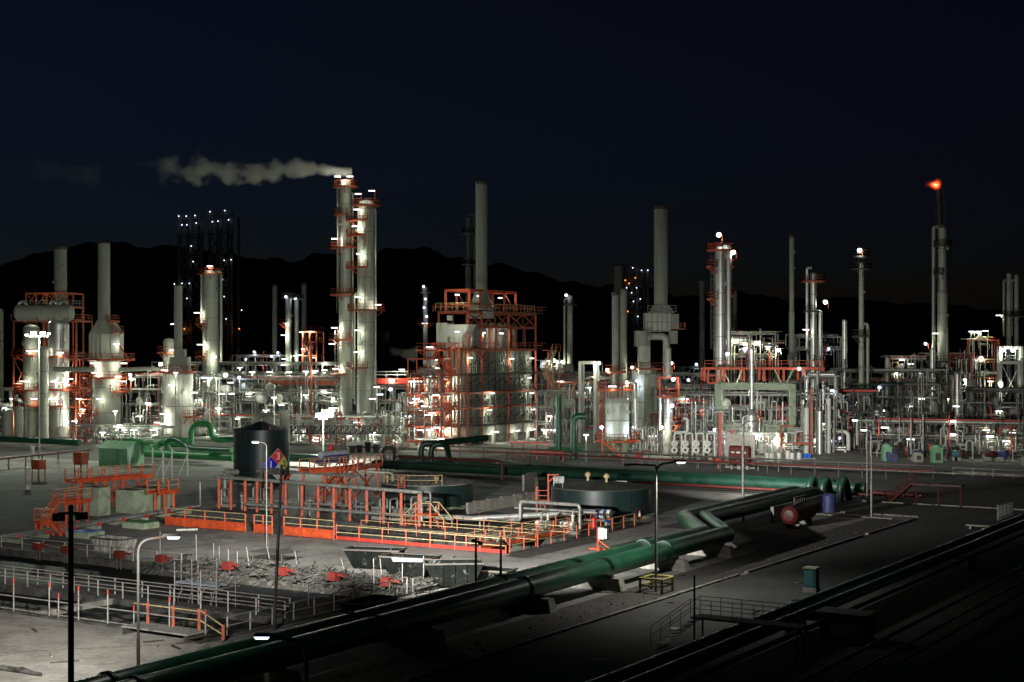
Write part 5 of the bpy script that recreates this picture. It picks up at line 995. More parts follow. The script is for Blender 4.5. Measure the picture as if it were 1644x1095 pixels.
# reactor on its orange ring
t, c, r = column('reactor_vessel', 'silver reactor on pale legs with an orange ring platform and stair', 'reactor', 991, 38, 645, 236, 'reactor', zb=3.2, gal=((707, -240, 60, 1.7), (625, -250, 70, 1.3)), cap='dome', band=2.6, lamps=((1007, 614, 'globe', 260), (983, 620, 'tube', 90), (1019, 686, 'blue', 200), (966, 686, 'blue', 160)), lad=((640, 600, 250),), steps=((646, 37),))
for a in (45, 135, 225, 315): q = V((c.x, c.y, .3)) + V((cos(R(a)), sin(R(a)), 0)) * (r * .82); MB().cbox(q, .85, .85, 2.95).build('leg', M['conc_green'], t)
MB().lathe(c, [(r + .15, 3.0), (r + .15, 3.35), (r, 3.4)], 28).build('base_ring', M['conc_green'], t)
b = MB(); [b.box(c + V((cos(R(a)), sin(R(a)), 0)) * r + UP * 8.2 - V((.06, .06, 0)), V((.12, 0, 0)), V((0, .12, 0)), UP * 3.0) for a in range(180, 361, 20)]; b.build('clip_rib', M['shell'], t)
MB().tube(arc([P(1020, 640, 233), P(1020, 613, 233), P(1008, 613, 233)], .5), .22, 10).build('lamp_pipe', M['shell'], t); MB().tube([P(1020, 690, 233), P(1020, 640, 233)], .3, 10).build('riser_pipe', M['alu'], t)
b = MB(); f0, f1 = P(967, 708, 231.5), V((X(1001, 229), 229, .3)); d = f1 - f0
for s_ in (-.5, .5): b.bar(f0 + V((0, s_, 0)), f1 + V((0, s_, 0)), .1, .36)
for i in range(14): q = f0 + d * (i + .5) / 14; b.box(q - V((.15, .5, 0)), V((.3, 0, 0)), V((0, 1, 0)), UP * .05)
b.build('stair', M['orange'], t); b = MB()
for s_ in (-.5, .5): b.rail([f0 + V((0, s_, 0)), f1 + V((0, s_, 0))], 1.1, 1.2, .06)
b.build('stair_rail', M['cream'], t); MB().bar(V((X(967, 231), 231, .3)), P(967, 708, 231), .3).build('stair_post', M['orange'], t)
b = MB(); [b.bar(P(px, 706, 233), P(px, 618, 233), .09) for px in (960, 964, 968)]; [b.bar(P(960, y, 233), P(968, y, 233), .07) for y in range(620, 706, 9)]; b.build('side_ladder', M['orange'], t)
t, c, r = column('distillation_column', 'twin stacked slim column rising behind the silver reactor', 'column', 988, 11, 470, 262, 'stack', cap='rim', gal=((597, -240, 60, 1.2, 'orange'),), band=5, seg=20, lamps=((975, 594, 'globe', 150),))
column('distillation_column', 'shorter dim column right of the twin stacked slim column', 'column', 1001, 11, 466, 290, 'stack', band=5, seg=18)
# the heater with the wide right-hand chimney
D = 288; t, c, r = column('fired_heater', 'pale heater with a ducted box and a wide tall chimney right of the reactor', 'heater', 1052, 36, 600, D, 'shell', cap=None, band=4, gal=((592, -220, 40, 1.5, 'rust'),), lamps=((1078, 583, 'globe', 500), (1015, 590, 'globe', 300)))
def bx(px0, px1, y0, y1, D, dep, m, name, par): return MB().box(P(px0, y1, D), V(((px1 - px0) * D / F, 0, 0)), V((0, dep, 0)), UP * (y1 - y0) * D / F).build(name, M[m], par)
bx(1037, 1077, 502, 532, D - 2.5, 6, 'shell', 'convection_box', t); bx(1077, 1090, 504, 528, D - 1.5, 4, 'panel', 'convection_box', t); bx(1075, 1088, 531, 552, D - 1, 3, 'panel', 'convection_box', t); bx(1021, 1044, 531, 556, D - 2, 4.5, 'panel', 'duct_box', t)
b = MB(); [b.bar(P(px, 532, D - 2.6), P(px, 502, D - 2.6), .16) for px in (1039, 1047, 1055, 1063, 1071)]; [b.bar(P(1037, y, D - 2.6), P(1077, y, D - 2.6), .16) for y in (503, 517, 531)]; b.build('box_rib', M['grey'], t)
MB().tube(arc([P(1040, 540, D - 2.8), P(1070, 540, D - 2.8), P(1070, 610, D - 2.8)], 1.2), .7, 14).build('duct', M['shell'], t)
bx(1026, 1044, 556, 600, D - 1, 3.6, 'shell', 'duct_leg', t)
b = MB(); b.hexa([V((X(1061, D) + sx * 2.4, D + sy * 2.2, Z(503, D))) for sx, sy in ((-1, -1), (1, -1), (1, 1), (-1, 1))], [V((X(1061, D) + sx * 1.4, D + sy * 1.4, Z(490, D))) for sx, sy in ((-1, -1), (1, -1), (1, 1), (-1, 1))]); b.build('hood', M['shell'], t)
k0 = 22 / 2 * D / F; hh = Z(333, D) - Z(491, D); MB().lathe(P(1061, 491, D), [p for i in range(6) for p in ((k0, hh * i / 6), (k0, hh * (i + 1) / 6 - .1), (k0 + .05, hh * (i + 1) / 6 - .09), (k0 + .05, hh * (i + 1) / 6 - .01))], 32).build('chimney', M['stack'], t)
MB().lathe(P(1061, 333, D), [(k0 + .06, -.4), (k0 + .1, .2), (k0 - .1, .22), (k0 - .15, -1)], 32).build('chimney_rim', M['dark'], t)
b = MB(); q = P(1077, 528, D - 1.5); b.box(q - UP * .1, V((2.9, 0, 0)), V((0, 3, 0)), UP * .12); b.rail([q, q + V((2.9, 0, 0)), q + V((2.9, 3, 0))], 1.1, 1, .07); b.build('platform', M['rust'], t)
b = MB(); q = P(1040, 500, D - 3.2); b.box(q - UP * .1, V((5.4, 0, 0)), V((0, 1, 0)), UP * .12); b.rail([q, q + V((5.4, 0, 0))], 1.1, 1.2, .07); b.build('platform', M['grey'], t)
column('process_drum', 'white vessel with a ribbed skirt behind the orange frame column', 'vessel', 1034, 40, 594, 300, 'white', band=3.4, gal=((592, -200, 20, 1.2, 'rust'),), lamps=((1022, 612, 'blue', 250),))
# silver column in a concrete leg with an orange crown frame
D = 238; t, c, r = column('distillation_column', 'silver column on a concrete leg with an orange crown frame', 'column', 1073, 14, 640, D, 'alu', gal=((636, -260, 90, 1.1), (682, -50, 40, 1.3)), lamps=((1081, 609, 'blue', 250), (1079, 651, 'blue', 250), (1062, 686, 'globe', 500)), band=3, skirt=690, ris=((180, 636, 690, .25),))
b = MB()
for sx in (-1.5, 1.5):
    for sy in (-1.2, 1.2): b.bar(V((c.x + sx, c.y + sy, Z(636, D))), V((c.x + sx, c.y + sy, Z(606, D))), .22)
k = [V((c.x + sx, c.y + sy, Z(606, D))) for sx, sy in ((-1.5, -1.2), (1.5, -1.2), (1.5, 1.2), (-1.5, 1.2))]
for i in range(4): b.bar(k[i], k[(i + 1) % 4], .24)
b.build('crown_frame', M['orange'], t); bx(1066, 1080, 590, 600, D, 1.4, 'orange', 'upper_basket', t)
MB().tube([P(1073, 606, D), P(1073, 560, D)], .45, 12).build('vent_pipe', M['shell'], t)
# orange gantry on its concrete frame
t, A, ud, wd, L_ = frame('concrete_portal', 'pale concrete frame carrying the long orange gantry', 1152, 1272, 250, 7, (616, 685), 'conc_green', 1, w_=.95, ud=V((cos(R(-10)), sin(R(-10)), 0)), cat='frame')
t, A, ud, wd, L_ = frame('orange_gantry', 'long orange gantry platform over the concrete frame', 1131, 1322, 252, 8, (590,), 'orange', 6, decks=(0,), lamps=((1197, 621, 'flood', 1500), (1283, 592, 'blue', 100), (1168, 568, 'blue', 60)), w_=.35, ud=V((cos(R(-4)), sin(R(-4)), 0)), lm='grey', zb=Z(612, 252))
b = MB(); [b.bar(P(x0, 616, 254), P(x1, 592, 254), .2) for x0, x1 in ((1172, 1160), (1182, 1192), (1255, 1243), (1262, 1274))]; b.build('strut', M['conc_green'], t)
b = MB(); [b.bar(P(px, 616, 250 + k_), P(px, 590, 250 + k_), .28) for px in (1137, 1150) for k_ in (0, 2)]; [b.bar(P(1137, y_, 250), P(1150, y_, 250), .25) for y_ in (603, 615)]; b.rail([P(1135, 615, 250), P(1152, 615, 250)], 1.2, 1, .08); b.build('stair_cage', M['orange'], t)
column('distillation_column', 'shiny column with orange platforms and two round lamps on the gantry', 'column', 1157, 17, 400, 262, 'alu', gal=((402, -260, 90, 1.5), (428, 150, 220, 1.6), (428, -40, 40, 1.4), (480, 150, 230, 1.5), (474, -40, 30, 1.4)), lamps=((1154, 377, 'flood', 500), (1177, 405, 'flood', 500)), ris=((-15, 396, 590, .3), (-40, 400, 590, .4)), band=4, lad=((580, 410, 195),))
column('distillation_column', 'slim column with a dark orange platform right of the thin tall stack', 'column', 1306, 10, 440, 290, 'alu', gal=((452, -260, 80, 1.6, 'rust'), (500, 150, 300, 1.3, 'dark')), lamps=((1325, 485, 'flood', 300), (1294, 529, 'tube', 300)), ris=((180, 430, 560, .3), (5, 500, 600, .4)), seg=18, band=4)
column('distillation_column', 'slim dark column with a lit lamp on top far right of the gantry', 'column', 1383, 9, 425, 280, 'shell', gal=((432, -260, 90, 1.4, 'dark'), (412, -260, 90, 1.0, 'dark'), (540, 150, 300, 1.2, 'dark')), lamps=((1380, 402, 'flood', 600),), steps=((560, 8),), ris=((0, 520, 650, .3),), seg=18)
column('process_vessel', 'slim silver vessel with pipes in the bright pipework under the gantry', 'vessel', 1206, 17, 668, 240, 'alu', steps=((676, 17), (666, 9)), band=2.5, gal=((670, -30, 40, 1.2),), lamps=((1148, 690, 'blue', 200),), ris=((0, 668, 715, .14), (180, 668, 715, .14)))
column('process_vessel', 'thin clad pipe column rising through the gantry above the silver vessel', 'column', 1207, 7, 560, 243, 'alu', band=2, seg=14, lamps=((1196, 561, 'blue', 120),))
# flare
D = 300; t, c, r = column('flare_stack', 'clad flare stack with a burning tip at the right', 'flare stack', 1513, 16, 362, D, 'shell', steps=((470, 13), (366, 12)), cap='rim', band=4, gal=((580, -250, 70, 2.0, 'dark'), (600, -250, 70, 2.4, 'dark'), (395, -200, 20, 1.0, 'dark'), (440, 150, 260, 1.0, 'dark')), ris=((165, 364, 640, .35), (-30, 600, 660, .4)), lamps=((1486, 552, 'globe', 900), (1502, 535, 'tube', 300)))
MB().tube([V((X(1509, D), D, Z(362, D))), V((X(1507, D), D, Z(305, D)))], .42, 12).build('flare_tip_pipe', M['dark'], t)
b = MB(); [b.bar(V((X(1509, D) + dx, D + dy, Z(600, D))), V((X(1508, D) + dx * .45, D + dy * .45, Z(306, D))), .12) for dx, dy in ((-1.6, -1), (1.6, -1), (0, 1.8))]; b.build('guy_frame', M['dark'], t)
b = MB(); b.tube(ring_pts(V((X(1507, D), D, 0)), .55, Z(304, D), 12), .09, 5, False); b.build('flare_ring', M['dark'], t)
for px, yt, wd, lab in ((1620, 440, 8, 'slim dim column with piping at the right edge, left one'), (1632, 442, 7, 'slim dim column at the right edge, right one')):
    column('distillation_column', lab, 'column', px, wd, yt, 330, 'stack', gal=((508, -200, 40, 1.2, 'dark'),), seg=16, ris=((180, 450, 540, .25),), lamps=((1605, 506, 'tube', 150),) if px == 1620 else ())
for px, yt, wd, lab, mm in ((1356, 515, 8, 'short clad column low between the gantry and the slim dark column', 'alu'), (1537, 600, 9, 'short clad vessel right of the flare stack foot', 'alu'), (1497, 560, 8, 'short clad vessel left of the flare stack foot', 'alu'), (1558, 610, 10, 'dark square vessel right of the flare stack', 'grey'), (1425, 575, 8, 'short dim column left of the bright cluster by the flare', 'shell')):
    column('process_vessel', lab, 'vessel', px, wd, yt, 290, mm, seg=16, band=4)
# flame, steam
def vol(name, m): 
    mm = bpy.data.materials.new(name); mm.use_nodes = True; t = mm.node_tree; t.nodes.clear(); o = t.nodes.new('ShaderNodeOutputMaterial'); v = t.nodes.new('ShaderNodeVolumePrincipled'); t.links.new(v.outputs[0], o.inputs['Volume']); return mm, t, v
def plume(name, label, tip, L_, r0, grow, dens, ease=.35, emit=0, amp=2.1, ns=.30, col=(.85, .86, .78), fade=.12, rise=0.0, kind='stuff', cat='steam', gap=0.0, ecol=None):
    """a plume lying along -X from its tip: radius r0 + grow * x, broken up by noise, all in its own object space"""
    mm, t, v = vol(name, 0); N = t.nodes; Lk = t.links
    def math_(op, a, b=None, c=None):
        n = N.new('ShaderNodeMath'); n.operation = op
        for i, q in enumerate((a, b, c)):
            if q is None: continue
            if isinstance(q, (int, float)): n.inputs[i].default_value = q
            else: Lk.new(q, n.inputs[i])
        return n.outputs[0]
    tc = N.new('ShaderNodeTexCoord'); sp = N.new('ShaderNodeSeparateXYZ'); Lk.new(tc.outputs['Object'], sp.inputs[0]); x, y, z = sp.outputs
    nz = N.new('ShaderNodeTexNoise'); nz.inputs['Scale'].default_value = ns; nz.inputs['Detail'].default_value = 4.5; nz.inputs['Roughness'].default_value = .55; Lk.new(tc.outputs['Object'], nz.inputs['Vector'])
    d = math_('MULTIPLY', x, -1.0); rad_ = math_('ADD', math_('MULTIPLY', d, grow), r0)
    zc = math_('SUBTRACT', z, math_('MULTIPLY', math_('SINE', math_('MULTIPLY', d, .22)), rise)); rr = math_('SQRT', math_('ADD', math_('MULTIPLY', y, y), math_('MULTIPLY', zc, zc)))
    e = math_('SUBTRACT', 1.0, math_('DIVIDE', rr, rad_)); s_ = math_('ADD', e, math_('MULTIPLY', math_('SUBTRACT', nz.outputs['Fac'], .53), amp))
    s_ = math_('SUBTRACT', s_, math_('MULTIPLY', d, fade / L_ * 3)); s_ = math_('MINIMUM', math_('MAXIMUM', math_('MULTIPLY', s_, 1 / ease), 0), 1)
    ends = math_('MINIMUM', math_('MAXIMUM', math_('MULTIPLY', math_('SUBTRACT', L_ - .5, d), .12), 0), 1); s_ = math_('MULTIPLY', s_, ends)
    if emit: s_ = math_('MULTIPLY', s_, math_('MINIMUM', math_('MAXIMUM', math_('ADD', math_('MULTIPLY', d, .8), .3), 0), 1))
    Lk.new(math_('MULTIPLY', s_, dens), v.inputs['Density']); v.inputs['Color'].default_value = (*col, 1)
    if emit:
        Lk.new(math_('ADD', math_('MULTIPLY', s_, .55), math_('MULTIPLY', math_('POWER', s_, 3.0), emit)), v.inputs['Emission Strength']); rp_ = N.new('ShaderNodeValToRGB'); Lk.new(s_, rp_.inputs['Fac']); Lk.new(rp_.outputs['Color'], v.inputs['Emission Color'])
        rp_.color_ramp.elements[0].position = .12; rp_.color_ramp.elements[0].color = (1, .08, .012, 1); rp_.color_ramp.elements[1].position = .5; rp_.color_ramp.elements[1].color = (1, .55, .28, 1)
    k = max(r0 + grow * L_, r0) * 1.5 + rise; m_ = MB(); m_.lathe(V(tip), [((r0 * 1.5 + rise), -.3), (k, L_)], 12, V((-1, 0, 0)), False)
    o = m_.build(name, mm, None, tip); return tag(o, label, cat, None, kind)
plume('steam_plume', 'pale steam plume drifting left from the tallest column', P(563, 274, 296), 39, 1.0, .11, .8, ease=.7, amp=2.5, ns=.25, rise=.35, fade=.2)
plume('steam_wisp', 'faint wisp of steam left of the main plume', P(248, 262, 296), 7, .9, .03, .05, amp=2.4, ns=.4, fade=.3)
plume('steam_wisp', 'faintest wide wisp of steam near the left edge of the sky', P(160, 276, 296), 18, 2.6, .06, .016, amp=3, ns=.22, fade=.2)
plume('steam_puff', 'low puff of steam between the twin columns and the big heater', P(668, 566, 300), 6.5, 1.6, .02, .22, amp=2.4, ns=.5, fade=.2)
plume('steam_puff', 'smaller high puff of steam right of the twin columns', P(622, 540, 300), 2.6, 1.5, 0, .07, amp=2.4, ns=.6, fade=.2)
fl = plume('flare_flame', 'orange flame blowing left from the flare tip', P(1508.5, 296, 300), 3.6, 1.5, -.22, .6, amp=1.0, ns=.8, fade=.1, kind='thing', cat='flame', emit=1100, ecol=(1.0, .16, .03), col=(.2, .1, .05), ease=1.0)  # flame volume, widened with a red halo that imitates its glow
light(P(1504, 296, 297.5), 70, fl, (1, .35, .1), .5)
# ================================================================== the big orange framed heater
HC = V((X(751, 262), 262, .3)); hu, hv = -U, W.copy()      # nearest corner; long face runs along hv, short face along hu
t = thing('fired_heater', 'big box heater wrapped in orange steel with dark ribbed walls at the centre', 'heater', HC); HL, HW = 23.0, 6.2
def hz(py): return Z(py, 262)
def HP(a, b, z): return HC + hv * a + hu * b + UP * (z - HC.z)
def hbox(a0, a1, b0, b1, z0, z1, m, name, par=None): return MB().box(HP(a0, b0, z0), hv * (a1 - a0), hu * (b1 - b0), UP * (z1 - z0)).build(name, M[m], par or t)
zf, zt = hz(684), hz(561)
b = MB(); b.box(HP(.6, .6, zf), hv * (HL - 1.2), hu * (HW - 1.2), UP * (zt - zf))
for i in range(34): b.box(HP(.9 + i * .64, .6, zf), hv * .14, -hu * .22, UP * (zt - zf))
for i in range(7): b.box(HP(.6, .9 + i * .75, zf), -hv * .2, hu * .12, UP * (zt - zf))
for k_ in range(9): b.box(HP(.6, .58, zf + k_ * 1.55), hv * (HL - 1.2), -hu * .2, UP * .12)
b.build('furnace_wall', M['panel'], t)
b = MB()
for i in range(22):
    for z in (zf + 1.0, zf + 4.2, zf + 7.3, zf + 10.6): b.cbox(HP(1.4 + i * .97, .35, z + .3 * (i % 3)), .32, .3, .42, hv, hu)
for i in range(12): a = 1.6 + i * 1.8; b.tube([HP(a, .25, zf + .3), HP(a, .25, zt - .5)], .07, 6)
b.build('burner_fittings', M['dark'], t)
b = MB()
for i in range(6):
    a = .6 + i * 3.9; b.box(HP(a, .4, .3), hv * 1.3, hu * (HW - .8), UP * (zf - .35 - .3))
b.box(HP(0, .3, zf - 1.9), hv * HL, hu * (HW - .6), UP * 1.6); b.build('plinth', M['conc'], t)
# posts, beams, decks
for a in (0, 4.5, 9, 13.5, 18.5, 23):
    for b_ in (0, 6.2): MB().bar(HP(a, b_, .3), HP(a, b_, hz(500)), .34 if a in (0, 4.5, 13.5, 23) or b_ else .2).build('post', M['orange' if b_ == 0 and a in (0, 4.5, 13.5, 23) else 'rust' if a < 5 or b_ else 'dark'], t)
for b_ in (2.0, 4.2): MB().bar(HP(0, b_, .3), HP(0, b_, hz(560)), .3).build('post', M['orange'], t)
for k_, (py, dk) in enumerate(((684, 1), (656, 1), (631, 1), (602, 1), (562, 1), (524, 0), (501, 1))):
    z = hz(py); b = MB(); b.bar(HP(0, 0, z), HP(HL, 0, z), .3, .42); b.bar(HP(0, 0, z), HP(0, HW, z), .3, .42); b.bar(HP(0, HW, z), HP(HL, HW, z), .3, .42); b.bar(HP(HL, 0, z), HP(HL, HW, z), .3, .42); b.build('beam', M['dark' if k_ in (0, 3) else 'rust'], t)
    if dk:
        o = MB(); o.box(HP(-1.2, -1.5, z + .22), hv * (HL + 2.6), hu * 1.7, UP * .07); o.box(HP(-1.2, .2, z + .22), hv * 1.4, hu * (HW + .4), UP * .07)
        if py in (562, 501): o.box(HP(.2, .2, z + .22), hv * (HL - .2), hu * HW, UP * .05)
        o = o.build('deck', M['dark'], t); b = MB(); b.rail([HP(-1.2, HW + .4, z + .25), HP(-1.2, -1.5, z + .25), HP(HL + 1.4, -1.5, z + .25), HP(HL + 1.4, 1, z + .25)], 1.1, 1.5, .075); b.build('railing', M['dark' if k_ < 4 else 'rust'], o)
for a0, a1 in ((0, 4.5), (4.5, 9), (9, 13.5), (13.5, 18.5), (18.5, 23)):
    b = MB(); z0, z1 = hz(523), hz(502); b.bar(HP(a0, 0, z0), HP(a1, 0, z1), .2); b.bar(HP(a1, 0, z0), HP(a0, 0, z1), .2); b.build('brace', M['rust'], t)
b = MB(); b.bar(HP(2.2, -.1, hz(562)), HP(4.4, -.1, hz(577)), .25); b.bar(HP(6.8, -.1, hz(562)), HP(4.6, -.1, hz(577)), .25); b.build('brace', M['rust'], t)
# equipment floor under the braced tier
b = MB()
for i in range(7): b.lathe(HP(5 + i * 2.5, 3, hz(561)), [(.7, 0), (.7, 4.5), (.4, 4.9)], 12)
b.build('header_drum', M['grey'], t)
for a, m_ in ((5.5, 'orange'), (8.4, 'orange'), (10.2, 'orange'), (16.5, 'rust'), (20, 'rust')): MB().bar(HP(a, .6, hz(560)), HP(a, .6, hz(525)), .42).build('inner_post', M[m_], t)
# top frame and chimney
zt0, zt1 = hz(500), hz(465); top = [HP(a, b_, 0) for a, b_ in ((1.0, 5.4), (1.0, .4), (16.5, .4), (16.5, 5.4))]
b = MB()
for a in (1.0, 4.5, 8.6, 12.6, 16.5):
    for b_ in (.4, 5.4): MB().bar(HP(a, b_, zt0), HP(a, b_, zt1), .42).build('post', M['orange'], t)
for b_ in (.4, 5.4): b.bar(HP(.8, b_, zt1), HP(16.7, b_, zt1), .36, .45); b.bar(HP(.8, b_, hz(487)), HP(16.7, b_, hz(487)), .2, .25)
for a in (1.0, 8.6, 16.5): b.bar(HP(a, .4, zt1), HP(a, 5.4, zt1), .36, .45)
b.build('beam', M['orange'], t)
b = MB(); b.bar(HP(4.5, .4, zt0), HP(8.6, .4, zt1), .16); b.bar(HP(12.6, .4, zt1), HP(16.5, .4, zt0), .16); b.bar(HP(4.5, 5.4, zt1), HP(8.6, 5.4, zt0), .16); b.build('brace', M['rust'], t)
b = MB(); b.rail([HP(-1, 6.2, zt0 + .3), HP(-1, -1.0, zt0 + .3), HP(21, -1.0, zt0 + .3)], 1.2, 1.2, .08); b.build('top_railing', M['cream'], t)
DC = 268; cb_ = P(773, 462, DC); k0 = 18.5 / 2 * DC / F; hh = Z(294, DC) - cb_.z
MB().lathe(cb_ - UP * 3.5, [(2.2, -2), (2.2, 0), (k0, 3.2), (k0, 3.5)], 28).build('hood', M['shell'], t)
MB().lathe(cb_, [p for i in range(7) for p in ((k0, hh * i / 7), (k0, hh * (i + 1) / 7 - .1), (k0 + .06, hh * (i + 1) / 7 - .09), (k0 + .06, hh * (i + 1) / 7 - .01))], 32).build('chimney', M['stack'], t)
MB().lathe(cb_ + UP * hh, [(k0 + .08, -.3), (k0 + .1, .2), (k0 - .1, .22), (k0 - .15, -.8)], 32).build('chimney_rim', M['dark'], t)
# white duct hopper on the left shoulder
b = MB(); b.box(HP(-.6, 3.9, hz(560)), hv * 2, hu * 2.4, UP * (hz(518) - hz(560))); b.hexa([HP(a, b_, hz(541)) for a, b_ in ((-.9, .6), (1.2, .6), (1.2, 3.8), (-.9, 3.8))], [HP(a, b_, hz(521)) for a, b_ in ((-.9, -.9), (1.6, -.9), (1.6, 3.8), (-.9, 3.8))]); b.box(HP(-.8, .7, hz(558)), hv * 2, hu * 2.4, UP * (hz(541) - hz(558))); b.build('duct_hopper', M['white'], t)
MB().tube([HP(1, 4.5, hz(514)), HP(1, 4.5, hz(506))], .5, 12).build('duct_vent', M['white'], t)
# stair tower on the left and at the right end
def stairs(par, c, ax, ay, z0, z1, wd=1.0, m='orange'):
    b = MB(); n = int((z1 - z0) / .26); s0, s1 = c + UP * z0, c + ax + UP * z1
    for k_ in (0, wd): b.bar(s0 + ay * k_, s1 + ay * k_, .07, .3); b.rail([s0 + ay * k_, s1 + ay * k_], 1.0, 1.4, .06)
    for i in range(n): q = s0.lerp(s1, (i + .5) / n); b.box(q, ay * wd, ax.normalized() * .28, UP * .05)
    return b.build('stair', M[m], par)
zz = [.3, hz(684), hz(656), hz(631), hz(602), hz(562)]
for i, (z0, z1) in enumerate(zip(zz[:-1], zz[1:])):
    c = HP(-2.6, 1.2, 0); c.z = 0; stairs(t, c + (hu * 4.2 if i % 2 else V((0, 0, 0))), hu * 4.2 * (-1 if i % 2 else 1), -hv * .9, z0, z1)
    c = HP(HL + .3, -1.4, 0); c.z = 0; stairs(t, c + (hv * 3.6 if i % 2 else V((0, 0, 0))), hv * 3.6 * (-1 if i % 2 else 1), -hu * .9, z0, z1, m='cream')
for a, b_ in ((-4.2, .6), (-4.2, 6.2), (-1.9, .6), (-1.9, 6.2)): MB().bar(HP(a, b_, .3), HP(a, b_, hz(556)), .34).build('stair_post', M['orange'], t)
for a, b_ in ((HL + 4.4, -1.2), (HL + 4.4, -2.6), (HL + .2, -2.6)): MB().bar(HP(a, b_, .3), HP(a, b_, hz(565)), .24).build('stair_post', M['orange' if a < HL + 2 else 'cream'], t)
for z in zz[1:]:
    hbox(-4.2, -1.2, .6, 6.2, z - .1, z, 'rust', 'stair_landing'); hbox(HL + .2, HL + 4.6, -2.8, -1.3, z - .1, z, 'rust', 'stair_landing')
    b = MB(); b.rail([HP(-4.2, 6.2, z), HP(-4.2, .6, z), HP(-1.9, .6, z)], 1.1, 1.3, .08); b.rail([HP(HL + 1.4, -2.8, z), HP(HL + 4.6, -2.8, z)], 1.1, 1.3, .07); b.build('landing_rail', M['orange'], t)
def hl_(px, py, off, face, pw, kind='tube'):
    o = HP(0, -off, 0) if face == 'L' else HP(-off, 0, 0); o.z = 0; d = hv if face == 'L' else hu; q = o + d * along(px, o, d); q.z = Z(py, q.y); lamp(t, q, kind, pw, 0, 'grey', 1.3, hv if face == 'L' else hu)
for px, py, f_, p_ in ((755, 574, 'L', 300), (822, 575.5, 'L', 300), (790, 631, 'L', 300), (786, 658, 'L', 300), (854, 575, 'L', 240), (850, 606, 'L', 240), (854, 631, 'L', 240), (856, 657, 'L', 240), (797, 693, 'L', 240), (831, 691, 'L', 240), (858, 689, 'L', 240), (872, 689, 'L', 250),
                       (717, 608, 'S', 400), (719, 635, 'S', 400), (717, 662, 'S', 400), (715, 691, 'S', 500), (700, 591, 'S', 400), (699, 577, 'S', 0)): hl_(px, py, .75 if f_ == 'L' else (.8 if px > 705 else 3.4), f_, p_)
for px, py, a, b_, p_ in ((734, 532, 1, -1.3, 550), (776, 534, 8, .2, 300), (805, 535, 15, .2, 250)): 
    o = HP(0, b_, 0); q = o + hv * along(px, V((o.x, o.y, 0)), hv); q.z = Z(py, q.y); lamp(t, q, 'tube', p_, 0, 'grey', 1.3, hv)
for px, py in ((734, 473), (769, 475), (783, 480), (803, 478)):
    o = HP(0, 1.0, 0); q = o + hv * along(px, V((o.x, o.y, 0)), hv); q.z = Z(py, q.y); lamp(t, q, 'tube', 380, 0, 'grey', 1.2, hv)
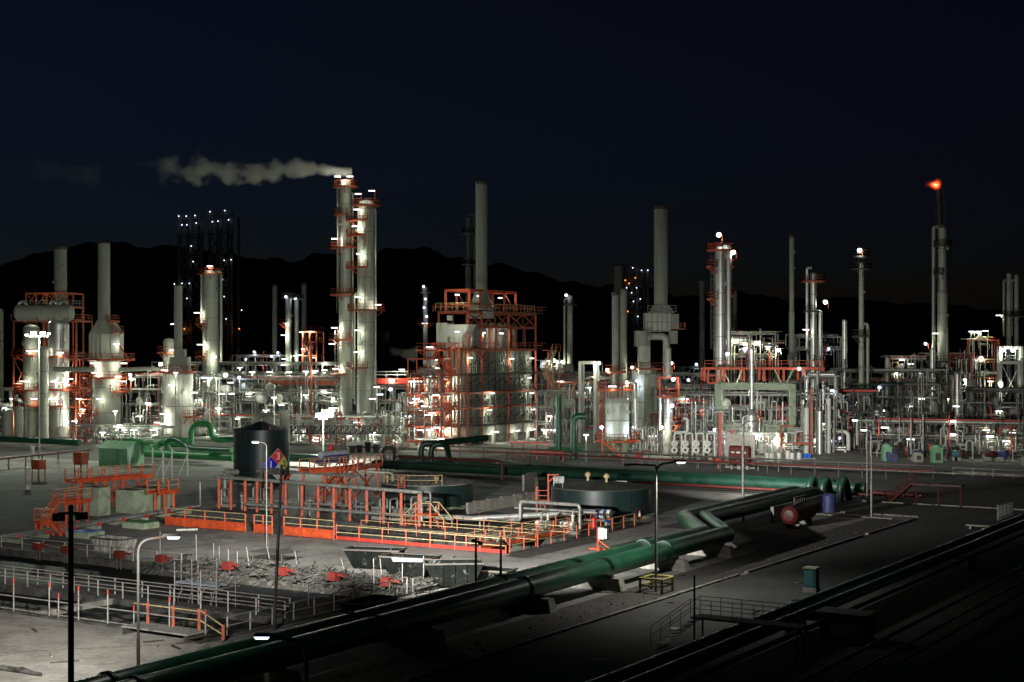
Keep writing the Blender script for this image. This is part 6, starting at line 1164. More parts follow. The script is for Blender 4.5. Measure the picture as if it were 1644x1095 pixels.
# ================================================================== pipe racks and process frames in the bright clutter
PM = ['steel', 'alu', 'white', 'grey', 'steel', 'shell', 'grey', 'alu']
def unit(label, px0, px1, D, dep, levels, seed, nh=6, nv=14, m='grey', brace=(), lamps=(), drums=0, deck=(), pm=PM, pw=450, kinds='tube', red=.08, name='pipe_rack', r_=(.045, .16), deckm=None, w_=.28, ang=-14, zlo=.3, rack=True):
    rnd = random.Random(seed); ud = V((cos(R(ang)), sin(R(ang)), 0))
    t, A, ud, wd, L_ = frame(name, label, px0, px1, D, dep, levels, m, None, brace, lamps=lamps, cat='pipe rack' if name == 'pipe_rack' else 'steel frame', group='pipe racks in the plant' if name == 'pipe_rack' else 'process frames in the plant', decks=deck, pw=pw * .5, ud=ud, kinds=kinds, lm='grey', w_=w_)
    zs = sorted(Z(y, D) for y in levels); B = V((A.x, A.y, 0))
    def pick(): return M['redo' if rnd.random() < red else rnd.choice(pm)]
    nh = int(nh * 1.7)
    for i in range(nh):
        z = rnd.choice(zs) + rnd.uniform(.1, .5); y_ = rnd.uniform(0, dep * .9) if rnd.random() < .6 else -rnd.uniform(.1, .5); x0 = -rnd.uniform(0, 2) if rnd.random() < .5 else L_ * rnd.uniform(0, .4); x1 = L_ + rnd.uniform(0, 2) if rnd.random() < .5 else L_ * rnd.uniform(.6, 1)
        r = rnd.uniform(*r_) * (1.4 if rnd.random() < .12 else .8); p = B + ud * x0 + wd * y_ + UP * z; q = B + ud * x1 + wd * y_ + UP * z; pts = [p, q]
        if rnd.random() < .5: pts = [p - UP * rnd.uniform(1, min(4, z - .4))] + pts
        if rnd.random() < .5: pts = pts + [q - UP * rnd.uniform(1, min(4, z - .4))]
        MB().tube(arc(pts, r * 2.5, 3), r, 7).build('pipe', pick(), t)
    nv = int(nv * 1.35)
    for i in range(nv):
        x_ = L_ * (i + rnd.uniform(.1, .9)) / nv; y_ = -rnd.uniform(.2, 1.6); z1 = rnd.choice(zs) + rnd.uniform(-1.2, 1.4); z0 = zlo + rnd.uniform(.2, 2.5) if rnd.random() < .65 else max(zlo, z1 - rnd.uniform(2, 5)); r = rnd.uniform(*r_)
        p = B + ud * x_ + wd * y_; k = rnd.random(); w2 = rnd.uniform(-2, 2)
        if k < .4: pts = [p + UP * z0, p + UP * z1, p + UP * z1 + wd * (1.5 - y_)]
        elif k < .7: pts = [p + ud * w2 + UP * z0, p + ud * w2 + UP * ((z0 + z1) / 2), p + UP * ((z0 + z1) / 2), p + UP * z1, p + UP * z1 + wd * 1.5]
        elif k < .85: pts = [p + UP * z0, p + UP * z1, p + ud * w2 + UP * z1, p + ud * w2 + UP * (z1 - rnd.uniform(.8, 2))]
        else: pts = [p + UP * zlo, p + UP * z1]
        b = MB().tube(arc(pts, r * 2.5, 3), r, 7)
        if rnd.random() < .6: q = p + UP * (z0 + .3 * (z1 - z0)) if k > .85 or k < .4 else p + UP * (z1 - .4); b.lathe(q, [(r * 2, 0), (r * 2, .08)], 10); b.ball(q + UP * .3, r * 1.9, 4); b.lathe(q + UP * .55, [(r * 2, 0), (r * 2, .08)], 10)
        b.build('pipe', pick(), t)
    if nv > 12:                                   # hundreds of thin instrument lines and small valves, past counting
        s = MB(); cnt = int(L_ * 9)
        for i in range(cnt):
            p = B + ud * rnd.uniform(0, L_) + wd * rnd.uniform(-1.2, dep * .8) + UP * (zlo + rnd.random() ** 1.2 * (max(zs) - zlo)); k = rnd.random(); w_s = rnd.choice((.05, .06, .08, .1))
            if k < .45: s.bar(p, p + UP * rnd.uniform(.4, 2.4), w_s)
            elif k < .8: s.bar(p, p + ud * rnd.uniform(.4, 3.0), w_s)
            elif k < .92: s.ball(p, rnd.uniform(.1, .24), 3)
            else: s.lathe(p, [(.22, 0), (.22, .5), (.1, .6)], 8, rnd.choice([UP, ud, wd]))
        o = s.build('small_piping', M[pm[seed % len(pm)]], t); o['kind'] = 'stuff'
    for i in range(drums):
        z = rnd.choice(zs[:-1] or zs) + .9; x_ = L_ * rnd.uniform(.1, .7); rr = rnd.uniform(.5, .95); ln = rnd.uniform(2.5, 5); y_ = rnd.uniform(0, dep * .5); p = B + ud * x_ + wd * y_ + UP * z; q = rnd.choice([ud, -wd])
        b = MB().lathe(p, [(.01, -.3), (rr * .7, -.22), (rr, 0), (rr, ln), (rr * .7, ln + .22), (.01, ln + .3)], 16, q); b.lathe(p, [(rr * 1.15, .3), (rr * 1.15, .5)], 16, q)
        for k in (.2, .8): b.cbox(p + q * ln * k - UP * .95, .25, rr * 1.4, .5, q)
        b.build('exchanger', M[rnd.choice(['shell', 'alu', 'white', 'grey'])], t)
    return t
T = 'tube'
unit('grey pipe rack behind the vessels at the left edge of the plant', -20, 135, 310, 8, (694, 672, 650, 625), 1, 10, 18, 'grey', lamps=((8, 655), (20, 640), (110, 690)), drums=2)
unit('pipe rack with dark levels between the second and the white heater', 192, 268, 305, 8, (696, 672, 650, 628, 604), 2, 14, 16, 'dark', lamps=((212, 609, 'globe', 500), (238, 647), (245, 592, 'flood', 400), (258, 585, 'flood', 400), (252, 678), (200, 690), (225, 668)), drums=2)
unit('low bright pipe rack in front of the second heater', 118, 262, 268, 4, (700, 684), 3, 8, 26, 'steel', lamps=((165, 694), (215, 690), (246, 690), (188, 684, T, 250)), r_=(.05, .14))
unit('tall cluttered pipe frame right of the white heater', 306, 352, 292, 7, (698, 676, 654, 632, 606), 4, 10, 16, 'grey', (1, 2), lamps=((328, 606), (337, 606), (362, 602, 'flood', 600), (370, 614), (356, 632), (372, 632), (318, 642), (322, 687), (342, 691), (350, 655)), drums=3, deck=(3, 4), w_=.24)
unit('long pipe rack with bright lamps left of the twin columns', 345, 548, 302, 9, (690, 668, 645, 628, 607), 5, 20, 34, 'grey', (2,), lamps=((405, 597), (433, 597), (464, 597), (491, 596), (521, 594), (504, 596), (427, 658), (349, 655), (384, 606, 'blue', 150), (491, 634), (452, 650), (535, 640, 'globe', 300), (400, 632), (478, 672), (380, 672), (520, 628)), drums=6, deck=(2, 4))
t = thing('orange_gantry', 'long orange panelled gantry above the rack left of the twin columns', 'gantry', P(430, 620, 301)); MB().box(P(424, 618, 300), ((122 / F) * 300, 0, 0), (0, 1.6, 0), (0, 0, 1.15)).build('panel', M['rust'], t)
b = MB(); b.rail([P(424, 609, 300), P(546, 609, 300)], 1.3, 2, .08); b.build('railing', M['steel'], t); [MB().bar(P(px, 618, 301), P(px, 606 + 140, 301) , .25).build('leg', M['grey'], t) for px in (428, 470, 510, 542)]
t = thing('orange_gantry', 'short orange gantry right of the twin columns before the big heater', 'gantry', P(606, 615, 301)); MB().box(P(602, 616, 300), ((54 / F) * 300, 0, 0), (0, 1.6, 0), (0, 0, 1.1)).build('panel', M['redo'], t)
b = MB(); b.rail([P(602, 607, 300), P(656, 607, 300)], 1.3, 2, .1); b.build('railing', M['white'], t); [MB().bar(P(px, 616, 301), P(px, 720, 301), .25).build('leg', M['grey'], t) for px in (606, 630, 652)]
lamp(t, P(645, 593, 299), T, 450, 1.2, 'grey'); lamp(t, P(628, 609, 299), T, 500, 0, 'grey')
unit('bright dense pipework before the twin columns', 470, 648, 276, 7, (712, 694, 672), 6, 16, 44, 'steel', lamps=((534, 655), (573, 678), (610, 633), (627, 625, 'blue', 150), (598, 640), (655, 668), (663, 646), (508, 702, T, 300), (560, 700, T, 400), (598, 697, T, 400), (632, 704, T, 400), (480, 690)), drums=5, r_=(.06, .24), pm=['steel', 'white', 'alu', 'white', 'shell'])
unit('pipe rack right of the short orange gantry', 600, 668, 290, 7, (690, 668, 646, 622), 7, 10, 16, 'grey', lamps=((605, 621), (636, 700), (618, 668)), drums=2)
unit('cluttered orange pipe frame left of the big heater', 655, 712, 256, 5, (708, 684, 660, 634, 606, 575), 8, 5, 9, 'orange', (1, 3), lamps=((662, 612), (668, 640), (700, 634), (675, 690), (702, 686), (694, 663), (708, 704, T, 300)), drums=2, deck=(1, 2, 3, 4), w_=.22, pm=['white', 'steel', 'alu'])
unit('grey pipe rack between the big heater and the green uprights', 862, 905, 268, 7, (705, 680, 655, 630), 9, 10, 16, 'grey', lamps=((876, 690), (889, 690), (884, 668, T, 200)), drums=2, pm=['grey', 'steel', 'white'])
unit('dim pipe rack behind the green uprights and the reactor', 868, 1060, 310, 9, (688, 660, 632, 606), 10, 18, 26, 'grey', (1,), lamps=((882, 640, 'blue', 120), (955, 605, 'globe', 400), (1005, 640, T, 150), (985, 660, T, 150), (1040, 660, T, 200)), drums=4, pw=250, pm=['grey', 'dark', 'shell', 'steel'])
t, A, ud, wd, L_ = frame('portal_frame', 'white portal frame left of the reactor top', 931, 955, 270, 3, (580,), 'white', 1, w_=.5, lamps=((962, 583, 'globe', 400),))
unit('orange railed pipe frame behind the white portal frame', 885, 960, 300, 6, (640, 612), 11, 8, 12, 'rust', lamps=((900, 612), (945, 622, T, 350)), deck=(1,), pm=['white', 'shell', 'steel'], drums=2)
unit('low pale pump pipework between reactor and silver column', 1016, 1064, 246, 4, (712, 690), 12, 6, 20, 'grey', r_=(.06, .16), lamps=((1048, 700, T, 0),), pm=['steel', 'alu', 'shell'])
unit('dim pipe rack behind the silver column and the exchanger bank', 1060, 1160, 280, 8, (690, 668, 645, 622), 13, 16, 22, 'grey', (0,), lamps=((1100, 640, T, 200), (1128, 655, T, 150)), drums=3, pw=250, pm=['grey', 'steel', 'grey', 'shell'])
unit('scaffolded pipework inside the pale concrete frame', 1100, 1280, 262, 8, (705, 680, 655, 632), 14, 20, 40, 'grey', lamps=((1150, 650, 'blue', 100), (1230, 690, T, 150), (1180, 705, T, 300), (1258, 708, T, 300)), drums=4, pw=250, r_=(.05, .16))
unit('bright white pipework at the foot of the silver vessel', 1150, 1262, 240, 4, (716, 698), 15, 10, 40, 'steel', lamps=((1170, 702, 'blue', 350), (1215, 700, T, 500), (1248, 704, T, 450)), r_=(.05, .16), pm=['white', 'alu', 'steel', 'white'], red=.12)
unit('tall dense pipe frame with dark decks right of the gantry', 1286, 1345, 246, 8, (722, 694, 662, 636, 606), 16, 14, 30, 'dark', lamps=((1311, 705, T, 250), (1338, 708, 'blue', 150), (1300, 640, T, 250), (1322, 680, T, 200), (1336, 628, 'blue', 120)), deck=(1, 2, 3), pm=['alu', 'white', 'steel', 'shell', 'grey'], r_=(.06, .3), pw=300)
unit('far bright pipework behind the gantry between the column and the thin stack', 1160, 1245, 330, 8, (572, 552, 535), 17, 16, 26, 'steel', lamps=((1250, 562, 'flood', 600), (1196, 552, 'flood', 400), (1180, 545), (1215, 548), (1232, 556), (1170, 566)), drums=3, pm=['shell', 'cream', 'white', 'steel'], pw=700)
unit('dim pipe frame right of the thin stack behind the gantry', 1275, 1350, 310, 7, (640, 600, 560, 540), 18, 12, 20, 'grey', lamps=((1308, 570, T, 300), (1330, 560, 'blue', 100)), pm=['grey', 'steel', 'shell'])
unit('long low rack of level pipes behind the reactor and the silver column', 862, 1150, 322, 9, (676, 656, 636, 618, 600), 31, 34, 16, 'grey', lamps=((940, 640, 'blue', 120), (1018, 628, T, 150), (1112, 664, T, 200)), drums=5, pw=250, pm=['shell', 'steel', 'grey', 'white'], r_=(.06, .2))
unit('long low rack of level pipes behind the tall dense pipe frame', 1250, 1500, 300, 9, (690, 668, 650, 630, 612), 32, 30, 22, 'grey', lamps=((1372, 646, T, 250), (1418, 660, 'blue', 100), (1465, 652, T, 200)), drums=5, pw=250, pm=['shell', 'steel', 'grey', 'white'], r_=(.06, .2))
unit('far rack of level pipes along the skyline between the white heater and the twin columns', 255, 540, 350, 9, (640, 618, 600, 584), 33, 26, 20, 'grey', lamps=((300, 590), (385, 590), (455, 586), (520, 584)), drums=4, pm=['shell', 'steel', 'grey', 'white'], r_=(.06, .18))
# right hand long shed rack
unit('long dark shed rack with green columns at the right', 1383, 1700, 236, 10, (745, 700, 676), 19, 18, 60, 'dark', lamps=((1421, 686, T, 220), (1529, 676, T, 160), (1529, 697, T, 160), (1462, 705, T, 120), (1590, 700, T, 260), (1615, 708, T, 260)), drums=2, pm=['grey', 'steel', 'shell', 'dark', 'grey'], pw=150, ang=-22, r_=(.05, .16))
unit('bright pipes standing behind the right end of the shed rack', 1568, 1660, 262, 6, (730, 690), 20, 8, 30, 'grey', lamps=((1585, 690, T, 300), (1625, 694, T, 300), (1605, 720, T, 250)), pm=['white', 'steel', 'cream'], red=.15, r_=(.06, .16))
unit('dark pipe frame between the tall pipe frame and the shed rack', 1340, 1400, 252, 7, (722, 690, 660, 630), 21, 12, 20, 'dark', pm=['grey', 'dark', 'redp', 'grey', 'dark'], lamps=((1347, 703, 'blue', 60),))
unit('dim pipe frame behind the shed rack below the slim dark column', 1345, 1510, 290, 9, (665, 640, 618, 596), 22, 20, 34, 'dark', lamps=((1355, 632, 'blue', 80), (1412, 622, 'blue', 150), (1535, 652, T, 150), (1480, 640, T, 120)), drums=4, pm=['grey', 'steel', 'dark', 'shell'], pw=150)
unit('bright far pipework left of the flare stack', 1425, 1490, 330, 7, (612, 595, 575), 23, 12, 24, 'shell', lamps=((1440, 598, 'flood', 400), (1462, 584), (1448, 578), (1478, 598, 'blue', 200)), drums=3, pm=['white', 'alu', 'shell', 'cream'], pw=500)
unit('dim pipe frame round the foot of the flare stack', 1490, 1560, 310, 8, (650, 625, 600, 570), 24, 12, 24, 'dark', (1,), lamps=((1549, 610, 'globe', 500), (1520, 640, T, 150)), pm=['grey', 'steel', 'shell', 'dark'], drums=2)
unit('bright orange and white process frame at the right edge', 1556, 1604, 318, 7, (660, 635, 606, 580, 545), 25, 10, 20, 'rust', lamps=((1560, 532, T, 300), (1571, 532, T, 300), (1582, 531, T, 300), (1575, 575, 'flood', 500), (1590, 612, T, 300)), deck=(1, 2, 3), pm=['white', 'shell', 'cream', 'steel'], drums=3)
t, A, ud, wd, L_ = frame('process_structure', 'white lit ladder frame with paired lamps at the right edge', 1606, 1640, 300, 5, (650, 580, 556), 'white', 1, (0,), lamps=((1610, 562, 'flood', 800), (1626, 562, 'flood', 800), (1606, 616, 'flood', 700)), w_=.55, decks=(1,))
unit('dim pipework along the right edge behind the shed rack', 1555, 1680, 280, 8, (670, 650, 628), 26, 16, 26, 'dark', lamps=((1604, 660, T, 100),), pm=['grey', 'steel', 'dark'], drums=2)
unit('far lit skyline pipework in the gap right of the big heater', 868, 902, 480, 8, (590, 580), 27, 8, 12, 'steel', lamps=((880, 580, 'flood', 900), (890, 578, 'flood', 900), (897, 582, 'flood', 700), (872, 584, 'blue', 300)), pm=['white', 'shell'])
unit('low dark rack along the skyline right of the reactor', 1090, 1135, 350, 6, (640, 615, 590), 28, 8, 10, 'dark', lamps=((1105, 610, 'blue', 80), (1118, 585, 'blue', 60)), pm=['grey', 'dark'])
unit('far dim rack with small blue lamps between the pale column and the twin columns', 380, 470, 420, 8, (600, 585, 572), 29, 10, 14, 'grey', lamps=((408, 565, 'blue', 200), (436, 572, 'blue', 150), (420, 584, T, 400), (395, 577, 'blue', 150), (446, 566, 'blue', 100)), pm=['shell', 'grey'])
# cable bridge on lattice legs
t = thing('cable_bridge', 'long dark meshed cable bridge on red brown lattice legs below the twin columns', 'cable bridge', P(470, 700, 256)); D = 256
p, q = P(466, 697, D), P(640, 697, D - 8); b = MB()
b.box(p, q - p, V((0, 1.8, 0)), UP * .12); b.box(p + UP * 1.3, q - p, V((0, 1.8, 0)), UP * .1)
n = 60
for i in range(n): f_ = p.lerp(q, i / n); b.bar(f_ + UP * .1, f_ + UP * 1.35, .09); b.box(f_ + UP * (.25 + .35 * (i % 3)), (q - p) / n * .8, V((0, .03, 0)), UP * .22)
b.build('trunking', M['dark'], t); b = MB(); b.rail([p + UP * 1.4, q + UP * 1.4], .9, 2.4, .06); b.build('railing', M['steel'], t)
for px, m_ in ((506, 'redo'), (547, 'rust'), (627, 'rust')):
    c = P(px, 697, D - 4 * (px - 466) / 87); c.z = .3; b = MB(); zt = p.z; sp = .75
    for sx in (-sp, sp):
        for sy in (-.5, .5): b.bar(c + V((sx, sy, 0)), V((c.x + sx, c.y + sy, zt)), .16)
    for i in range(8): za, zb = .3 + (zt - .3) * i / 8, .3 + (zt - .3) * (i + 1) / 8; b.bar(V((c.x - sp * (-1) ** i, c.y - .5, za)), V((c.x + sp * (-1) ** i, c.y - .5, zb)), .12)
    b.build('lattice_leg', M[m_], t); MB().hexa([c + V((sx * 1.5, sy * 1.1, -.3)) for sx, sy in ((-1, -1), (1, -1), (1, 1), (-1, 1))], [c + V((sx * .9, sy * .7, .7)) for sx, sy in ((-1, -1), (1, -1), (1, 1), (-1, 1))]).build('footing', M['conc'], t)
t = thing('ladder_mast', 'tall orange ladder mast left of the twin columns', 'mast', P(502, 720, 280)); b = MB(); [b.bar(V((X(px, 280), 280, .3)), P(px, 548, 280), w2) for px, w2 in ((500, .3),)]; b.build('mast', M['rust'], t)
b = MB(); [b.bar(V((X(px, 280), 280, .3)), P(px, 556, 280), .1) for px in (490, 494)]; [b.bar(P(490, y, 280), P(494, y, 280), .08) for y in range(560, 720, 5)]; b.build('ladder', M['steel'], t); lamp(t, P(506, 595, 279), T, 350, 0)
# vessels and tanks standing in the clutter
for px, w2, yt, D, m_, lab in ((456, 15, 660, 268, 'white', 'white domed tank beside the cable bridge end'), (425, 42, 672, 262, 'shell', 'wide pale low tank behind the tall hazard tank'), (566, 20, 686, 285, 'white', 'pale vessel at the foot of the left twin column'), (597, 34, 690, 282, 'shell', 'wide pale vessel at the foot of the right twin column'), (618, 10, 668, 270, 'shell', 'pair of pale exchanger shells right of the twin columns, left one'), (628, 9, 668, 270, 'shell', 'pair of pale exchanger shells right of the twin columns, right one'), (640, 9, 646, 276, 'steel', 'tall slim grey drum left of the white speckled column'), (1150, 10, 690, 255, 'alu', 'clad drum behind the red pillars of the bright pipework'), (1316, 9, 660, 240, 'alu', 'first tall bright clad exchanger in the dark decked frame'), (1330, 8, 640, 242, 'white', 'second tall bright exchanger in the dark decked frame'), (1295, 8, 655, 241, 'white', 'slim white exchanger left of the dark decked frame'), (30, 14, 655, 280, 'shell', 'low drum under the roof lamps at far left'), (12, 18, 662, 280, 'shell', 'low drum under the peaked lamp at the left edge')):
    c = V((X(px, D), D, .3)); r = w2 / 2 * D / F; zt = Z(yt, D); t = thing('process_vessel', lab, 'vessel', c, 'standing vessels in the pipework')
    MB().lathe(c, [(r, 0), (r, zt - .5), (r + .04, zt - .48), (r + .04, zt - .35)] + [(r * cos(a * pi / 12), zt - .34 + r * .5 * sin(a * pi / 12)) for a in range(7)], 24).build('shell', M[m_], t)
    MB().tube(arc([V((c.x, D, zt)), V((c.x, D, zt + 1.0)), V((c.x + r + .5, D, zt + 1.0)), V((c.x + r + .5, D, .4))], .4), .12, 8).build('outlet_pipe', M['steel'], t)
# exchanger bank with round white heads
t0 = None
for row in (0, 1):
    for i in range(4):
        c = P(1083 + i * 17.5, 712 + row * 10.5, 230 - i * 1.2); t = thing('shell_exchanger', '%s exchanger with a round white end, %s from the silver column' % (['upper', 'lower'][row], ['first', 'second', 'third', 'fourth'][i]), 'exchanger', c, 'white ended exchanger bank')
        MB().lathe(c, [(.36, 0), (.36, 5.5)], 18, V((.35, .93, 0))).build('shell', M['steel'], t)
        b = MB(); ax = V((-.35, -.93, 0)); b.lathe(c, [(.36, -.05), (.52, 0), (.52, .16), (.24, .17), (.22, .1)], 22, ax); b.build('end_flange', M['white'], t); MB().lathe(c + ax * .171, [(.21, -.04), (.01, .01)], 16, ax).build('end_cap', M['dark'], t)
        MB().tube(arc([c + V((-.1, -.6, .0)) + UP * .5, c + V((-.1, -.75, 1.6 + row)), c + V((1.0, -.75, 1.6 + row)), c + V((1.0, -.75, -1.1 if row else .2))], .4, 4), .15, 9).build('elbow_pipe', M['white'], t)
t = thing('exchanger_stand', 'grey concrete stand under the white ended exchangers', 'stand', P(1080, 735, 231)); [MB().box(V((X(1083 + i * 17.5, 230) - .3, 230.3 - i * 1.2, .3)), (.6, 0, 0), (0, 3.5, 0), (0, 0, 1.0)).build('pier', M['conc'], t) for i in range(4)]; MB().tube(arc([P(1083, 694, 231), P(1104, 694, 231), P(1104, 672, 231), P(1097, 672, 231)], .5), .2, 10).build('header_pipe', M['white'], t)
for px, yt in ((1156, 661), (1175, 690), (1156, 661)): pass
for i, (px, yt, m_, lab) in enumerate(((1156, 662, 'orange', 'tall red pillar right of the exchanger bank carrying a lit canopy'), (1175, 690, 'orange', 'shorter red pillar left of the silver vessel'))):
    c = V((X(px, 234), 234, .3)); t = thing('red_pillar', lab, 'pillar', c); MB().bar(c, P(px, yt, 234), .42).build('shaft', M['redo'], t); MB().box(P(px - 10, yt, 234), V((26 * 234 / F, 0, 0)), V((0, 1.4, 0)), UP * .16).build('canopy', M['steel'], t); MB().cbox(c, .8, .8, .12).build('base_plate', M['redo'], t)
# white drums and blue tubs at the slab edge
for i, px in enumerate((1232, 1239, 1251, 1265, 1272, 1283)):
    c = V((X(px, 225), 225, .3)); t = thing('white_drum', 'white upright drum at the slab edge, %s counted from the beige board' % ['first', 'second', 'third', 'fourth', 'fifth', 'sixth'][i], 'drum', c, 'white drums at the slab edge'); hh = 1.25 + .3 * (i == 3)
    MB().lathe(c, [(.36, 0), (.36, hh * .5), (.38, hh * .52), (.36, hh * .54), (.36, hh)], 18).build('body', M['white'], t); MB().lathe(c + UP * hh, [(.3, 0), (.3, .06), (.1, .07)], 14).build('lid', M['grey'], t)
t = thing('tub_shelf', 'pale shelf table holding blue tubs at the slab edge', 'table', V((X(1290, 226), 226, .3))); MB().box(P(1272, 737, 226), V((38 * 226 / F, 0, 0)), V((0, 1, 0)), UP * .12).build('top', M['steel'], t); [MB().bar(V((X(px, 226.5), 226.5, .3)), P(px, 737, 226.5), .12).build('leg', M['steel'], t) for px in (1274, 1308)]
for i in range(4):
    p = P(1278 + i * 6.2, 735.7, 226.2); t = thing('blue_tub', 'bright blue plastic tub on the pale shelf, %s from the left' % ['first', 'second', 'third', 'fourth'][i], 'tub', p, 'blue tubs on the shelf'); MB().hexa([p + V((x_, y_, 0)) for x_, y_ in ((.03, .05), (.5, .05), (.5, .55), (.03, .55))], [p + V((x_, y_, .62)) for x_, y_ in ((0, 0), (.54, 0), (.54, .6), (0, .6))]).build('body', M['blue'], t); MB().box(p + V((-.01, -.02, .625)), (.56, 0, 0), (0, .64, 0), (0, 0, .07)).build('lid', M['blue'], t)
t = thing('orange_pipe_frame', 'orange portal with a railed deck left of the dark decked frame', 'frame', V((X(1300, 232), 232, .3)))
for px, y0 in ((1254, 684), (1302, 624)): MB().bar(V((X(px, 232), 232, .3)) if px > 1260 else P(1254, 716, 232), P(px, y0, 232), .28).build('post', M['rust'], t)
b = MB(); b.bar(P(1254, 684, 232), P(1273, 684, 232), .28); b.bar(P(1273, 712, 232), P(1302, 712, 232), .3); b.build('beam', M['rust'], t); b = MB(); b.rail([P(1273, 711, 231.5), P(1302, 711, 231.5)], 1.2, .8, .08); b.build('railing', M['rust'], t)
# green and blue pumps under the shed rack
for i, (px, m_, w2, h2, lab) in enumerate(((1421, 'mint', 1.3, 2.6, 'green motor housing in the shed rack, left one'), (1427, 'navy', 1.5, 1.4, 'blue cabinet beside the left green motor housing'), (1490, 'mint', 1.5, 2.7, 'taller green motor housing in the middle of the shed rack'), (1464, 'sand', 1.3, 1.5, 'pale block under the shed rack between the green housings'), (1611, 'sand', 1.4, 1.4, 'pale block at the right end of the shed rack'))):
    c = V((X(px, 226), 226 - (px - 1400) * .05, .3)); t = thing('pump_housing', lab, 'pump', c, 'pump housings in the shed rack'); MB().cbox(c, w2, w2, h2 * .85).build('body', M[m_], t); MB().lathe(c + UP * h2 * .85, [(w2 * .5, 0), (w2 * .5, h2 * .12), (.1, h2 * .15)], 14).build('cap', M[m_], t); MB().cbox(c - V((0, w2 * .5 + .04, -.4)), w2 * .5, .06, h2 * .4).build('panel', M['dark'], t)
for i, (px, m_) in enumerate(((1468, 'navy'), (1530, 'teal'), (1536, 'redp'), (1604, 'navy'), (1585, 'redp'))):
    c = P(px, 728, 226); t = thing('electric_motor', ['blue round motor between the green housings', 'teal round motor right of the taller green housing', 'dull red round motor touching the teal one', 'dark blue round motor over the pale end block', 'dull red motor among the bright pipes at the shed end'][i], 'motor', c, 'round motors in the shed rack'); ax = V((.5, -.87, 0))
    MB().lathe(c, [(.05, -.1), (.5, 0), (.55, .1), (.55, 1.4), (.45, 1.5), (.05, 1.6)], 16, ax).build('casing', M[m_], t); MB().cbox(V((c.x, c.y, .3)), 1.0, 1.2, c.z - .8).build('plinth', M['conc'], t)
guard('slab_railing', 'thin pale railing by the white valve wheel at the right slab edge', [qg(1530, 118, 0), qg(1660, 118, 0)], 'grey', 1.1, 3, .06)
# ---------------- floodlight masts in the plant and round mast lamps
def mast(label, px, ytop, D, heads, m='pole', r=.14, pw=9000, kind='flood', arm=2.0):
    f = V((X(px, D), D, .0)); t = thing('light_mast', label, 'light mast', f, 'light masts in the plant'); tp = P(px, ytop, D); MB().tube([f, f.lerp(tp, .6), tp], [r, r * .8, r * .6], 10).build('pole', M[m], t)
    if len(heads): b = MB(); xs = [X(h_[0], D) for h_ in heads]; b.bar(V((min(xs + [f.x]), D, tp.z)), V((max(xs + [f.x]), D, tp.z)), .12); b.build('crossbar', M[m], t)
    for hx, hy, s_ in heads: q = P(hx, hy, D - .4); h = MB(); h.box(q + V((-s_, .15, -s_ * .6)), (2 * s_, 0, 0), (0, .4, 0), (0, 0, s_ * 1.2)); h = h.build('floodlight', M['dark'], t); MB().box(q + V((-s_ * .92, .1, -s_ * .52)), (1.84 * s_, 0, 0), (0, .049, 0), (0, 0, 1.04 * s_)).build('lamp_glass', GL['flood'], h); light(q - V((0, .7, 0)), pw, h, LCOL['flood'], .4)
    return t
mast('tall light mast with a blinding pair of floodlights before the twin columns', 519, 672, 228, ((512, 667, .55), (526, 664, .9)), pw=9000)  # floodlight heads enlarged so their shape imitates bloom
mast('tall light mast with four floodlights before the orange unit at far left', 63, 540, 226, ((42, 538, .24), (53, 535, .4), (68, 535, .4), (78, 536, .24)), pw=3500)
for px, yt, D, lab in ((209, 604, 262, 'slim light mast with a small lamp between the left heaters'), (282, 600, 258, 'slim light mast in front of the white heater'), (941, 700, 226, 'slim light mast left of the reactor stair'), (440, 640, 232, 'slim light mast right of the tall hazard tank'), (185, 660, 250, 'curved small light mast before the second heater')):
    t = mast(lab, px, yt, D, (), r=.09); lamp(t, P(px, yt - 2 if px != 185 else yt, D - .2), 'tube' if px != 209 else 'globe', 250, 0, 'grey', .8)
# ---------------- far dark coker frames with bluish lamps
def lattice(label, px0, px1, ytop, D, lamps, nb=2, dep=16, lv=9, name='coker_frame'):
    t = thing(name, label, 'lattice tower', V((X((px0 + px1) / 2, D), D, 0)), 'far dark lattice towers'); x0, x1, zt = X(px0, D), X(px1, D), Z(ytop, D)
    for i in range(nb + 1):
        for dy in (0, dep): q = V((x0 + (x1 - x0) * i / nb, D + dy, 0)); MB().bar(q, q + UP * zt, 1.0).build('post', M['dark'], t)
    for k in range(1, lv + 1):
        z = zt * k / lv; b = MB(); b.box(V((x0 - 1, D - 1, z - .4)), (x1 - x0 + 2, 0, 0), (0, 2.5, 0), (0, 0, .4)); b.rail([V((x0 - 1, D - 1, z)), V((x1 + 1, D - 1, z))], 1.2, 4, .15); b.build('deck', M['dark'], t)
        b = MB()
        for i in range(nb): xa, xb = x0 + (x1 - x0) * i / nb, x0 + (x1 - x0) * (i + 1) / nb; b.bar(V((xa, D, z)), V((xb, D, z - zt / lv)), .45); b.bar(V((xb, D, z)), V((xa, D, z - zt / lv)), .45)
        b.build('brace', M['dark'], t)
    for l in lamps: lamp(t, P(l[0], l[1], D - 2), l[2] if len(l) > 2 else 'blue', l[3] if len(l) > 3 else 22, 2.5, 'dark', 1)
    return t
lattice('far dark coker frame with bluish lamps, left of the pair behind the pale column', 288, 324, 350, 620, ((287, 347), (299, 347), (313, 346), (292, 361), (300, 361), (315, 358), (307, 395), (310, 420), (280, 456), (292, 455), (304, 455), (296, 528, 'warm', 150), (300, 479)))
lattice('far dark coker frame with bluish lamps, right of the pair and slightly taller', 337, 372, 343, 628, ((337, 340), (361, 338), (341, 356), (350, 355), (367, 353), (371, 417), (360, 418), (357, 449), (388, 498), (384, 528, 'warm', 400), (360, 476), (363, 512), (386, 573)))
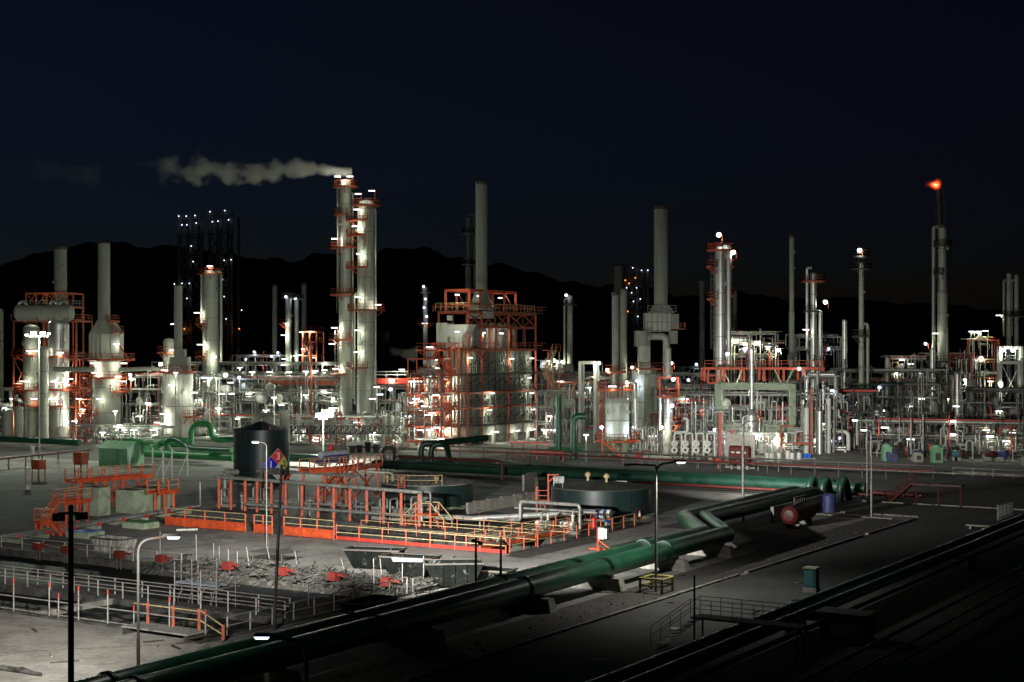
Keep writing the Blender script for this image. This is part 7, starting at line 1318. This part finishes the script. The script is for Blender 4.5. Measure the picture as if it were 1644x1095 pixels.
lattice('distant dark tower speckled with dull red lamps behind the wide chimney', 1006, 1040, 428, 640, ((1004, 450, 'warm', 15), (1016, 430), (1030, 434), (1040, 434), (1006, 462), (1014, 470), (1022, 462), (1017, 484), (1028, 480), (1010, 455, 'warm', 15), (1020, 446, 'warm', 15), (1024, 508), (1008, 500, 'warm', 15)), lv=8)
# ================================================================== small things in the yards
f = G(428, 882); street('pale leaning street lamp in front of the tall hazard tank', f, Z(713, f.y), V((-.55, .1, 0)), 'pole', None, 900, .045)
for i, (px, y_, h_) in enumerate(((566, 727, 1.1), (577, 726, 1.1), (591, 725, 1.5), (604, 726, 1.2))):
    c = G(px, y_); t = thing('black_bin', 'black plastic bin behind the orange cooler platform, %s in its row' % ['first', 'second', 'third and tallest', 'last'][i], 'bin', c, 'black bins behind the cooler platform'); MB().hexa([c + V((x_, y2, 0)) for x_, y2 in ((-.4, -.4), (.4, -.4), (.4, .4), (-.4, .4))], [c + V((x_, y2, h_)) for x_, y2 in ((-.5, -.5), (.5, -.5), (.5, .5), (-.5, .5))]).build('body', M['black'], t); MB().cbox(c + UP * h_, 1.1, 1.1, .08).build('lid', M['dark'], t)
c = G(531, 727); t = thing('red_bin', 'bright red round drum on the pale floor by the light mast', 'drum', c); MB().lathe(c, [(.5, 0), (.52, .6), (.5, 1.2), (.2, 1.35)], 18).build('body', M['redo'], t); MB().tube(arc([c + V((-.3, 0, 1.2)), c + V((-.3, 0, 1.8)), c + V((.3, 0, 1.8)), c + V((.3, 0, 1.2))], .2), .06, 6).build('handle', M['redo'], t)
for i, px in enumerate((612, 619, 626, 638)):
    c = G(px, 756); t = thing('gate_valve', 'pale double bonnet valve beside the red bent pipe, %s from the left' % ['first', 'second', 'third', 'last'][i], 'valve', c, 'pale valves left of the dark elbows'); MB().tube([c, c + UP * 1.3], .14, 8).build('riser', M['steel'], t); b = MB(); b.ball(c + UP * 1.4, .34, 5); b.lathe(c + UP * 1.65, [(.3, 0), (.3, .1), (.08, .12), (.08, .7)], 12); b.build('body', M['steel'], t); MB().tube([c + UP * 2.3 + V((cos(k * pi / 6), sin(k * pi / 6), 0)) * .3 for k in range(13)], .04, 5, False).build('handwheel', M['steel'], t)
p, q = G(2, 1076), G(66, 1086); solo(MB().tube([p + UP * .12, p.lerp(q, .5) + UP * .15, q + UP * .1], [.16, .14, .1], 9), 'timber_log', M['scrap'], 'dark log lying on the pale pavement at the lower left corner', 'log')
p, q = G(283, 853), G(317, 852); solo(MB().tube([p + UP * .12, q + UP * .12], .11, 8), 'loose_pipe', M['white'], 'short white pipe lying in front of the longest orange barrier', 'pipe')
rs = random.Random(21)
for i in range(26):                                # boards and offcuts lying about the yard
    px, y_ = ((rs.uniform(40, 300), rs.uniform(1000, 1080)) if i < 8 else (rs.uniform(300, 760), rs.uniform(868, 900)) if i < 18 else (rs.uniform(1080, 1300), rs.uniform(900, 1000)))
    p = G(px, y_); an = rs.uniform(0, 3.1); l_ = rs.uniform(.4, 1.6)
    solo(MB().bar(p + UP * .04, p + V((cos(an), sin(an), 0)) * l_ + UP * .05, rs.uniform(.06, .2), .06), 'offcut', M[rs.choice(['scrap', 'grey', 'dark'])], ['small offcut of scrap lying on the pale pavement', 'small offcut of scrap lying in the grey yard', 'small offcut of scrap lying by the dark road'][0 if i < 8 else 1 if i < 18 else 2], 'offcut', p, ['scrap offcuts on the pale pavement', 'scrap offcuts in the grey yard', 'scrap offcuts by the dark road'][0 if i < 8 else 1 if i < 18 else 2])
# saddle straps and flanges along the big pipe pair
nrm = V((-.857, .515, 0))
for i, s_ in enumerate((-24, -6, 10, 31)):
    for k_ in (0, 1):
        q = base + nrm * 1.72 * k_ + dv * s_ + UP * 1.7; b = MB()
        for o_ in (-.09, .03): b.lathe(q + dv * o_, [(RP + .005, 0), (RP + .11, 0), (RP + .11, .06), (RP + .005, .06)], 28, dv)
        for j in range(16): th = 2 * pi * j / 16; d_ = nrm * cos(th) + UP * sin(th); b.bar(q + d_ * (RP + .06) - dv * .15, q + d_ * (RP + .06) + dv * .15, .05)
        root = [o for o in bpy.data.objects if o.name == ('green_pipeline' if k_ == 0 else 'green_pipeline.001')][0]; b.build('flange', M['dgreen'], root)
